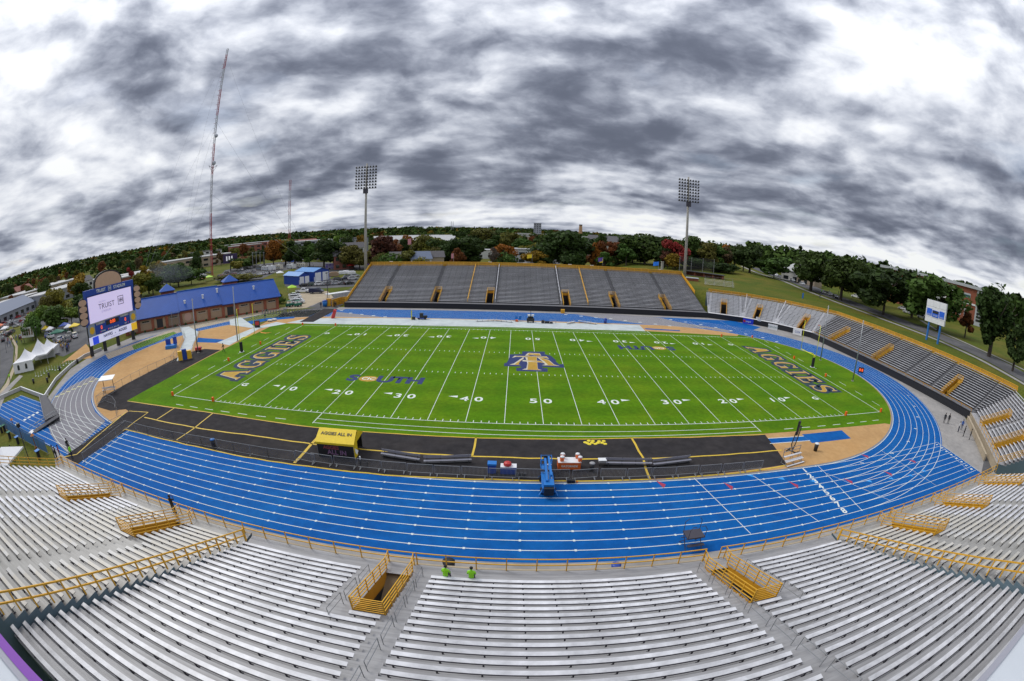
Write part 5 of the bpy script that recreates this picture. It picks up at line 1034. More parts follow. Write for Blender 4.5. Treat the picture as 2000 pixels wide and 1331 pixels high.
# ------------------------------------------------------------------ field house
a_, b_ = Vector((-108.0, 8.5, 0)), Vector((-74.4, 45.8, 0)); dx = (b_-a_).normalized(); FL = (b_-a_).length
fh = thing('field_house', 'long brick field house with a blue ribbed metal roof', 'building', a_, math.atan2(dx.y, dx.x))
EV, RG, DP = 3.9, 8.5, 14.5
mb = MB(); mb.box(0, FL, .25, DP, 0, EV); mb.build('wall', TANP, fh)
mb = MB(); mb.box(-.05, FL+.05, .12, DP+.1, EV-.75, EV+.12); mb.build('brick_band', BRICK, fh); mb = MB(); mb.box(-.05, FL+.05, .10, DP+.1, 0, .45); mb.build('brick_base', BRICK, fh)
mod = FL/11
for i in range(12): mb = MB(); x = min(max(mod*i, .45), FL-.45); mb.box(x-.45, x+.45, 0, .3, 0, EV); mb.build('brick_pier', BRICK, fh)
for i in range(11):
    x = mod*(i+.5)
    if i in (2, 7): mb = MB(); mb.box(x-1.0, x+1.0, .2, .3, .02, 2.9); mb.build('door', BLK, fh); mb = MB(); mb.box(x-1.25, x+1.25, .12, .24, 2.9, 3.15); mb.build('door_head', BRICK, fh); continue
    if i == 4:
        mb = MB(); mb.tube((x,.18,2.05),(x,.26,2.05),1.15,k=28); o = mb.build('roundel', mat('roundel_pink', (.48,.30,.24), .7), fh); continue
    wf = MB(); wf.box(x-1.15, x+1.15, .18, .27, 2.45, 3.0); w_ = wf.build('window', TANP, fh)
    for k in range(3): mb = MB(); mb.box(x-1.10+k*.75, x-.40+k*.75, .16, .20, 2.55, 2.92); mb.build('pane', GLASS, w_)
    mb = MB(); mb.box(x-1.3, x+1.3, .10, .25, 2.36, 2.45); mb.build('sill', mat('stone_sill', (.45,.42,.38), .7), fh)
rib = MB()
def roof_slope(mb, x0, x1, lift):
    e = .55; y0, y1 = -e, DP/2; z0, z1 = EV-.15+lift, RG+lift; sl_ = (z1-z0)/(y1-y0)
    for (ya, za, yb, zb) in ((y0, z0, y1, z1), (DP+e, z0, y1, z1)):
        mb.face([(x0,ya,za),(x1,ya,za),(x1,yb,zb),(x0,yb,zb)] if ya < yb else [(x1,ya,za),(x0,ya,za),(x0,yb,zb),(x1,yb,zb)])
        n = int((x1-x0)/.42)
        for i in range(n+1): x = x0+(x1-x0)*i/n; mb.bar((x,ya,za+.03),(x,yb,zb+.03),.06,.07)
for nm, x0, x1, lf in (('roof', -1, FL*.36, 0), ('roof', FL*.36, FL*.63, .30), ('roof', FL*.63, FL+.7, .05)):
    mb = MB(); roof_slope(mb, x0, x1, lf); mb.build(nm, BLUEROOF, fh); mb = MB(); mb.box(x0, x1, DP/2-.2, DP/2+.2, RG+lf-.02, RG+lf+.10); mb.build('ridge_cap', BLUEROOF, fh); mb = MB(); mb.box(x0, x1, -.62, -.5, EV-.32+lf, EV-.08+lf); mb.build('gutter', NAVY, fh)
for x in (.0, FL): mb = MB(); mb.face([(x,.2,EV),(x,DP,EV),(x,DP/2,RG-.1)]); mb.build('gable', BRICK, fh)
for x in (FL*.30, FL*.73):
    cu = MB(); cu.box(x-2.2, x+2.2, DP/2+1.5, DP/2+5.9, 4, 9.4); c = cu.build('cupola', BRICK, fh); cr_ = MB(); yc = DP/2+3.7
    for k in range(4):
        t = PI/4+k*PI/2; q = 3.7; cr_.face([(x+q*math.cos(t),yc+q*math.sin(t),9.35),(x+q*math.cos(t+PI/2),yc+q*math.sin(t+PI/2),9.35),(x,yc,11.3)])
    cr_.build('cupola_roof', BLUEROOF, c); mb = MB(); mb.box(x-2.7,x+2.7,yc-2.7,yc+2.7,9.2,9.36); mb.build('cupola_eave', NAVY, c)
mb = MB(); mb.box(FL*.30, FL*.75, DP/2+2, DP+6, 0, 7.6); mb.build('rear_block', mat('brown_roof', (.13,.09,.065), .8), fh)
for x, y, z in ((FL*.40, 2.2, 5.7), (FL*.52, 3.0, 6.4), (FL*.62, 4.5, 7.4), (FL*.86, 4.0, 6.7)): mb = MB(); mb.lathe([(.28,-.6),(.28,.6),(.42,.62),(.42,.85)], 10, (x, y, z)); mb.build('roof_vent', WH, fh)
for i in range(14): mb = MB(); x = 3+i*3.3; mb.lathe([(.1,0),(.42,.2),(.36,.5),(.1,.68)], 8); o = mb.build('shrub', None or mat('shrub_green', (.03,.06,.015), .9, var=.4, vscale=4), None, True); p = fh.matrix_basis @ Vector((x, -.55, 0)); o.location = p; tag(o, 'small dark shrub at the foot of the field house wall', 'shrub', 'small shrubs along the field house')
# ------------------------------------------------------------------ twin blue sheds
def shed(label, p, q, dep, h, hr, name='metal_shed'):
    p, q = Vector((*p, 0)), Vector((*q, 0)); d = (q-p).normalized(); w = (q-p).length; r = thing(name, label, 'shed', p, math.atan2(d.y, d.x), 'twin blue metal sheds')
    mb = MB(); mb.prism([(0,0),(w,0),(w,dep),(0,dep)], 0, h); mb.face([(0,0,h),(w,0,h),(w/2,0,hr)]); mb.face([(w,dep,h),(0,dep,h),(w/2,dep,hr)]); mb.build('wall', BLUE, r)
    mb = MB(); e = .35; mb.face([(-e,-e,h-.1),(w/2,-e,hr+.05),(w/2,dep+e,hr+.05),(-e,dep+e,h-.1)][::-1]); mb.face([(w/2,-e,hr+.05),(w+e,-e,h-.1),(w+e,dep+e,h-.1),(w/2,dep+e,hr+.05)][::-1]); mb.build('roof', mat('shed_roof', (.03,.20,.50), .4), r)
    for f in (.28, .76): mb = MB(); mb.box(w*f-w*.19, w*f+w*.19, -.06, .02, .02, h*.86); mb.build('roller_door', WH, r)
    mb = MB(); mb.box(w*.02, w*.06, -.05, .02, 0, 2.1); mb.build('door', WH, r)
    return r
shed('blue metal shed with two white roller doors, nearer the field house', G2(584,557.5), G2(605,554), 12, 4.0, 5.3); shed('blue metal shed with two white roller doors, farther from the field house', G2(613,551), G2(643,546), 14, 4.6, 5.9)
# ------------------------------------------------------------------ video scoreboard
sb = thing('video_scoreboard', 'big video scoreboard on black legs showing a pale lilac screen', 'scoreboard', (-99.8, 0, 0), 0)
def slab(nm, y0, y1, z0, z1, m, x0=-.5, x1=.0, par=sb): mb = MB(); mb.box(x0, x1, y0, y1, z0, z1); return mb.build(nm, m, par)
for y in (-10.4, -5.5, -.4, 5.6): mb = MB(); mb.tube((-.9,y,-.3),(-.9,y,9),.55,k=12); mb.build('leg', BLK, sb)
slab('cabinet', -11.0, 7.0, 6.9, 15.2, BLUE, -.9, -.02)
slab('screen', -10.15, 5.85, 7.5, 13.6, LEDP, -.02, .10)
slab('screen_frame', -10.5, 6.2, 13.6, 13.8, NAVY, -.02, .14); slab('screen_frame', -10.5, 6.2, 7.25, 7.5, GREY, -.02, .14)
Fm = lambda y, z, x=.13: frame((x, y, z), (0,1,0), (0,0,1))
DK = mat('screen_ink', (.03,.02,.06), .5)
text('TRUIST', 1.75, DK, sb, Fm(-3.7, 10.7), 'lettering', spacing=1.05); text('STADIUM', .7, mat('screen_ink_pale', (.40,.33,.5), .5), sb, Fm(-4.0, 9.5), 'lettering', spacing=1.2); text('WELCOME TO', .38, MATS['screen_ink_pale'], sb, Fm(-5.2, 11.85), 'lettering')
def logo(y, z, s, m):
    for b_ in ((-s,s,s*.88,s),(-s,s,-s,-s*.88),(-s,-s*.88,-s,s),(s*.88,s,-s,s),(-.62*s,-.48*s,-.5*s,.5*s),(-.16*s,-.02*s,-.5*s,.5*s),(.14*s,.28*s,-.5*s,.5*s),(.56*s,.70*s,-.5*s,.5*s),(-.62*s,.70*s,-.07*s,.07*s)): mb = MB(); mb.box(.10,.135,y+b_[0],y+b_[1],z+b_[2],z+b_[3]); mb.build('logo_bar', m, sb)
logo(1.6, 11.0, 1.05, DK); text('TRUIST', 1.05, WHITE, sb, Fm(-5.2, 14.45, .02), 'lettering', offset=.02); text('STADIUM', 1.05, WHITE, sb, Fm(1.6, 14.45, .02), 'lettering', offset=.02)
for b_ in ((-.55,.55,.47,.55),(-.55,.55,-.55,-.47),(-.55,-.47,-.55,.55),(.47,.55,-.55,.55),(-.34,-.24,-.3,.3),(-.04,.05,-.3,.3),(.24,.34,-.3,.3),(-.34,.34,-.05,.05)): slab('logo_bar', -2.0+b_[0], -2.0+b_[1], 14.5+b_[2], 14.5+b_[3], WHITE, -.02, .03)
slab('score_panel', -8.6, 4.4, 4.6, 7.2, BLUE, -.5, .05); slab('clock_face', -4.6, .2, 6.0, 7.05, BLK, .05, .10); text('0:00', 1.15, LEDB, sb, Fm(-2.2, 6.5), 'digits', offset=.03)
text('0', 1.2, LEDB, sb, Fm(-6.4, 5.9), 'digits', offset=.03); text('0', 1.2, LEDB, sb, Fm(2.6, 5.9), 'digits', offset=.03)
for y, s in ((-6.6, 'AGGIES'), (2.4, 'VISITORS')): slab('team_plate', y-1.6, y+1.6, 6.75, 7.2, GREY, .05, .10); text(s, .42, WHITE, sb, Fm(y, 6.97), 'lettering')
for y, s, m in ((-6.9,'1',LEDB),(-5.9,'DOWN',WHITE),(-4.0,'4',LEDB),(-3.0,'TO GO',WHITE),(-1.0,'BALL ON',WHITE),(2.6,'QTR',WHITE),(3.6,'1',LEDB)): text(s, .45, m, sb, Fm(y, 5.0), 'lettering', offset=.01)
for y0, y1 in ((-10.9,-8.7), (4.5,7.0)): slab('side_panel', y0, y1, 4.5, 7.3, mat('panel_grey_blue', (.25,.30,.36), .6), -.4, .05); mb = MB(); mb.tube((.05,(y0+y1)/2,5.9),(.10,(y0+y1)/2,5.9),.85,k=20); mb.build('gold_disc', MATS['sled_gold'], sb)
slab('lower_screen', -10.95, 6.8, 2.55, 4.4, mat('led_lilac', (.66,.66,.86), .4, emit=.35), -.4, .06); slab('gold_block', 4.6, 6.8, 2.57, 4.38, mat('led_gold', (.85,.50,.02), .4, emit=.25), .06, .10); slab('blue_block', -10.0, -7.9, 2.57, 4.3, mat('led_blue', (.03,.08,.75), .4, emit=.3), .06, .10)
text('HAWKS', .95, NAVY, sb, Fm(-4.4, 3.7, .09), 'lettering', offset=.03); text('AGGIES', .95, NAVY, sb, Fm(1.2, 3.7, .09), 'lettering', offset=.03); text('vs', .6, DK, sb, Fm(-1.7, 3.6, .09)); text('SATURDAY AT 1 PM', .4, MATS['screen_ink_pale'], sb, Fm(-1.8, 2.9, .09))
# plain tan boards stand in for the cut-out figure round the screen
TANB = mat('board_tan', (.50,.33,.22), .6, var=.06)
def board(nm, pts, m, x0, x1): mb = MB(); n = len(pts); mb.face([(x1,*p) for p in pts]); mb.face([(x0,*p) for p in pts][::-1]); [mb.face([(x0,*pts[i]),(x0,*pts[(i+1)%n]),(x1,*pts[(i+1)%n]),(x1,*pts[i])]) for i in range(n)]; return mb.build(nm, m, sb)
arch = lambda y0, y1, z0, z1, k=14: [(y0+(y1-y0)*.5*(1-math.cos(t)), z0+(z1-z0)*math.sin(t)**.7) for t in np.linspace(0, PI, k)]
board('crest_edge', arch(-7.3, 3.1, 15.2, 18.9), BLK, -.75, -.35); board('crest_board', arch(-6.9, 2.7, 15.2, 18.5), TANB, -.35, -.25)
for y0, y1 in ((-13.7,-10.6), (6.6,9.4)):
    pts = [((y0+y1)/2+(y1-y0)/2*math.cos(t), 10.5+3.2*math.copysign(abs(math.sin(t))**.7, math.sin(t))) for t in np.linspace(0, 2*PI, 25)[:-1]]; board('side_board_edge', pts, BLK, .02, .25)
    for k in range(4): cz = 8.35+k*1.45; board('side_board', [((y0+y1)/2+(y1-y0)*.43*math.cos(t), cz+.72*math.sin(t)) for t in np.linspace(0, 2*PI, 19)[:-1]], TANB, .25, .34+.01*k)
# ------------------------------------------------------------------ right scoreboard
rs = thing('scoreboard', 'white and blue scoreboard on two blue legs behind the end stand', 'scoreboard', (107.2, 2.8, 6.0), math.radians(180)+.05)
for y in (-2.3, 2.3): mb = MB(); mb.tube((0,y,-.5),(0,y,7),.35,k=12); mb.build('leg', mat('leg_blue', (.03,.17,.50), .45), rs)
SB2 = mat('scoreboard_blue', (.02,.12,.62), .45)
for i in range(3):
    y = -2.6+2.6*i; mb = MB(); mb.box(.2,.9,y-1.28,y+1.28,7.9,10.3) if 0 else mb.box(-.2,.5,y-1.28,y+1.28,9.2,10.9); mb.build('advert_panel', WH, rs); mb = MB(); mb.box(-.2,.5,y-1.28,y+1.28,5.0,6.3); mb.build('advert_panel', WH, rs)
mb = MB(); mb.box(-.2,.5,-3.9,3.9,6.35,9.15); mb.build('score_panel', WH, rs); mb = MB(); mb.box(.5,.56,-3.5,-1.5,6.7,8.6); mb.build('team_panel', SB2, rs); mb = MB(); mb.box(.5,.56,1.5,3.5,6.7,8.6); mb.build('team_panel', SB2, rs); mb = MB(); mb.box(.5,.58,-1.3,1.3,6.6,8.4); mb.build('clock_panel', SB2, rs); mb = MB(); mb.box(.58,.62,-1.1,1.1,7.6,8.3); mb.build('clock_face', BLK, rs)
FR2 = lambda y, z: frame((.64, y, z), (0,1,0), (0,0,1))
text('HOME', .55, WHITE, rs, FR2(-2.5, 6.95)); text('GUEST', .55, WHITE, rs, FR2(2.5, 6.95)); text('AGGIES', .55, WHITE, rs, FR2(0, 7.05))
# ------------------------------------------------------------------ brick campus building on the right
bb = thing('campus_building', 'red brick campus building with a flat pale roof edge behind the right trees', 'building', (203, 72, 6), math.radians(116))
mb = MB(); mb.box(-34,34,-25,0,0,17); mb.build('wall', BRICK, bb); mb = MB(); mb.box(-35,35,-26,1,17,18.4); mb.build('roof', mat('roof_edge_grey', (.42,.44,.45), .6), bb); mb = MB(); mb.box(-34.1,34.1,.0,.3,9.0,9.8); mb.build('string_course', WH, bb); mb = MB(); mb.box(-34.3,-28,-25,.35,0,17); mb.build('corner_tower', MATS['roof_edge_grey'], bb)
for x in (-18, 0, 18):
    wf = MB(); wf.box(x-6, x+6, .0, .25, 12.2, 14.2); w_ = wf.build('window', MATS['roof_edge_grey'], bb); mb = MB(); mb.box(x-5.8, x+5.8, .2, .30, 12.4, 13.4); mb.build('pane', mat('teal_glass', (.03,.10,.10), .1), w_)
    for k in range(3): wf = MB(); wf.box(x-5+k*4, x-3+k*4, 0, .2, 3, 6.5); w_ = wf.build('window', WH, bb); mb = MB(); mb.box(x-4.8+k*4, x-3.2+k*4, .18, .25, 3.2, 6.3); mb.build('pane', GLASS, w_)
for z in np.arange(2, 16.5, 1.6): mb = MB(); mb.box(-33.5,-29,.3,.42,z,z+1.1); mb.build('louvre', BLK, bb)
# baseball dugout, backstop and little stand on the knoll
p = G(1362,557,6); dg_ = boxy('dugout', 'long brick dugout on the lawn behind the far corner', 'dugout', (G2(1375,545,5.5)[0], G2(1375,545,5.5)[1], 5.4), [('wall', BRICK, [(-9,9,2,2.4,0,2.6),(-9,-8.6,-1,2,0,2.6),(8.6,9,-1,2,0,2.6)]), ('roof', BLK, [(-9.5,9.5,-1.4,2.6,2.6,2.85)]), ('post', BRICK, [(-4.6,-4.2,-1,-.6,0,2.6),(-.2,.2,-1,-.6,0,2.6),(4.2,4.6,-1,-.6,0,2.6)]), ('rail', GREYR, [(-9,9,-1.1,-1.0,.9,1.0)])], -.65)
boxy('brick_hut', 'low brick hut beside the right end of the far stand', 'hut', (G2(1349,553,5)[0], G2(1349,553,5)[1], 4.4), [('wall', BRICK, [(-3,3,-2,2,0,2.6)]), ('roof', GREY, [(-3.2,3.2,-2.2,2.2,2.6,2.8)])], -.3)
bs_ = thing('backstop', 'tall grey net backstop on the lawn behind the far corner', 'backstop', (G2(1383,548,5.5)[0], G2(1383,548,5.5)[1]+14, 5.4))
for x in (-9, -3, 3, 9): mb = MB(); mb.tube((x,0,0),(x,0,9),.12,k=6); mb.build('post', GREYR, bs_)
mb = MB(); mb.face([(-9,0,0),(9,0,0),(9,0,9),(-9,0,9)]); mb.build('net', MESHG, bs_)
r = thing('lawn_bleacher', 'small grey bleacher with folded rows on the lawn behind the corner rail', 'bleachers', (G2(1405,560,6)[0], G2(1405,560,6)[1], 5.9), -.35)
for k in range(5): mb = MB(); mb.box(-6,6,k*.7,k*.7+.3,.5+.4*k,.56+.4*k); mb.build('seat', ALU_F, r)
for x in (-5.5, -2, 2, 5.5): mb = MB(); mb.bar((x,0,.0),(x,3,2.0),.08); mb.bar((x,3,0),(x,3.1,3.2),.08); mb.build('frame', GREYR, r)
mb = MB(); mb.bar((-6,3.1,3.2),(6,3.1,3.2),.06); mb.build('rail', GREYR, r)
# ------------------------------------------------------------------ vehicles
PAINT = mat('car_paint', (.5,.5,.5), .25, objcol=True, coat=.6, spec=.6)
def profile_body(mb, prof, w, inset=.0, z0=.0):
    n = len(prof)
    for sx in (-1, 1):
        pts = [(sx*(w/2-inset*max(0, (z-.95))), y, z) for y, z in prof]; mb.face(pts if sx > 0 else pts[::-1])
    for i in range(n):
        (ya, za), (yb, zb) = prof[i], prof[(i+1)%n]; fa, fb = w/2-inset*max(0, za-.95), w/2-inset*max(0, zb-.95); mb.face([(-fa,ya,za),(-fb,yb,zb),(fb,yb,zb),(fa,ya,za)][::-1])
def vehicle(kind):
    r = thing('parked_car' if kind in ('sedan', 'suv') else {'pickup': 'pickup_truck', 'van': 'delivery_van', 'rv': 'motorhome'}[kind], 'x', 'car' if kind in ('sedan','suv') else kind if kind != 'rv' else 'motorhome', (0,0,0))
    P = {'sedan': [(2.25,.30),(2.3,.62),(2.1,.78),(1.15,.92),(.45,1.38),(-.75,1.42),(-1.55,1.0),(-2.2,.95),(-2.3,.6),(-2.25,.30)],
         'suv': [(2.3,.35),(2.35,.75),(2.15,.95),(1.3,1.08),(.7,1.62),(-1.75,1.70),(-2.25,1.05),(-2.35,.7),(-2.3,.35)],
         'pickup': [(2.8,.45),(2.85,.95),(2.6,1.10),(1.55,1.18),(.95,1.82),(-.45,1.85),(-.7,1.22),(-2.8,1.20),(-2.85,.5)],
         'van': [(2.8,.4),(2.85,.95),(2.6,1.1),(1.9,1.25),(1.3,2.0),(-2.7,2.05),(-2.85,1.2),(-2.8,.4)],
         'rv': [(4.6,.5),(4.7,1.2),(4.5,2.2),(4.2,3.1),(-4.5,3.2),(-4.6,.5)]}[kind]
    w = {'sedan': 1.78, 'suv': 1.88, 'pickup': 2.0, 'van': 2.0, 'rv': 2.5}[kind]; mb = MB(); profile_body(mb, P, w, .22 if kind != 'rv' else .03); mb.build('body', PAINT, r)
    gl = MB()
    if kind == 'rv':
        gl.box(-1.1,1.1,4.42,4.58,1.5,2.4)
        for sx in (-1,1):
            for y in (-3.6,-1.6,.6,2.6): wn = MB(); wn.box(sx*1.20-.04,sx*1.20+.04,y,y+1.1,1.7,2.3); wn.build('window', GLASS, r)
        for sx in (-1, 1): st = MB(); st.box(sx*1.23-.03,sx*1.23+.03,-4.3,4.2,1.0,1.35); st.build('stripe', mat('rv_stripe', (.10,.16,.22), .5), r)
        ac = MB(); ac.box(-.5,.5,-1.5,-.4,3.15,3.45); ac.build('roof_unit', WH, r)
    else:
        y0, y1, zt, zb = {'sedan': (-1.35,.95,1.34,1.0), 'suv': (-2.0,1.15,1.58,1.14), 'pickup': (-.45,1.4,1.74,1.26), 'van': (.6,1.8,1.85,1.3)}[kind]
        for sx in (-1, 1): a, c = w/2-.22*(zb-.95)+.012, w/2-.22*(zt-.95)+.012; gl.face([(sx*a,y0,zb),(sx*a,y1-.1,zb),(sx*c,y1-.75,zt),(sx*c,y0+.45,zt)][::sx])
        def wsn(p, q): (ya, za), (yb, zb_) = p, q; d = Vector((0, yb-ya, zb_-za)); n_ = Vector((0, -d.z, d.y)).normalized()*.015; n_ = n_ if n_.z > 0 else -n_; A = Vector((0,ya,za))+d*.1+n_; B = Vector((0,yb,zb_))-d*.08+n_; ia, ib = w/2-.22*max(0,A.z-.95)-.10, w/2-.22*max(0,B.z-.95)-.10; gl.face([(-ia,A.y,A.z),(ia,A.y,A.z),(ib,B.y,B.z),(-ib,B.y,B.z)])
        if kind == 'sedan': wsn(P[3], P[4]); wsn(P[6], P[5])
        if kind == 'suv': wsn(P[3], P[4]); wsn(P[6], P[5])
        if kind == 'pickup': wsn(P[3], P[4]); wsn(P[6], P[5]); bd = MB(); bd.box(-.85,.85,-2.7,-.85,1.215,1.225); bd.build('cargo_bed', BLK, r)
        if kind == 'van': wsn(P[3], P[4])
    gl.build('glazing', GLASS, r)
    ax = {'sedan': 1.4, 'suv': 1.42, 'pickup': 1.75, 'van': 1.75, 'rv': 2.9}[kind]; rr = {'sedan': .33, 'suv': .37, 'pickup': .42, 'van': .38, 'rv': .48}[kind]
    wm = MB(); wm.tube((-.11,0,0),(.11,0,0),rr,k=14); wm = wm.mesh('wheel', [RUB]); rm = MB(); rm.tube((-.12,0,0),(.12,0,0),rr*.55,k=10); rm = rm.mesh('rim', [GREY])
    for sx in (-1, 1):
        for y in (-ax, ax): o = link('wheel', wm, r); o.location = (sx*(w/2-.08), y, rr); q = link('rim', rm, o)
        mb = MB(); yf = max(p[0] for p in P); mb.box(sx*w*.36-.16, sx*w*.36+.16, yf-.12, yf+.01, .62, .78); mb.build('headlight', WH, r); mb = MB(); yr = min(p[0] for p in P); mb.box(sx*w*.38-.14, sx*w*.38+.14, yr-.01, yr+.08, .72, .92); mb.build('tail_light', RED, r)
    return freeze(r)
PROTO = {k: vehicle(k) for k in ('sedan','suv','pickup','van','rv')}; USED = set()
CC = {'white': (.72,.73,.74), 'silver': (.42,.43,.45), 'grey': (.16,.165,.17), 'black': (.012,.012,.014), 'navy': (.012,.018,.05), 'red': (.33,.02,.02), 'blue': (.02,.08,.28), 'cream': (.62,.58,.48), 'green': (.01,.10,.05), 'dark green': (.015,.05,.035)}
def park(kind, col, x, y, rz, label, group, z=.02):
    c = (*CC[col], 1)
    if kind not in USED:
        USED.add(kind); r = PROTO[kind]; r.location = (x, y, z); r.rotation_euler.z = rz; r['label'] = label
        for o in KIDS[r.name]: o.color = c
    else: r = dup(PROTO[kind], (x, y, z), rz, label, color=c)
    r['group'] = group; return r
CG_ = 'cars parked before the blue sheds'
for i, (u, v, k, c) in enumerate(((594,560,'sedan','black'),(601,559,'sedan','grey'),(611,558.5,'suv','dark green'),(624,558,'suv','white'),(635,557.5,'sedan','silver'),(645,557,'suv','grey'),(656,556.5,'suv','silver'),(670,556,'sedan','grey'),(682,556,'sedan','black'),(660,549,'suv','black'),(674,547,'sedan','navy'),(689,547,'suv','silver'),(693,541.5,'suv','silver'),(680,544,'suv','grey'))):
    park(k, c, *G2(u,v), -.9, f'{c} car before the blue sheds, {["first","second","third","fourth","fifth","sixth","seventh","eighth","last"][i]} in the front row' if i < 9 else f'{c} car before the blue sheds, {["first","second","third","fourth","fifth"][i-9]} in the back row', CG_)
for i, (u, v) in enumerate(((570,580.5),(572,585.5),(574,590),(577,594.5))): park('suv' if i % 2 else 'sedan', 'white', *G2(u+5,v-1), -1.15, f'white car in the short row by the field house end, {["farthest","third from the front","second from the front","nearest"][i]}', 'white cars by the field house end')
park('pickup', 'white', *G2(592,572.5), -1.42, 'white pickup truck parked beside the navy van', 'vehicles on the concrete lot'); park('van', 'navy', *G2(618,573.5), -1.42, 'long dark navy van on the concrete lot', 'vehicles on the concrete lot')
for i, (u, v) in enumerate(((566,599.5),(582,599))): boxy('utility_cart', ['dark green utility cart by the white cars, left one','green utility cart by the white cars, right one'][i], 'cart', at(u,v), [('body', DGREEN, [(-.7,.7,-1.2,1.2,.35,.95)]), ('roof', DGREEN, [(-.7,.7,-.9,.7,1.75,1.85)]), ('post', BLK, [(-.7,-.64,-.9,-.84,.9,1.8),(.64,.7,-.9,-.84,.9,1.8),(-.7,-.64,.6,.66,.9,1.8),(.64,.7,.6,.66,.9,1.8)]), ('wheel', RUB, [(-.75,-.5,-.9,-.4,0,.5),(.5,.75,-.9,-.4,0,.5),(-.75,-.5,.5,1.0,0,.5),(.5,.75,.5,1.0,0,.5)])], -.3)
RVW = ['leftmost','second from the left','third from the left','fourth from the left','fifth from the left','rightmost']
for i, (u, v) in enumerate(((508,528),(521,529.5),(530,528.5),(543,526.5),(569,525.5),(590,523.5))): park('rv', ['grey','white','white','cream','white','cream'][i], *G2(u,v), 1.0+.15*(i % 2), f'{["grey","white","white","cream","white","cream"][i]} motorhome in the row before the woods, {RVW[i]}', 'motorhomes in the far lot')
for i in range(9): park(RND.choice(('sedan','suv')), ['white','silver','white','grey','white','silver','black','white','silver'][i], *G2(508+2.7*i, 537.5-.35*i), 1.1, f'{["white","silver","white","grey","white","silver","black","white","silver"][i]} car in the lot before the motorhomes, {["first","second","third","fourth","fifth","sixth","seventh","eighth","last"][i]} from the left', 'cars before the motorhomes')
for i in range(34):
    u = 296+RND.uniform(0,118); v = 562-(u-300)*.19+RND.uniform(-10,3)-3; c = RND.choice(('white','white','silver','black','grey','red')); park(RND.choice(('sedan','suv','suv')), c, *G2(u,v), RND.choice((.7,-.8))+RND.uniform(-.1,.1), f'{c} car in the crowded lot behind the field house roof', 'cars behind the field house')
for i, (u, v, c) in enumerate(((253,574,'white'),(262,571,'cream'),(272,569,'grey'),(281,566,'black'),(289,564,'black'))): park('suv', c, *G2(u,v), .6, f'{c} car on the grass just right of the video scoreboard, {["first","second","third","fourth","fifth"][i]}', 'cars beside the video scoreboard')
for i, (u, v, k, c) in enumerate(((93,659,'suv','blue'),(101,655,'suv','white'),(99,661,'suv','white'),(118,667,'suv','white'),(126,663,'sedan','black'),(131,668,'suv','grey'),(136,660,'pickup','grey'),(146,660,'suv','white'),(135,650,'suv','green'),(42,660.5,'sedan','navy'),(6,667,'suv','black'))):
    park(k, c, *G2(u,v), .9+.3*(i % 3), f'{c} {"pickup" if k == "pickup" else "car"} in the tailgate lot, {["beside the blue canopy","behind the blue car","in front of the blue car","behind the green canopy","right of the green canopy","nearest the scoreboard leg","in the second row by the scoreboard","under the scoreboard edge","beside the yellow canopy","alone on the verge of the road","at the left edge of the lot"][i]}', 'vehicles in the tailgate lot')
k_ = 0
for (xa, ya), (xb, yb), n in (((176,215),(146,118),11), ((139,95),(134,76),3)):
    for i in range(n):
        t = (i+.3)/n; x, y = xa+(xb-xa)*t, ya+(yb-ya)*t; c = ['white','black','silver','navy','white','grey','silver','red','white','black','silver','white','grey','black'][k_]; park('sedan' if k_ % 2 else 'suv', c, x-3.2, y, math.atan2(yb-ya, xb-xa)-PI/2, f'{c} car parked along the road under the right trees, {["first","second","third","fourth","fifth","sixth","seventh","eighth","ninth","tenth","eleventh","twelfth","thirteenth","last"][k_]} from the far end', 'cars along the road on the right', terr(x-3, y)+.09); k_ += 1
for i, (u, v, c) in enumerate(((1672,582,'white'),(1762,605,'white'),(1772,612,'silver'),(1782,614,'black'),(1792,617,'black'),(1786,608,'white'),(1800,622,'white'))):
    p = G(u, v, 6.2); park('pickup' if i == 0 else 'suv', c, p.x, p.y, .25, [f'white pickup alone on the right road by the walkers','white car behind the trunk of the right tree','silver car left of the white and blue scoreboard','black car left of the white and blue scoreboard','black car just beside the scoreboard edge','white car farther back, left of the scoreboard','white car tucked against the scoreboard edge'][i], 'cars on the right road', terr(p.x, p.y)+.10)
for i in range(30):
    u = RND.uniform(0, 62); v = 664-u*.62+RND.uniform(-26,4); c = RND.choice(('white','silver','black','grey','red','white','navy')); park(RND.choice(('sedan','suv','suv')), c, *G2(u,v), .6+RND.choice((0,1.57)), f'{c} car in the packed streets at the far left, {"nearer the road" if v > 640 else "farther back"}', 'cars at the far left')
for i in range(26):
    u = RND.uniform(425, 500); v = 546-(u-425)*.22+RND.uniform(-9,6); c = RND.choice(('white','silver','black','grey','white','red')); park(RND.choice(('sedan','suv','suv')), c, *G2(u,v), 1.0+RND.choice((0,.1)), f'{c} car in the wide lot between the field house and the motorhomes, {"left" if u < 460 else "right"} half', 'cars in the wide lot')
# golf cart by the field house
boxy('golf_cart', 'white golf cart with a roof in front of the field house', 'cart', at(478,606), [('body', WH, [(-1.3,1.3,-.6,.6,.3,.85)]), ('roof', WH, [(-.9,.9,-.6,.6,1.85,1.92)]), ('post', GREY, [(-.9,-.85,-.55,-.5,.8,1.85),(.85,.9,-.55,-.5,.8,1.85),(-.9,-.85,.5,.55,.8,1.85),(.85,.9,.5,.55,.8,1.85)]), ('seat', BLK, [(-.4,.1,-.5,.5,.85,1.2)]), ('wheel', RUB, [(-1.1,-.6,-.65,-.5,0,.5),(.6,1.1,-.65,-.5,0,.5),(-1.1,-.6,.5,.65,0,.5),(.6,1.1,.5,.65,0,.5)])], .8)
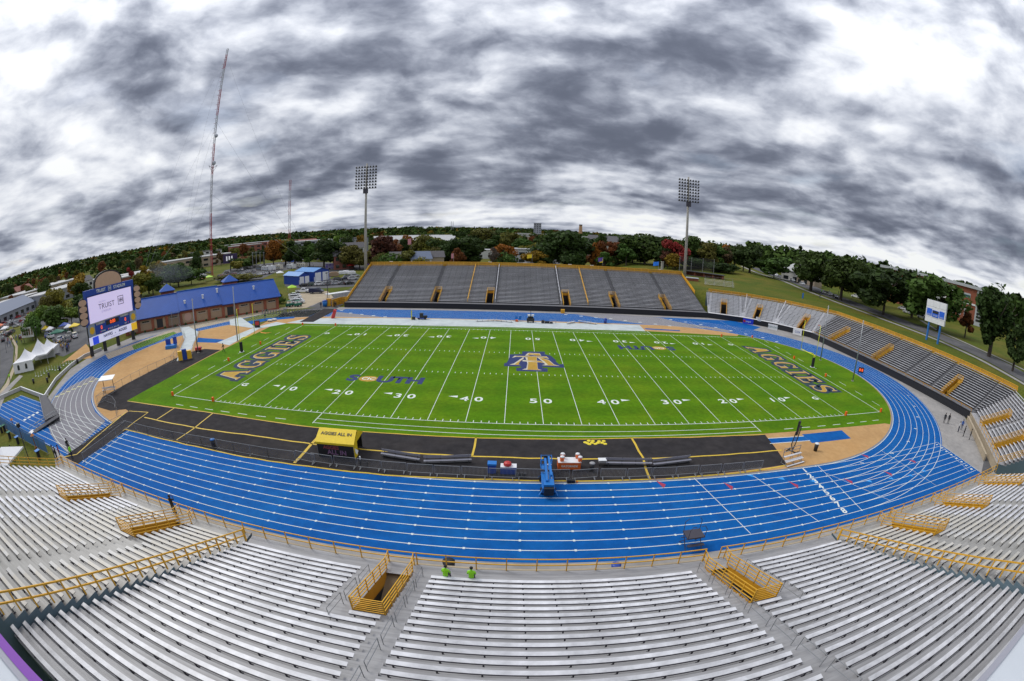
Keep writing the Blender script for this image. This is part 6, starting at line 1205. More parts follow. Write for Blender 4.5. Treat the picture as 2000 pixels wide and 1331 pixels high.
# ------------------------------------------------------------------ tents and canopies
def peaked_tent(label, x, y, w, h, rz, open_=False):
    r = thing('peaked_tent', label, 'tent', (x,y,0), rz, 'white peaked hospitality tents'); mb = MB(); K = 10; ev = 2.5
    for s in range(4):
        c0, s0 = math.cos(s*PI/2), math.sin(s*PI/2)
        for i in range(K):
            f0, f1 = i/K, (i+1)/K; z0, z1 = ev+(h-ev)*f0**1.9, ev+(h-ev)*f1**1.9; a0, a1 = w/2*(1-f0)+.06, w/2*(1-f1)+.06
            q = [(-a0,-a0,z0),(a0,-a0,z0),(a1,-a1,z1),(-a1,-a1,z1)]; mb.face([(c0*X-s0*Y, s0*X+c0*Y, Z) for X, Y, Z in q])
        q = [(-w/2-.06,-w/2-.06,ev-.35),(w/2+.06,-w/2-.06,ev-.35),(w/2+.06,-w/2-.06,ev),(-w/2-.06,-w/2-.06,ev)]; mb.face([(c0*X-s0*Y, s0*X+c0*Y, Z) for X, Y, Z in q])
    mb.build('canopy', CLOTHW, r)
    for sx in (-1, 1):
        for sy in (-1, 1): mb = MB(); mb.tube((sx*w/2,sy*w/2,0),(sx*w/2,sy*w/2,ev),.05,k=6); mb.build('pole', WH, r)
    wl_ = MB(); wl_.face([(-w/2,-w/2,0),(w/2,-w/2,0),(w/2,-w/2,ev),(-w/2,-w/2,ev)]); wl_.face([(-w/2,w/2,0),(-w/2,-w/2,0),(-w/2,-w/2,ev),(-w/2,w/2,ev)]); 
    if open_: wl_ = MB(); wl_.face([(w/2,w/2,0),(-w/2,w/2,0),(-w/2,w/2,ev),(w/2,w/2,ev)])
    wl_.build('wall', CLOTHW, r)
    for x_ in (() if open_ else (-w*.25, w*.15)): mb = MB(); mb.face([(x_-.4,-w/2-.02,.7),(x_+.4,-w/2-.02,.7),(x_+.4,-w/2-.02,1.7),(x_,-w/2-.02,2.1),(x_-.4,-w/2-.02,1.7)]); mb.build('window', GLASS, r)
    mb = MB(); mb.tube((0,0,h-.1),(0,0,h+.25),.05,k=6); mb.build('finial', WH, r)
    pt = MB(); pt.face([(w*.10,-w*.335,ev+.30),(w*.26,-w*.335,ev+.30),(w*.20,-w*.2,ev+.80),(w*.12,-w*.2,ev+.80)]); 
    return r
p = G2(47,727); peaked_tent('white peaked tent with church-like windows, nearest of three', p[0]-2, p[1]+2.5, 7.0, 4.7, .75); p = G2(80,714); peaked_tent('white peaked tent with the tallest peak, middle of three', p[0]-3.5, p[1]+2, 7.6, 5.7, .75, True); p = G2(103,698); peaked_tent('smaller white peaked tent at the far end of three', p[0]-2, p[1], 5.5, 4.6, .75, True)
def canopy(label, x, y, w, d, m, rz=0, z=0, h=2.3, hr=3.2, group='pop-up canopies in the tailgate lots'):
    r = thing('pop_up_canopy', label, 'canopy', (x,y,z), rz, group); mb = MB(); e = [(-w/2,-d/2),(w/2,-d/2),(w/2,d/2),(-w/2,d/2)]
    for i in range(4): a, b_ = e[i], e[(i+1)%4]; mb.face([(*a,h),(*b_,h),(0,0,hr)]); mb.face([(*a,h-.22),(*b_,h-.22),(*b_,h),(*a,h)])
    mb.build('cover', m, r)
    for a in e: mb = MB(); mb.tube((a[0]*.97,a[1]*.97,0),(a[0]*.97,a[1]*.97,h),.035,k=5); mb.build('pole', GREYR, r)
    return r
c_ = G2(2, 903, 2.6); canopy('white pop-up canopy at the left edge behind the home stand end', c_[0]-1.4, c_[1]+1.2, 5.2, 5.2, CLOTHW, .5, 0, 2.6, 3.7)
Y2 = MATS['flag_yellow']
for u, v, w, d, m, lab in ((113,663,6,3,DGREEN,'long green canopy in the tailgate lot'),(91,654,3,3,YCL,'yellow and navy canopy at the left of the tailgate lot'),(99,656,3,3,CLOTHW,'white canopy next to the green canopy'),(127,648,4,3,BLUE,'blue canopy under the trees by the tailgate lot'),(135,652,3,3,CLOTHW,'white canopy behind the white car'),(147,650,4,3,YCL,'yellow canopy by the left edge of the scoreboard'),(10,652,4,4,CLOTHW,'white canopy at the far left edge of the lot'),(2,646,3,3,ORG,'orange canopy at the far left edge of the lot'),(547,541,4,4,CLOTHW,'white canopy on the grass left of the blue sheds'),(571,573,3.4,3.4,LIME,'lime green canopy by the white cars'),(408,549,5,5,LIME,'lime canopy in the lot behind the field house'),(396,553,4,4,ORG,'orange canopy in the lot behind the field house'),(385,547,5,4,CLOTHW,'white canopy in the lot behind the field house'),(365,549,4,4,LIME,'pale green canopy at the edge of the woods'),(278,580,4,4,CLOTHW,'white canopy just over the field house roof'),(273,583,3,3,YCL,'small yellow canopy just over the field house roof')):
    p = G2(u, v); canopy(lab, p[0], p[1], w, d, m, .6)
# fairground colour beyond the motorhomes
FC = [(MATS['flag_yellow'],'yellow'),(ORG,'orange'),(RED,'red'),(BLUE,'blue'),(CLOTHW,'white'),(MATS['flag_purple'],'purple'),(mat('rust_cloth', (.42,.16,.05), .7),'rust')]
for i in range(26):
    u = 556+RND.random()*78; v = 514-(u-556)*.10+RND.uniform(-9,6); m, nm = FC[i % 7]; p = G2(u, v); canopy(f'small {nm} tent in the colourful cluster before the dark trees', p[0], p[1], RND.uniform(4,7), RND.uniform(4,6), m, RND.random(), 0, 2.5, RND.uniform(3.4,5), 'colourful tents beyond the motorhomes')
for i in range(12):
    u = 722+RND.uniform(-42,30); m, nm = FC[(i*3) % 7]; p = AD(u, 505, 262+RND.uniform(-6,6)); canopy(f'small {nm} stall roof among the trees left of the floodlight tower', p.x, p.y, 4, 4, m, RND.random(), 0, 2.5, 3.6, 'stall roofs among the trees')
boxy('event_banner', 'long printed banner on a trailer behind the cars', 'banner', (*G2(658,526), .02), [('frame', GREY, [(-7.2,7.2,-.2,.2,.3,.5)]), ('board', mat('banner_print', (.35,.33,.42), .6, var=.9, vscale=.9, hue=(.10,.06,.35), detail=1), [(-7,7,-.12,.12,.5,3.4)]), ('wheel', RUB, [(-5,-4,-.5,.5,0,.8),(4,5,-.5,.5,0,.8)])], .25)
for i, (u, v, w) in enumerate(((652,540,5),(676,535,4),(687,536,4),(669,536,5))): boxy('tarp_heap', ['tan covered trailer right of the blue sheds','white wrapped heap on the grass behind the cars','white wrapped heap by the left end of the far stand','lower white wrapped heap behind the cars'][i], 'trailer' if i == 0 else 'heap', (*G2(u,v), 0), [('cover', TANP if i == 0 else CLOTHW, [(-w/2,w/2,-1,1,.2,1.9 if i == 0 else 1.3),(-w/3,w/3,-.7,.7,1.0,2.2 if i == 0 else 1.7)]), ('base', STEEL, [(-w/2,w/2,-1,1,0,.2)])], .5)
r = thing('queue_shelter', 'white flat canopy on posts beside the gate left of the far stand', 'shelter', at(660,588), .95); mb = MB(); mb.box(-4.2,4.2,-1.3,1.3,2.5,2.65); mb.build('roof', WH, r)
for x in (-3.8, -1.2, 1.2, 3.8):
    for y in (-1, 1): mb = MB(); mb.tube((x,y,0),(x,y,2.5),.05,k=6); mb.build('post', GREY, r)
boxy('gate_booth', 'yellow box beside the lamp pole at the far left gate', 'box', at(643,598), [('body', YEL, [(-.6,.6,-.6,.6,0,2.0)]), ('lid', YELP, [(-.65,.65,-.65,.65,2.0,2.15)])])
boxy('portrait_board', 'white billboard with five small portraits by the road', 'billboard', (*G2(56,668), 0), [('board', mat('billboard_white', (.62,.62,.60), .6), [(-4,4,-.1,.1,1.5,4.8)]), ('portrait', WOOD, [(-3.4+1.5*i,-2.6+1.5*i,-.16,-.1,2.2,4.3) for i in range(5)]), ('leg', STEEL, [(-3,-2.8,-.1,.1,0,1.5),(2.8,3,-.1,.1,0,1.5)])], .35)
# ------------------------------------------------------------------ trees
def leaf_mat(name, tr=.25):
    m = mat(name, (.05,.09,.02), .75, objcol=True, island=.42, var=.30, vscale=3.2, spec=.2, trans=tr); return m
LEAF = leaf_mat('leaf_clumps'); BARK = mat('bark', (.07,.055,.045), .95, var=.3, vscale=3)
def crown_np(rng, n, size, lobes, ax, squash=1.0, gap=.0, pointed=False, droop=.0):
    """n leaf-clump quads in the volume of several overlapping lobes; unit tree: crown between z .22 and 1."""
    C_ = []
    for i in range(lobes):
        t = rng.uniform(0, 2*PI); r = ax*rng.uniform(.15,.78)*(.55 if pointed else 1); z = rng.uniform(.24,.80)
        rr = ax*rng.uniform(.30,.52)*(1-.45*abs(z-.55)/.45)
        if pointed: rr *= .62
        C_.append((r*math.cos(t)*(1-.6*max(0,z-.6)), r*math.sin(t)*(1-.6*max(0,z-.6)), z, rr))
    C_.append((0,0,.55,ax*.58)); C_ = np.array(C_); k = rng.integers(0, len(C_), n); c = C_[k]
    d = rng.normal(size=(n,3)); d /= np.linalg.norm(d, axis=1)[:,None]; d[:,2] = d[:,2]*.9+.12
    rad = rng.uniform(.55,1.08,n)**.6; p = c[:,:3]+d*(c[:,3]*rad)[:,None]*np.array([1,1,(1.7 if pointed else .95)*squash])
    p[:,2] = np.clip(p[:,2], .12, 1.02)
    nrm = d+rng.normal(scale=.55, size=(n,3)); nrm /= np.linalg.norm(nrm, axis=1)[:,None]
    a = np.cross(nrm, rng.normal(size=(n,3))); a /= np.linalg.norm(a, axis=1)[:,None]; b = np.cross(nrm, a)
    s = size*rng.uniform(.55,1.35,n)[:,None]; w = s*rng.uniform(.55,1.,n)[:,None]
    return np.stack([p-a*s-b*w*.35, p+a*s*.2-b*w, p+a*s+b*w*.2, p-a*s*.1+b*w], 1)
def quads_mesh(name, q, m, col=None):
    n = len(q); me = bpy.data.meshes.new(name); me.vertices.add(4*n); me.loops.add(4*n); me.polygons.add(n)
    me.vertices.foreach_set('co', q.reshape(-1).astype(np.float32)); me.loops.foreach_set('vertex_index', np.arange(4*n, dtype=np.int32)); me.polygons.foreach_set('loop_start', np.arange(0,4*n,4, dtype=np.int32)); me.polygons.foreach_set('loop_total', np.full(n,4,dtype=np.int32))
    me.materials.append(m)
    if col is not None:
        at_ = me.color_attributes.new('leaf_colour', 'FLOAT_COLOR', 'POINT'); at_.data.foreach_set('color', np.repeat(np.c_[col, np.ones(n)], 4, axis=0).reshape(-1).astype(np.float32))
    me.update(calc_edges=True); return me
rng = np.random.default_rng(5)
def trunk_mesh(rng, ax, limbs=5, crown0=.3):
    mb = MB(); k = .028; mb.tube((0,0,-.02),(0,0,.30),k,k*.75,k=8); mb.tube((0,0,.30),(.02,.01,.62),k*.75,k*.35,k=7)
    for i in range(limbs):
        t = 2*PI*i/limbs+rng.uniform(-.4,.4); z = rng.uniform(.24,.42); r = ax*rng.uniform(.45,.8); e = (r*math.cos(t), r*math.sin(t), z+rng.uniform(.18,.34)); mb.tube((0,0,z), e, k*.5, k*.15, k=5)
        mb.tube(tuple(.6*x for x in e[:2])+(z+(e[2]-z)*.6,), (e[0]*.8+.05*math.cos(t+1), e[1]*.8+.05*math.sin(t+1), e[2]+.08), k*.22, k*.08, k=4)
    return mb.mesh('trunk', [BARK])
CROWN = {}
for kind, n, size, lobes, ax, pt, cnt in (('round', 2600, .036, 13, .44, False, 4), ('wide', 2800, .036, 15, .56, False, 3), ('tall', 2000, .036, 10, .30, False, 3), ('fast', 2600, .032, 15, .42, True, 2), ('thin', 620, .030, 9, .36, False, 2), ('bush', 1300, .05, 8, .62, False, 2)):
    CROWN[kind] = [(quads_mesh('crown', crown_np(rng, n, size, lobes, ax, pointed=pt), LEAF), trunk_mesh(rng, ax), ax) for _ in range(cnt)]
HUES0 = {'dark green': (.026,.046,.010), 'deep green': (.036,.060,.012), 'green': (.048,.088,.016), 'bright green': (.085,.130,.018), 'olive': (.088,.085,.018), 'yellow green': (.130,.125,.018), 'gold': (.22,.14,.015), 'orange': (.26,.10,.015), 'rust': (.15,.055,.018), 'red': (.23,.028,.025), 'dark red': (.085,.030,.018), 'brown': (.085,.060,.030), 'bare': (.09,.075,.06)}
HUES = {k: tuple(q*(1.35 if 'green' in k or k in ('olive','brown') else 1.15) for q in c) for k, c in HUES0.items()}
def tree(kind, hue, x, y, z, h, w, label, group, name='tree', cat='tree', lod=None):
    me, tr, ax = RND.choice(CROWN[kind]); r = thing(name, label, cat, (x,y,z), RND.uniform(0,2*PI), group); s = w/(2*ax)/.95
    o = link('crown', me, r); c = HUES[hue]; j = RND.uniform(.85,1.18); o.color = (c[0]*j*RND.uniform(.92,1.08), c[1]*j, c[2]*j, 1); o.scale = (s,s,h)
    o = link('trunk', tr, r); o.scale = (s,s,h) if s < h*1.6 else (h,h,h)
    return r
def tree_px(kind, hue, u, vt, wpx, dist, label, group, z=0., name='tree'):
    p = AD(u, vt, dist); tree(kind, hue, p.x, p.y, terr(p.x, p.y) if z is None else z, p.z-(terr(p.x, p.y) if z is None else z), wpx/FPX*dist*1.5, label, group, name)
GN = 'trees behind the far stand'
for i, (k, h, u, vt, w, d) in enumerate((('wide','orange',533,466,34,330),('round','yellow green',557,462,36,335),('tall','dark green',575,462,30,310),('tall','dark green',588,466,26,300),('round','green',604,472,24,300),('round','dark green',652,462,52,270),('tall','deep green',632,468,30,285),('tall','bright green',655,455,22,300),('tall','deep green',672,468,28,275),('wide','olive',690,476,44,260),('round','olive',702,482,30,255),
    ('round','gold',705,456,18,420),('round','dark red',747,455,50,265),('round','rust',760,460,30,270),('thin','rust',773,461,26,280),('tall','dark green',788,456,22,285),('round','orange',800,454,24,330),('bush','green',763,488,46,235),('round','olive',803,485,36,240),('wide','olive',828,457,46,290),('wide','yellow green',848,462,40,285),('thin','olive',842,478,36,250),('round','deep green',872,460,48,270),('wide','dark green',884,464,44,265),('round','dark green',916,459,58,262),('tall','rust',897,478,22,246),('bush','yellow green',823,497,24,232),
    ('thin','bare',964,478,22,245),('round','orange',988,473,34,255),('bush','green',985,487,34,248),('round','yellow green',1036,470,28,300),('round','gold',1045,483,36,252),('tall','dark green',1061,486,20,250),('round','green',1022,458,34,360),('wide','olive',955,446,58,430),('round','deep green',976,442,50,430),('round','dark green',933,445,34,430),('round','olive',995,450,40,400),('wide','dark green',1105,448,84,262),('round','deep green',1080,455,44,272),('round','green',1130,456,40,270),('tall','dark green',1052,462,26,330),
    ('round','rust',1172,464,32,262),('round','orange',1168,468,22,258),('tall','green',1182,484,26,250),('round','rust',1203,468,32,268),('round','dark green',1238,453,60,262),('wide','deep green',1262,456,62,258),('round','dark green',1290,456,52,262),('tall','green',1225,470,30,250),('round','red',1322,464,38,240),('round','gold',1316,492,26,232),('round','dark green',1300,478,30,240),('round','dark red',1306,486,24,236),('wide','deep green',1365,462,50,262),('round','olive',1384,468,34,255),('round','green',1397,470,40,270),('tall','orange',1412,470,26,285),('thin','brown',1420,476,34,270),('round','deep green',1438,468,36,280),('round','dark green',1468,471,46,262),('wide','dark green',1350,500,60,246),('bush','dark green',1400,510,50,240),('round','green',1455,476,30,300),('bush','dark green',1425,514,40,236))):
    tree_px(k, h, u, vt, w, d, f'{h} {"leafless" if h == "bare" else "leafy"} tree behind the far stand, {["far left","left","left of centre","centre","right of centre","right","far right"][min(6, int((u-520)/137))]}, number of its row {i}'.split(', number')[0]+f', {["tall","broad","slim","low","rounded"][i % 5]}', GN, None)
GRT = 'large trees along the road on the right'
for k, h, u, vt, w, p, lab in (('round','green',1515,496,54,(137,140),'rounded green tree at the upper end of the right road'),('wide','deep green',1590,486,84,(128,100),'broad dark tree on the lawn left of the walkers'),('wide','deep green',1650,498,88,(131,72),'large leaning green tree above the walkers on the road'),('round','dark green',1736,508,100,(128,43),'large dark tree right behind the walkers, trunk by the lawn'),('round','green',1845,534,92,(137,18),'full green tree directly behind the white and blue scoreboard'),('fast','dark green',1952,546,94,(124,-13),'tall tree with several pointed tops at the right edge'),('tall','rust',1893,598,24,(150,6),'narrow reddish tree between the scoreboard and the pointed tree'),('tall','dark green',1998,600,40,(118,-30),'dark tree cut by the right edge of the view'),('round','green',1790,534,60,(150,44),'second green tree left of the scoreboard, farther back'),('round','dark green',1700,512,60,(150,74),'dark tree behind the large right trees'),('round','rust',1783,530,18,(170,62),'small rust coloured tree top above the right trees')):
    d = math.hypot(p[0]-CAM_LOC.x, p[1]-CAM_LOC.y); q = AD(u, vt, d); z = terr(q.x, q.y); tree(k, h, q.x, q.y, z, q.z-z, w/FPX*d*1.55, lab, GRT)
GLT = 'trees behind the left tailgate lot'
for k, h, u, vt, w, d, lab in (('wide','yellow green',104,562,46,205,'tall yellow-green tree in the clump left of the scoreboard'),('round','bright green',72,590,44,185,'bright green tree at the left of the clump'),('round','green',105,592,46,178,'full green tree at the front of the clump left of the scoreboard'),('round','bright green',136,592,40,182,'bright green tree at the right of the clump'),('round','olive',88,572,34,198,'olive tree top in the clump left of the scoreboard'),('tall','dark green',145,574,26,215,'dark green tree just left of the scoreboard'),('tall','green',155,570,22,222,'green tree half hidden by the scoreboard edge'),('bush','green',62,608,34,172,'low green tree by the portrait billboard'),
    ('round','gold',151,530,32,300,'golden tree high on the left slope'),('tall','yellow green',67,545,9,420,'slim yellow-green tree on the left slope'),('tall','orange',76,543,8,420,'slim orange tree on the left slope'),('round','deep green',160,548,28,290,'dark tree left of the tan crest board'),
    ('round','yellow green',272,524,40,235,'yellow-green tree just right of the scoreboard crest'),('tall','gold',287,511,26,245,'golden pointed tree right of the scoreboard'),('round','olive',307,510,34,262,'olive tree above the smoke'),('round','gold',322,503,26,275,'golden topped tree above the field house'),('wide','green',346,511,46,255,'broad green tree behind the crowded lot'),('round','green',372,517,40,258,'round green tree by the radio mast'),('tall','deep green',330,516,30,262,'dark green tree in the grill smoke'),('round','deep green',296,530,30,232,'dark green tree behind the field house cupola'),('tall','red',255,518,12,330,'small red tree behind the scoreboard crest'),
    ('round','olive',447,533,42,245,'olive tree between the cupola and the motorhomes'),('bush','olive',478,532,50,238,'low olive tree behind the right end of the blue roof'),('round','green',470,500,30,330,'green tree before the electronic billboard'),('round','yellow green',462,508,22,320,'yellow-green tree beside the electronic billboard'),('round','dark green',515,478,34,350,'dark tree left of the orange tree'),('wide','olive',492,498,40,345,'spreading olive tree below the red brick buildings'),('round','rust',480,497,30,360,'rust coloured tree below the red brick buildings'),('bush','deep green',543,571,16,150,'round dark bush at the right end of the field house'),('bush','green',552,578,14,148,'green bush beside the white cars')):
    tree_px(k, h, u, vt, w, d, lab, GLT, 0.)
for i in range(34):                             # low growth closing the gaps under the row
    u = 735+i*21+RND.uniform(-8,8); d = RND.uniform(240,300); hue = RND.choice(('dark green','deep green','green','olive','rust')); q = AD(u, RND.uniform(486,496) if u < 1150 else RND.uniform(492,505), d); z = terr(q.x, q.y)
    if abs(u-1010) < 25 or abs(u-950) < 22 or u > 1400: continue
    tree('bush', hue, q.x, q.y, z, max(q.z-z, 4), RND.uniform(8,13), f'{hue} low tree under the row behind the far stand, {["left","left of centre","centre","right"][min(3, int((u-735)/170))]}', GN)
# town trees scattered over the middle distance
k_ = 0
for i in range(210):
    az = math.radians(RND.uniform(-72, 74)); d = RND.uniform(330, 760); x, y = CAM_LOC.x+d*math.sin(az), CAM_LOC.y+d*math.cos(az)
    if -260 < x < -60 and y < 230 or (x > 60 and 60 < math.degrees(az)): 
        if RND.random() < .6: continue
    h = RND.choice(('dark green','dark green','deep green','deep green','green','olive','olive','brown','rust','yellow green')); z = terr(x, y); kk = RND.choice(('round','wide','round','tall')); hh = RND.uniform(11, 19)
    tree(kk, h, x, y, z, hh, hh*RND.uniform(.6,.95), f'{h} {dict(round="rounded",wide="spreading",tall="slender")[kk]} tree {"nearer" if d < 520 else "farther"} in the town, {["far left","left of the mast","behind the field house","behind the blue sheds","left of the centre","beyond the centre","right of the centre","behind the right floodlight","right","far right"][min(9, int((math.degrees(az)+72)/14.6))]}', 'trees of the town beyond the stadium'); k_ += 1
# the wooded horizon: one mass of leaf clumps that no one could count
def woods():
    Q, K = [], []; cols = np.array([HUES[c] for c in ('dark green','dark green','deep green','dark green','deep green','deep green','green','olive')])
    proto = [crown_np(rng, 70, .13, 6, .5) for _ in range(5)]
    for ring, (r0, r1, n) in enumerate(((400,760,1300),(760,1200,1500),(1200,2000,2300),(2000,3600,2600))):
        for i in range(n):
            az = math.radians(rng.uniform(-84, 84)); d = math.sqrt(rng.uniform(r0*r0, r1*r1)); x, y = CAM_LOC.x+d*math.sin(az), CAM_LOC.y+d*math.cos(az); s = rng.uniform(13, 22)*(1+.12*(ring-1)); z = terr(x, y)-2
            if ring == 0:
                if math.sin(x*.021+1)*math.sin(y*.027+.5) > .18 or abs(az) > 1.0 and x < 0 and d < 520: continue
                s = rng.uniform(6, 12)
            q = proto[rng.integers(5)]*np.array([s*rng.uniform(.9,1.4), s*rng.uniform(.9,1.4), s])+np.array([x,y,z]); Q.append(q); c = (cols[min(int(rng.uniform(0,8)), 7)] if rng.random() < .93 else np.array(HUES[('rust','gold','brown')[int(rng.integers(3))]])*.7)*rng.uniform(.7,1.3); K.append(np.repeat(c[None], len(q), 0))
    # the belt closing the right side behind the campus trees
    for i in range(620):
        t = rng.uniform(0,1); x = 158+rng.uniform(0,260)+70*t; y = 400-520*t+rng.uniform(-30,30)
        if 150 < x < 245 and 20 < y < 130 or x < 205 and y > 150 and x-165 < (y-140)*.25: continue
        s = rng.uniform(16, 25); q = crown_np(rng, 150, .085, 7, .5)*np.array([s,s,s])+np.array([x,y,terr(x,y)-.5]); Q.append(q); c = cols[int(rng.uniform(0,7))]*rng.uniform(.8,1.2); K.append(np.repeat(c[None], len(q), 0))
    Q = np.concatenate(Q); K = np.concatenate(K)
    m = bpy.data.materials.new('wood_leaves'); m.use_nodes = True; N, L = nodes_of(m.node_tree); out = N('ShaderNodeOutputMaterial'); p = N('ShaderNodeBsdfPrincipled'); p.inputs['Roughness'].default_value = .85; p.inputs['Specular IOR Level'].default_value = .1
    at_ = N('ShaderNodeAttribute', attribute_name='leaf_colour'); ge = N('ShaderNodeNewGeometry'); mr = N('ShaderNodeMapRange'); L(ge.outputs['Random Per Island'], mr.inputs[0]); mr.inputs[3].default_value = .6; mr.inputs[4].default_value = 1.4
    sc = N('ShaderNodeVectorMath', operation='SCALE'); L(at_.outputs[0], sc.inputs[0]); L(mr.outputs[0], sc.inputs['Scale']); L(sc.outputs[0], p.inputs['Base Color']); L(p.outputs[0], out.inputs[0])
    o = link('woods', quads_mesh('woods', Q, m, K)); o['kind'] = 'stuff'; o['label'] = 'wooded hills along the horizon in dull autumn greens'
woods()
# ------------------------------------------------------------------ town buildings beyond
TW = {'white': mat('town_white', (.55,.55,.53), .7, var=.1, vscale=.05), 'brick': mat('town_brick', (.25,.09,.065), .85, var=.15, vscale=.1), 'tan': mat('town_tan', (.36,.29,.21), .8, var=.1, vscale=.1), 'grey': mat('town_grey', (.27,.28,.30), .8, var=.1, vscale=.1)}; TR = {'pale': mat('roof_pale', (.40,.40,.40), .7), 'dark': mat('roof_dark', (.085,.08,.085), .8), 'red': mat('roof_red', (.22,.07,.05), .8), 'blue': mat('roof_slate', (.12,.15,.22), .7)}
def town(label, u, v, d, w, dep, h, wall, roof, rz=0, gable=False, name='town_building', storeys=None, z=None):
    p = AD(u, v, d); z = terr(p.x, p.y) if z is None else z; az = math.atan2(p.x-CAM_LOC.x, p.y-CAM_LOC.y); r = thing(name, label, 'building', (p.x,p.y,z), -az+rz, 'buildings of the town beyond the stadium'); w2 = w/2
    mb = MB(); mb.box(-w2,w2,0,dep,-2,h); mb.build('wall', TW[wall], r)
    mb = MB()
    if gable: e = .6; hr = h+min(dep*.3, 5); mb.face([(-w2-e,-e,h-.2),(w2+e,-e,h-.2),(w2+e,dep/2,hr),(-w2-e,dep/2,hr)]); mb.face([(w2+e,dep+e,h-.2),(-w2-e,dep+e,h-.2),(-w2-e,dep/2,hr),(w2+e,dep/2,hr)]); [mb.face([(sx*w2,0,h-.1),(sx*w2,dep,h-.1),(sx*w2,dep/2,hr-.15)]) for sx in (-1,1)]
    else: mb.box(-w2-.3,w2+.3,-.3,dep+.3,h,h+.7)
    mb.build('roof', TR[roof], r); st = storeys or max(1, int(h/4)); n = max(3, min(9, int(w/7)))
    wm = MB(); ww = w/n*.5; wm.box(-ww/2,ww/2,-.12,.05,0,min(1.9, h*.45)); wm = wm.mesh('window', [GLASS])
    for s in range(st):
        for i in range(n): o = link('window', wm, r); o.location = (-w2+w*(i+.5)/n, 0, 1.0+s*(h/st))
    return r
town('long white warehouse among the trees left of the far stand', 800,462,560,85,40,9,'white','pale',.2,True); town('white low warehouse with a ribbed roof beyond the left trees', 837,462,540,60,40,8,'white','pale',-.15,True); town('third white warehouse in the row beyond the left trees', 858,461,560,36,40,9,'white','pale',.1,True)
town('grey flat building between the floodlight tower and the trees', 692,467,470,30,20,14,'grey','dark',.1); town('white house with dark roof left of the floodlight tower', 688,474,380,22,14,8,'white','dark',.2,True)
town('red brick complex with pale roof edges on the left rise', 505,485,640,90,30,14,'brick','pale',.3,storeys=3); town('red brick block with a stair tower on the left rise', 482,489,560,40,24,13,'brick','pale',.25,storeys=3); town('low red roofed hall behind the orange tree', 575,474,600,70,40,9,'white','red',.2,True); town('pale grey works right of the red roofed hall', 612,473,560,50,40,12,'grey','pale',.1); town('white sheds left of the dark tree pair', 590,481,470,36,20,7,'white','pale',.2)
town('long tan shopping block beyond the radio mast', 385,518,420,85,24,9,'tan','pale',.35); town('white many-windowed terrace on the left slope', 405,492,560,40,14,11,'white','dark',.3,storeys=3); town('tan store with a white roof on the left', 110,554,400,90,40,8,'tan','pale',.8); town('large pale roofed store behind the left trees', 145,566,330,75,34,7,'grey','pale',.8); town('low white block left of the left trees', 62,580,330,50,26,7,'white','pale',.9); town('red fronted shop row at the left edge', 15,604,330,60,24,7,'brick','pale',1.0); town('long blue-grey roofed sheds at the left edge', 22,620,280,70,22,5,'grey','blue',.95,True); town('white billboard-like house on the left slope', 168,549,330,14,10,9,'white','dark',.6,True); town('small tan house high in the left woods', 48,558,480,26,14,8,'tan','red',.7,True); town('low red and white shop right of the scoreboard crest', 262,531,330,45,20,6,'brick','pale',.5); town('white roofed store behind the red tree', 272,526,360,30,20,6,'white','pale',.5)
town('grey concrete tower block on the skyline', 1049.5,456,960,16,16,37,'grey','dark',0,storeys=9); town('long pale hospital wing beside the skyline tower', 1035,461,940,90,40,14,'white','pale',.05,storeys=3); town('low tan block right of the skyline tower', 1062,466,880,80,30,9,'tan','pale',-.05); town('white apartment row right of the chimney, upper', 1160,458,840,120,30,14,'white','pale',-.15,storeys=3); town('white apartment row right of the chimney, lower', 1185,466,720,110,30,12,'white','pale',-.2,storeys=3); town('pale pink roofed rows before the right dark trees', 1205,462,800,90,30,12,'tan','red',-.2,True,storeys=3); town('grey tiled house behind the two orange trees', 1188,474,420,40,20,12,'white','dark',-.1,True); town('white fronted store with blue awning left of the orange trees', 1157,486,360,26,16,8,'white','blue',0); town('pale blue gabled house behind the far stand rail', 823,507,235,11,12,6.5,'white','blue',.2,True); town('grey roofed cottage behind the far stand rail', 788,505,245,16,12,6,'tan','dark',-.1,True); town('cream cottage behind the bare tree', 842,505,240,14,10,7,'tan','dark',.1,True); town('long white motel behind the orange-green tree', 1008,496,290,30,14,9,'white','pale',0,storeys=2); town('pale low shop by the wide car park', 948,485,330,34,14,6,'white','pale',0); town('brick house half hidden behind the dark tree pair', 672,508,262,12,10,8,'brick','dark',.1,True); town('cream house under the right trees', 1555,528,265,22,14,6,'white','pale',-.6,True,z=6); town('cream lean-to beside the house under the right trees', 1575,530,250,12,10,4.5,'tan','pale',-.5,True,z=6); town('white house glimpsed above the right trees', 1797,556,230,12,12,15,'white','pale',-1,z=6)
ch = AD(1133.5,462,900); r = thing('factory_chimney', 'tall tan brick chimney on the skyline', 'chimney', (ch.x,ch.y,0)); h = AD(1133.5,439,900).z; mb = MB(); mb.tube((0,0,-2),(0,0,h),4.6,3.0,k=12); mb.build('stack', mat('chimney_tan', (.40,.24,.12), .8), r); mb = MB(); mb.tube((0,0,h-2),(0,0,h),3.4,3.4,k=12); mb.build('cap', STEEL, r)
eb = AD(450,517,330); r = thing('electronic_billboard', 'dark electronic billboard with white bars below the left trees', 'billboard', (eb.x,eb.y,0), .5); mb = MB(); mb.box(-5.5,5.5,-.4,.4,5.5,12); mb.build('board', mat('billboard_dark', (.03,.015,.07), .5), r); mb = MB(); mb.tube((0,0,0),(0,0,5.6),.4,k=8); mb.build('post', STEEL, r)
for x in (-2.6, -.6, 1.4): mb = MB(); mb.box(x-.5,x+.5,-.46,-.4,7.2,10.4); mb.build('bar', mat('billboard_white_lit', (.8,.8,.85), .5, emit=.25), r)
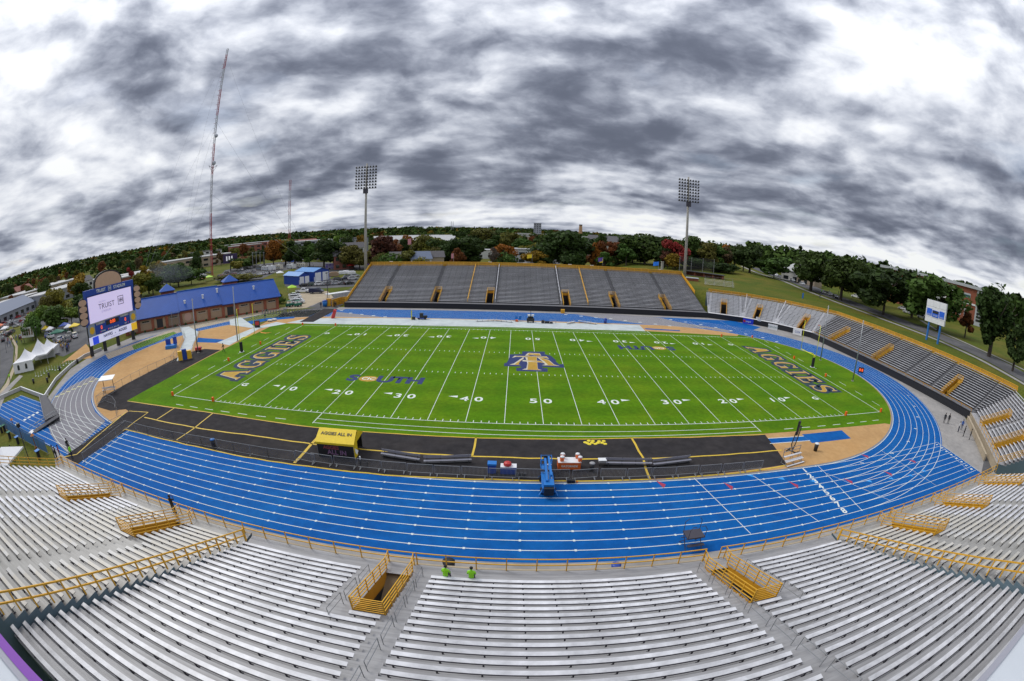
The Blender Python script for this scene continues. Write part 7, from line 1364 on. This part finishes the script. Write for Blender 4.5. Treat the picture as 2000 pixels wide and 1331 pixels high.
struct(sheet('parking_lot', [(x, y) for x, y in ((-12,205),(22,205),(30,270),(-20,275))], MATS['asphalt'], .02))
for i, u in enumerate((494, 501, 508.5, 516)): p = AD(u, 519, 330); r = thing('lot_lamp', f'tall grey lamp pole under the long white sign, {["first","second","third","fourth"][i]}', 'lamp post', (p.x,p.y,0)); h = AD(u,493,330).z; mb = MB(); mb.tube((0,0,0),(0,0,h),.28,.2,k=6); mb.build('pole', GREYR, r); mb = MB(); mb.box(-.8,.8,-.3,.3,h-.2,h+.1); mb.build('lamp_head', GREYR, r)
r = boxy('curve_post', 'short pale post behind the right end of the far stand rail', 'post', (AD(1293,525,170).x, AD(1293,525,170).y, 0), [('post', CONC, [(-.4,.4,-.4,.4,0,AD(1293,511,170).z)]), ('cap', CONC, [(-.5,.5,-.5,.5,AD(1293,511,170).z-.3,AD(1293,511,170).z)])])
# grill smoke over the crowded lot
def smoke(label, u, v, d, sx, sy, sz, dens):
    p = AD(u, v, d); bm_ = MB(); bm_.lathe([(.02,-1),(.5,-.85),(.85,-.5),(1,0),(.85,.5),(.5,.85),(.02,1)], 16); o = bm_.build('smoke', None or mat_smoke(dens)); o.location = p; o.scale = (sx,sy,sz); o['kind'] = 'stuff'; o['label'] = label
def mat_smoke(dens):
    m = bpy.data.materials.new('grill_smoke'); m.use_nodes = True; N, L = nodes_of(m.node_tree); out = N('ShaderNodeOutputMaterial'); v = N('ShaderNodeVolumePrincipled'); v.inputs['Color'].default_value = (.55,.60,.70,1); v.inputs['Density'].default_value = dens; L(v.outputs[0], out.inputs['Volume']); return m
smoke('thin blue-grey grill smoke drifting before the trees', 328, 536, 238, 20, 8, 5, .007)
smoke('higher wisp of grill smoke before the trees', 318, 526, 242, 13, 6, 5, .006)
# ------------------------------------------------------------------ people
SKIN = mat('skin_brown', (.16,.075,.045), .6); SKIN2 = mat('skin_light', (.42,.24,.17), .6); HAIR = mat('hair_black', (.012,.010,.010), .7); SHOE = mat('shoe_black', (.02,.02,.02), .6)
HIVIS = mat('hi_vis_lime', (.30,.78,.02), .6); TEE = {'black': BLK, 'navy': mat('cloth_navy', (.012,.018,.06), .8), 'white': mat('cloth_white', (.62,.62,.62), .8), 'grey': mat('cloth_grey', (.16,.16,.17), .8), 'red': mat('cloth_red', (.30,.03,.03), .8), 'gold': mat('cloth_gold', (.55,.33,.03), .8), 'blue': mat('cloth_blue', (.03,.10,.35), .8), 'lime': HIVIS, 'denim': mat('cloth_denim', (.05,.07,.13), .85)}
def body_mesh(pose):
    # joints in metres, figure faces -Y; one continuous skinned surface
    J = {'pelvis': (0,0,.95), 'belly': (0,0,1.12), 'chest': (0,.0,1.34), 'neck': (0,-.01,1.50), 'jaw': (0,-.03,1.59), 'crown': (0,-.01,1.73), 'nose': (0,-.115,1.645)}
    for s, n in ((-1,'l'), (1,'r')):
        J.update({'sh'+n: (s*.19,.01,1.43), 'el'+n: (s*.26,.03,1.15), 'wr'+n: (s*.25,-.06,.92), 'ha'+n: (s*.245,-.09,.83), 'fi'+n: (s*.24,-.11,.76), 'th'+n: (s*.215,-.13,.85), 'hp'+n: (s*.095,0,.92), 'kn'+n: (s*.11,-.02,.50), 'an'+n: (s*.115,.03,.09), 'he'+n: (s*.115,.06,.045), 'to'+n: (s*.13,-.16,.035)})
    if pose == 'walk': J.update(knl=(-.10,-.16,.52), anl=(-.10,-.24,.12), hel=(-.10,-.21,.06), tol=(-.11,-.42,.08), knr=(.10,.05,.50), anr=(.10,.34,.16), her=(.10,.40,.13), tor=(.11,.22,.04), ell=(-.25,.12,1.17), wrl=(-.23,.20,.95), hal=(-.23,.20,.87), fil=(-.22,.19,.80), thl=(-.20,.15,.88), elr=(.25,-.10,1.16), wrr=(.22,-.27,1.00), har=(.21,-.33,.94), fir=(.20,-.38,.89), thr=(.18,-.35,.97))
    if pose == 'photo': J.update(ell=(-.30,-.16,1.24), wrl=(-.12,-.36,1.45), hal=(-.09,-.38,1.53), fil=(-.07,-.38,1.59), thl=(-.05,-.36,1.54), elr=(.30,-.16,1.24), wrr=(.12,-.36,1.45), har=(.09,-.38,1.53), fir=(.07,-.38,1.59), thr=(.05,-.36,1.54))
    if pose == 'sit':
        J.update(pelvis=(0,.05,.10), belly=(0,.06,.27), chest=(0,.0,.50), neck=(0,-.05,.66), jaw=(0,-.08,.74), crown=(0,-.07,.88), nose=(0,-.17,.80))
        for s, n in ((-1,'l'), (1,'r')): J.update({'sh'+n: (s*.19,-.03,.59), 'el'+n: (s*.26,-.06,.32), 'wr'+n: (s*.17,-.28,.24), 'ha'+n: (s*.14,-.36,.22), 'fi'+n: (s*.12,-.42,.20), 'th'+n: (s*.10,-.36,.26), 'hp'+n: (s*.10,.02,.09), 'kn'+n: (s*.14,-.42,.10), 'an'+n: (s*.14,-.42,-.34), 'he'+n: (s*.14,-.38,-.40), 'to'+n: (s*.15,-.60,-.41)})
    R_ = {'pelvis': .145, 'belly': .135, 'chest': .155, 'neck': .06, 'jaw': .085, 'crown': .095, 'nose': .02}
    for n in 'lr': R_.update({'sh'+n: .075, 'el'+n: .05, 'wr'+n: .036, 'ha'+n: .042, 'fi'+n: .022, 'th'+n: .016, 'hp'+n: .10, 'kn'+n: .068, 'an'+n: .045, 'he'+n: .045, 'to'+n: .038})
    E_ = [('pelvis','belly'),('belly','chest'),('chest','neck'),('neck','jaw'),('jaw','crown'),('jaw','nose')]
    for n in 'lr': E_ += [('chest','sh'+n),('sh'+n,'el'+n),('el'+n,'wr'+n),('wr'+n,'ha'+n),('ha'+n,'fi'+n),('ha'+n,'th'+n),('pelvis','hp'+n),('hp'+n,'kn'+n),('kn'+n,'an'+n),('an'+n,'he'+n),('an'+n,'to'+n)]
    names = list(J); me = bpy.data.meshes.new('skeleton'); me.from_pydata([J[n] for n in names], [(names.index(a), names.index(b)) for a, b in E_], [])
    o = bpy.data.objects.new('skeleton', me); COL.objects.link(o); md = o.modifiers.new('skin', 'SKIN'); md.use_smooth_shade = True
    for i, n in enumerate(names): v = me.skin_vertices[0].data[i]; v.radius = (R_[n]*(1.25 if n in ('chest','pelvis','belly') else 1), R_[n]*(.8 if n in ('chest','pelvis','belly') else 1)); v.use_root = n == 'pelvis'
    o.modifiers.new('sub', 'SUBSURF').levels = 1
    dg = bpy.context.evaluated_depsgraph_get(); out = bpy.data.meshes.new_from_object(o.evaluated_get(dg)); bpy.data.objects.remove(o)
    bones = [(np.array(J[a]), np.array(J[b]), a, b) for a, b in E_]; idx = []
    for p in out.polygons:
        c = np.array(p.center); best = min(bones, key=lambda q: (lambda t: np.linalg.norm(c-(q[0]+t*(q[1]-q[0]))))(np.clip(np.dot(c-q[0], q[1]-q[0])/np.dot(q[1]-q[0], q[1]-q[0]), 0, 1))-(R_[q[2]]+R_[q[3]])/2); a, b = best[2], best[3]
        idx.append(0 if a in ('neck','jaw') or a[:2] in ('wr','ha') else 3 if a[:2] == 'an' else 2 if a == 'pelvis' and b[:2] == 'hp' or a[:2] in ('hp','kn') else 1)
    out.polygons.foreach_set('use_smooth', [True]*len(idx)); return out, idx, J
POSES = {p: body_mesh(p) for p in ('stand','walk','photo','sit')}; BODY = {}
HAIRM = MB(); HAIRM.lathe([(.098,-.02),(.112,.05),(.10,.10),(.06,.135),(.015,.145)], 12); HAIRM = HAIRM.mesh('hair', [HAIR], True)
VEST = {}
def person(label, x, y, z, rz, pose, top, legs, group=None, skin=SKIN, sc=1.0, vest=False):
    key = (pose, top, legs, skin.name)
    if key not in BODY:
        me, idx, J = POSES[pose]; me = me.copy(); me.materials.clear()
        for m in (skin, TEE[top], TEE[legs], SHOE): me.materials.append(m)
        me.polygons.foreach_set('material_index', idx); BODY[key] = me
    o = link('person', BODY[key]); o.location = (x,y,z); o.rotation_euler.z = rz; o.scale = (sc,)*3; tag(o, label, 'person', group); J = POSES[pose][2]
    h = link('hair', HAIRM, o); c = J['crown']; h.location = (c[0], c[1]+.015, c[2]-.045)
    return o
face_field = PI      # figures face -Y by default; half a turn makes them look at the pitch
yb = -51.80
person('left of two stewards in lime hi-vis tops seated on the front bench', -7.45,yb-.05,1.47+.36,face_field-.15,'sit','lime','black'); person('right of two stewards in lime hi-vis tops seated on the front bench', -5.85,yb-.05,1.47+.36,face_field,'sit','lime','black')
for x, nm in ((-7.45,'left'),(-5.85,'right')): mb = MB(); mb.tube((0,0,0),(0,0,.03),.1,k=8)
person('man in black standing at the left front rail, hands raised to his face', *( (lambda p: (p.x, p.y, 1.56))(G(342,1003,1.56)) ), face_field+.3,'photo','black','black')
for u, v, top, legs, pose, lab, rz in ((119,893,'red','denim','stand','person in dark red by the end of the blue mesh fence',2.6),(113,897,'black','black','stand','person in black at the corner of the yellow rail',2.2),(136,880,'black','black','stand','person in black at the start of the black crossing mat',1.2),(142,893,'lime','navy','stand','guard in a lime hi-vis vest on the black crossing mat',2.0),(108,893,'grey','black','stand','person in grey behind the yellow rail corner',2.8)): p = G(u,v+3,0); person(lab, p.x, p.y, .03, rz, pose, top, legs, 'people at the left tunnel corner')
for u, v, top, legs, lab in ((1843,825,'black','black','left man of two in black on the grey apron'),(1851,826,'black','black','right man of two in black on the grey apron'),(1871,842,'white','navy','person in white beside the ramp wall'),(1881,851,'black','black','man in black at the upper ramp wall'),(1877,838,'blue','denim','person in blue beside the ramp wall'),(1893,857,'black','black','man in black leaning at the ramp wall, lowest of the group')): p = G(u,v+2,0); person(lab, p.x, p.y, .01, RND.uniform(0,6), 'stand', top, legs, 'people on the grey apron by the ramp')
p = G(437,688); person('person in black walking off the left corner of the field', p.x,p.y,.04,-1.2,'walk','black','black')
for i, (u, v, t) in enumerate(((350,632,'navy'),(355,631,'white'),(360,629,'black'),(345,634,'grey'),(340,636,'red'))): p = G(u,v); person(f'{t}-shirted person in the group before the field house door', p.x,p.y,.02,RND.uniform(0,6),'stand',t,'black','people before the field house')
for i, (u, v, t) in enumerate(((647,599,'grey'),(653,600,'black'),(656,601,'black'),(627,602,'navy'))): p = G(u,v); person(['grey-shirted guard at the gate left of the far stand','guard in black at the gate, left of two','guard in black at the gate, right of two','person in navy by the wire gate'][i], p.x,p.y,.02,RND.uniform(0,6),'stand',t,'black','people at the far left gate')
p = G(518,626); person('person with a navy top walking past the white cases', p.x,p.y,.02,1.5,'walk','navy','grey'); p = G(20,744); person('guard in a lime vest on the path below the white tents', p.x,p.y,.03,1.0,'stand','lime','black')
for i in range(9):
    u, v = 1598+RND.uniform(0,48), 562+RND.uniform(6,20); t = RND.choice(('lime','white','navy','red','black','gold','grey')); p = G(u,v+2,6.1); person(f'{t}-topped walker in the crowd on the right road', p.x,p.y,terr(p.x,p.y)+.1,RND.uniform(0,6),'walk',t,'denim','walkers on the right road')
for i in range(26):
    u, v = 88+RND.uniform(0,48), 668+RND.uniform(0,22); t = RND.choice(('white','navy','gold','red','black','grey','blue')); p = G(u,v); person(f'{t}-topped fan standing near the green canopy in the tailgate lot', p.x,p.y,.02,RND.uniform(0,6),'stand',t,RND.choice(('black','denim')),'fans in the tailgate lot',RND.choice((SKIN,SKIN2)))
for i in range(14):
    u, v = 4+RND.uniform(0,40), 662+RND.uniform(0,16); t = RND.choice(('white','gold','red','black','blue')); p = G(u,v); person(f'{t}-topped fan by the curving road at the left edge', p.x,p.y,.02,RND.uniform(0,6),'stand',t,'denim','fans beside the curving road')
for i, (u, v, t) in enumerate(((20,917,'gold'),(23,921,'white'),(36,914,'black'),(33,905,'red'))): p = G(u,v,0); person(f'{t}-topped person under the white canopy behind the yellow end rail', p.x-2.5,p.y+.5,.0,RND.uniform(0,6),'stand',t,'denim','people under the white canopy')
for i, (u, v) in enumerate(((4,846),(10,843),(20,857),(36,867),(77,895))):
    boxy('high_table', ['high table with dark cloth on the grass, farthest left','high table with dark cloth beside the first','high table with teal cloth in the middle of the grass','high table with blue top left of the lamp post','bright blue topped high table right of the lamp post'][i], 'table', (G2(u,v)[0], G2(u,v)[1], .0), [('top', LIFTB if i > 2 else DGREEN, [(-.4,.4,-.4,.4,1.02,1.08)]), ('cloth', BLK if i < 2 else PAD_SHADE, [(-.22,.22,-.22,.22,0,1.02)])])
for i, (u, v) in enumerate(((30,846),(72,880))): r = thing('patio_heater', ['orange pole heater between the high tables, farther one','orange pole heater between the high tables, nearer one'][i], 'heater', at(u,v,0)); mb = MB(); mb.tube((0,0,0),(0,0,2.1),.08,k=8); mb.build('pole', mat('copper', (.40,.16,.05), .4, metal=.6), r); mb = MB(); mb.lathe([(.4,2.1),(.1,2.35)], 12); mb.build('hood', MATS['copper'], r); mb = MB(); mb.lathe([(.22,0),(.22,.5)], 10); mb.build('base', MATS['copper'], r)
# the lettering curves become plain meshes
bpy.context.view_layer.update(); dg = bpy.context.evaluated_depsgraph_get()
for o in [x for x in SC.objects if x.type == 'FONT']:
    me = bpy.data.meshes.new_from_object(o.evaluated_get(dg)); nm = o.name; par, ml = o.parent, o.matrix_local.copy(); bpy.data.objects.remove(o)
    if len(me.vertices): q = link(nm, me, par); q.matrix_local = ml
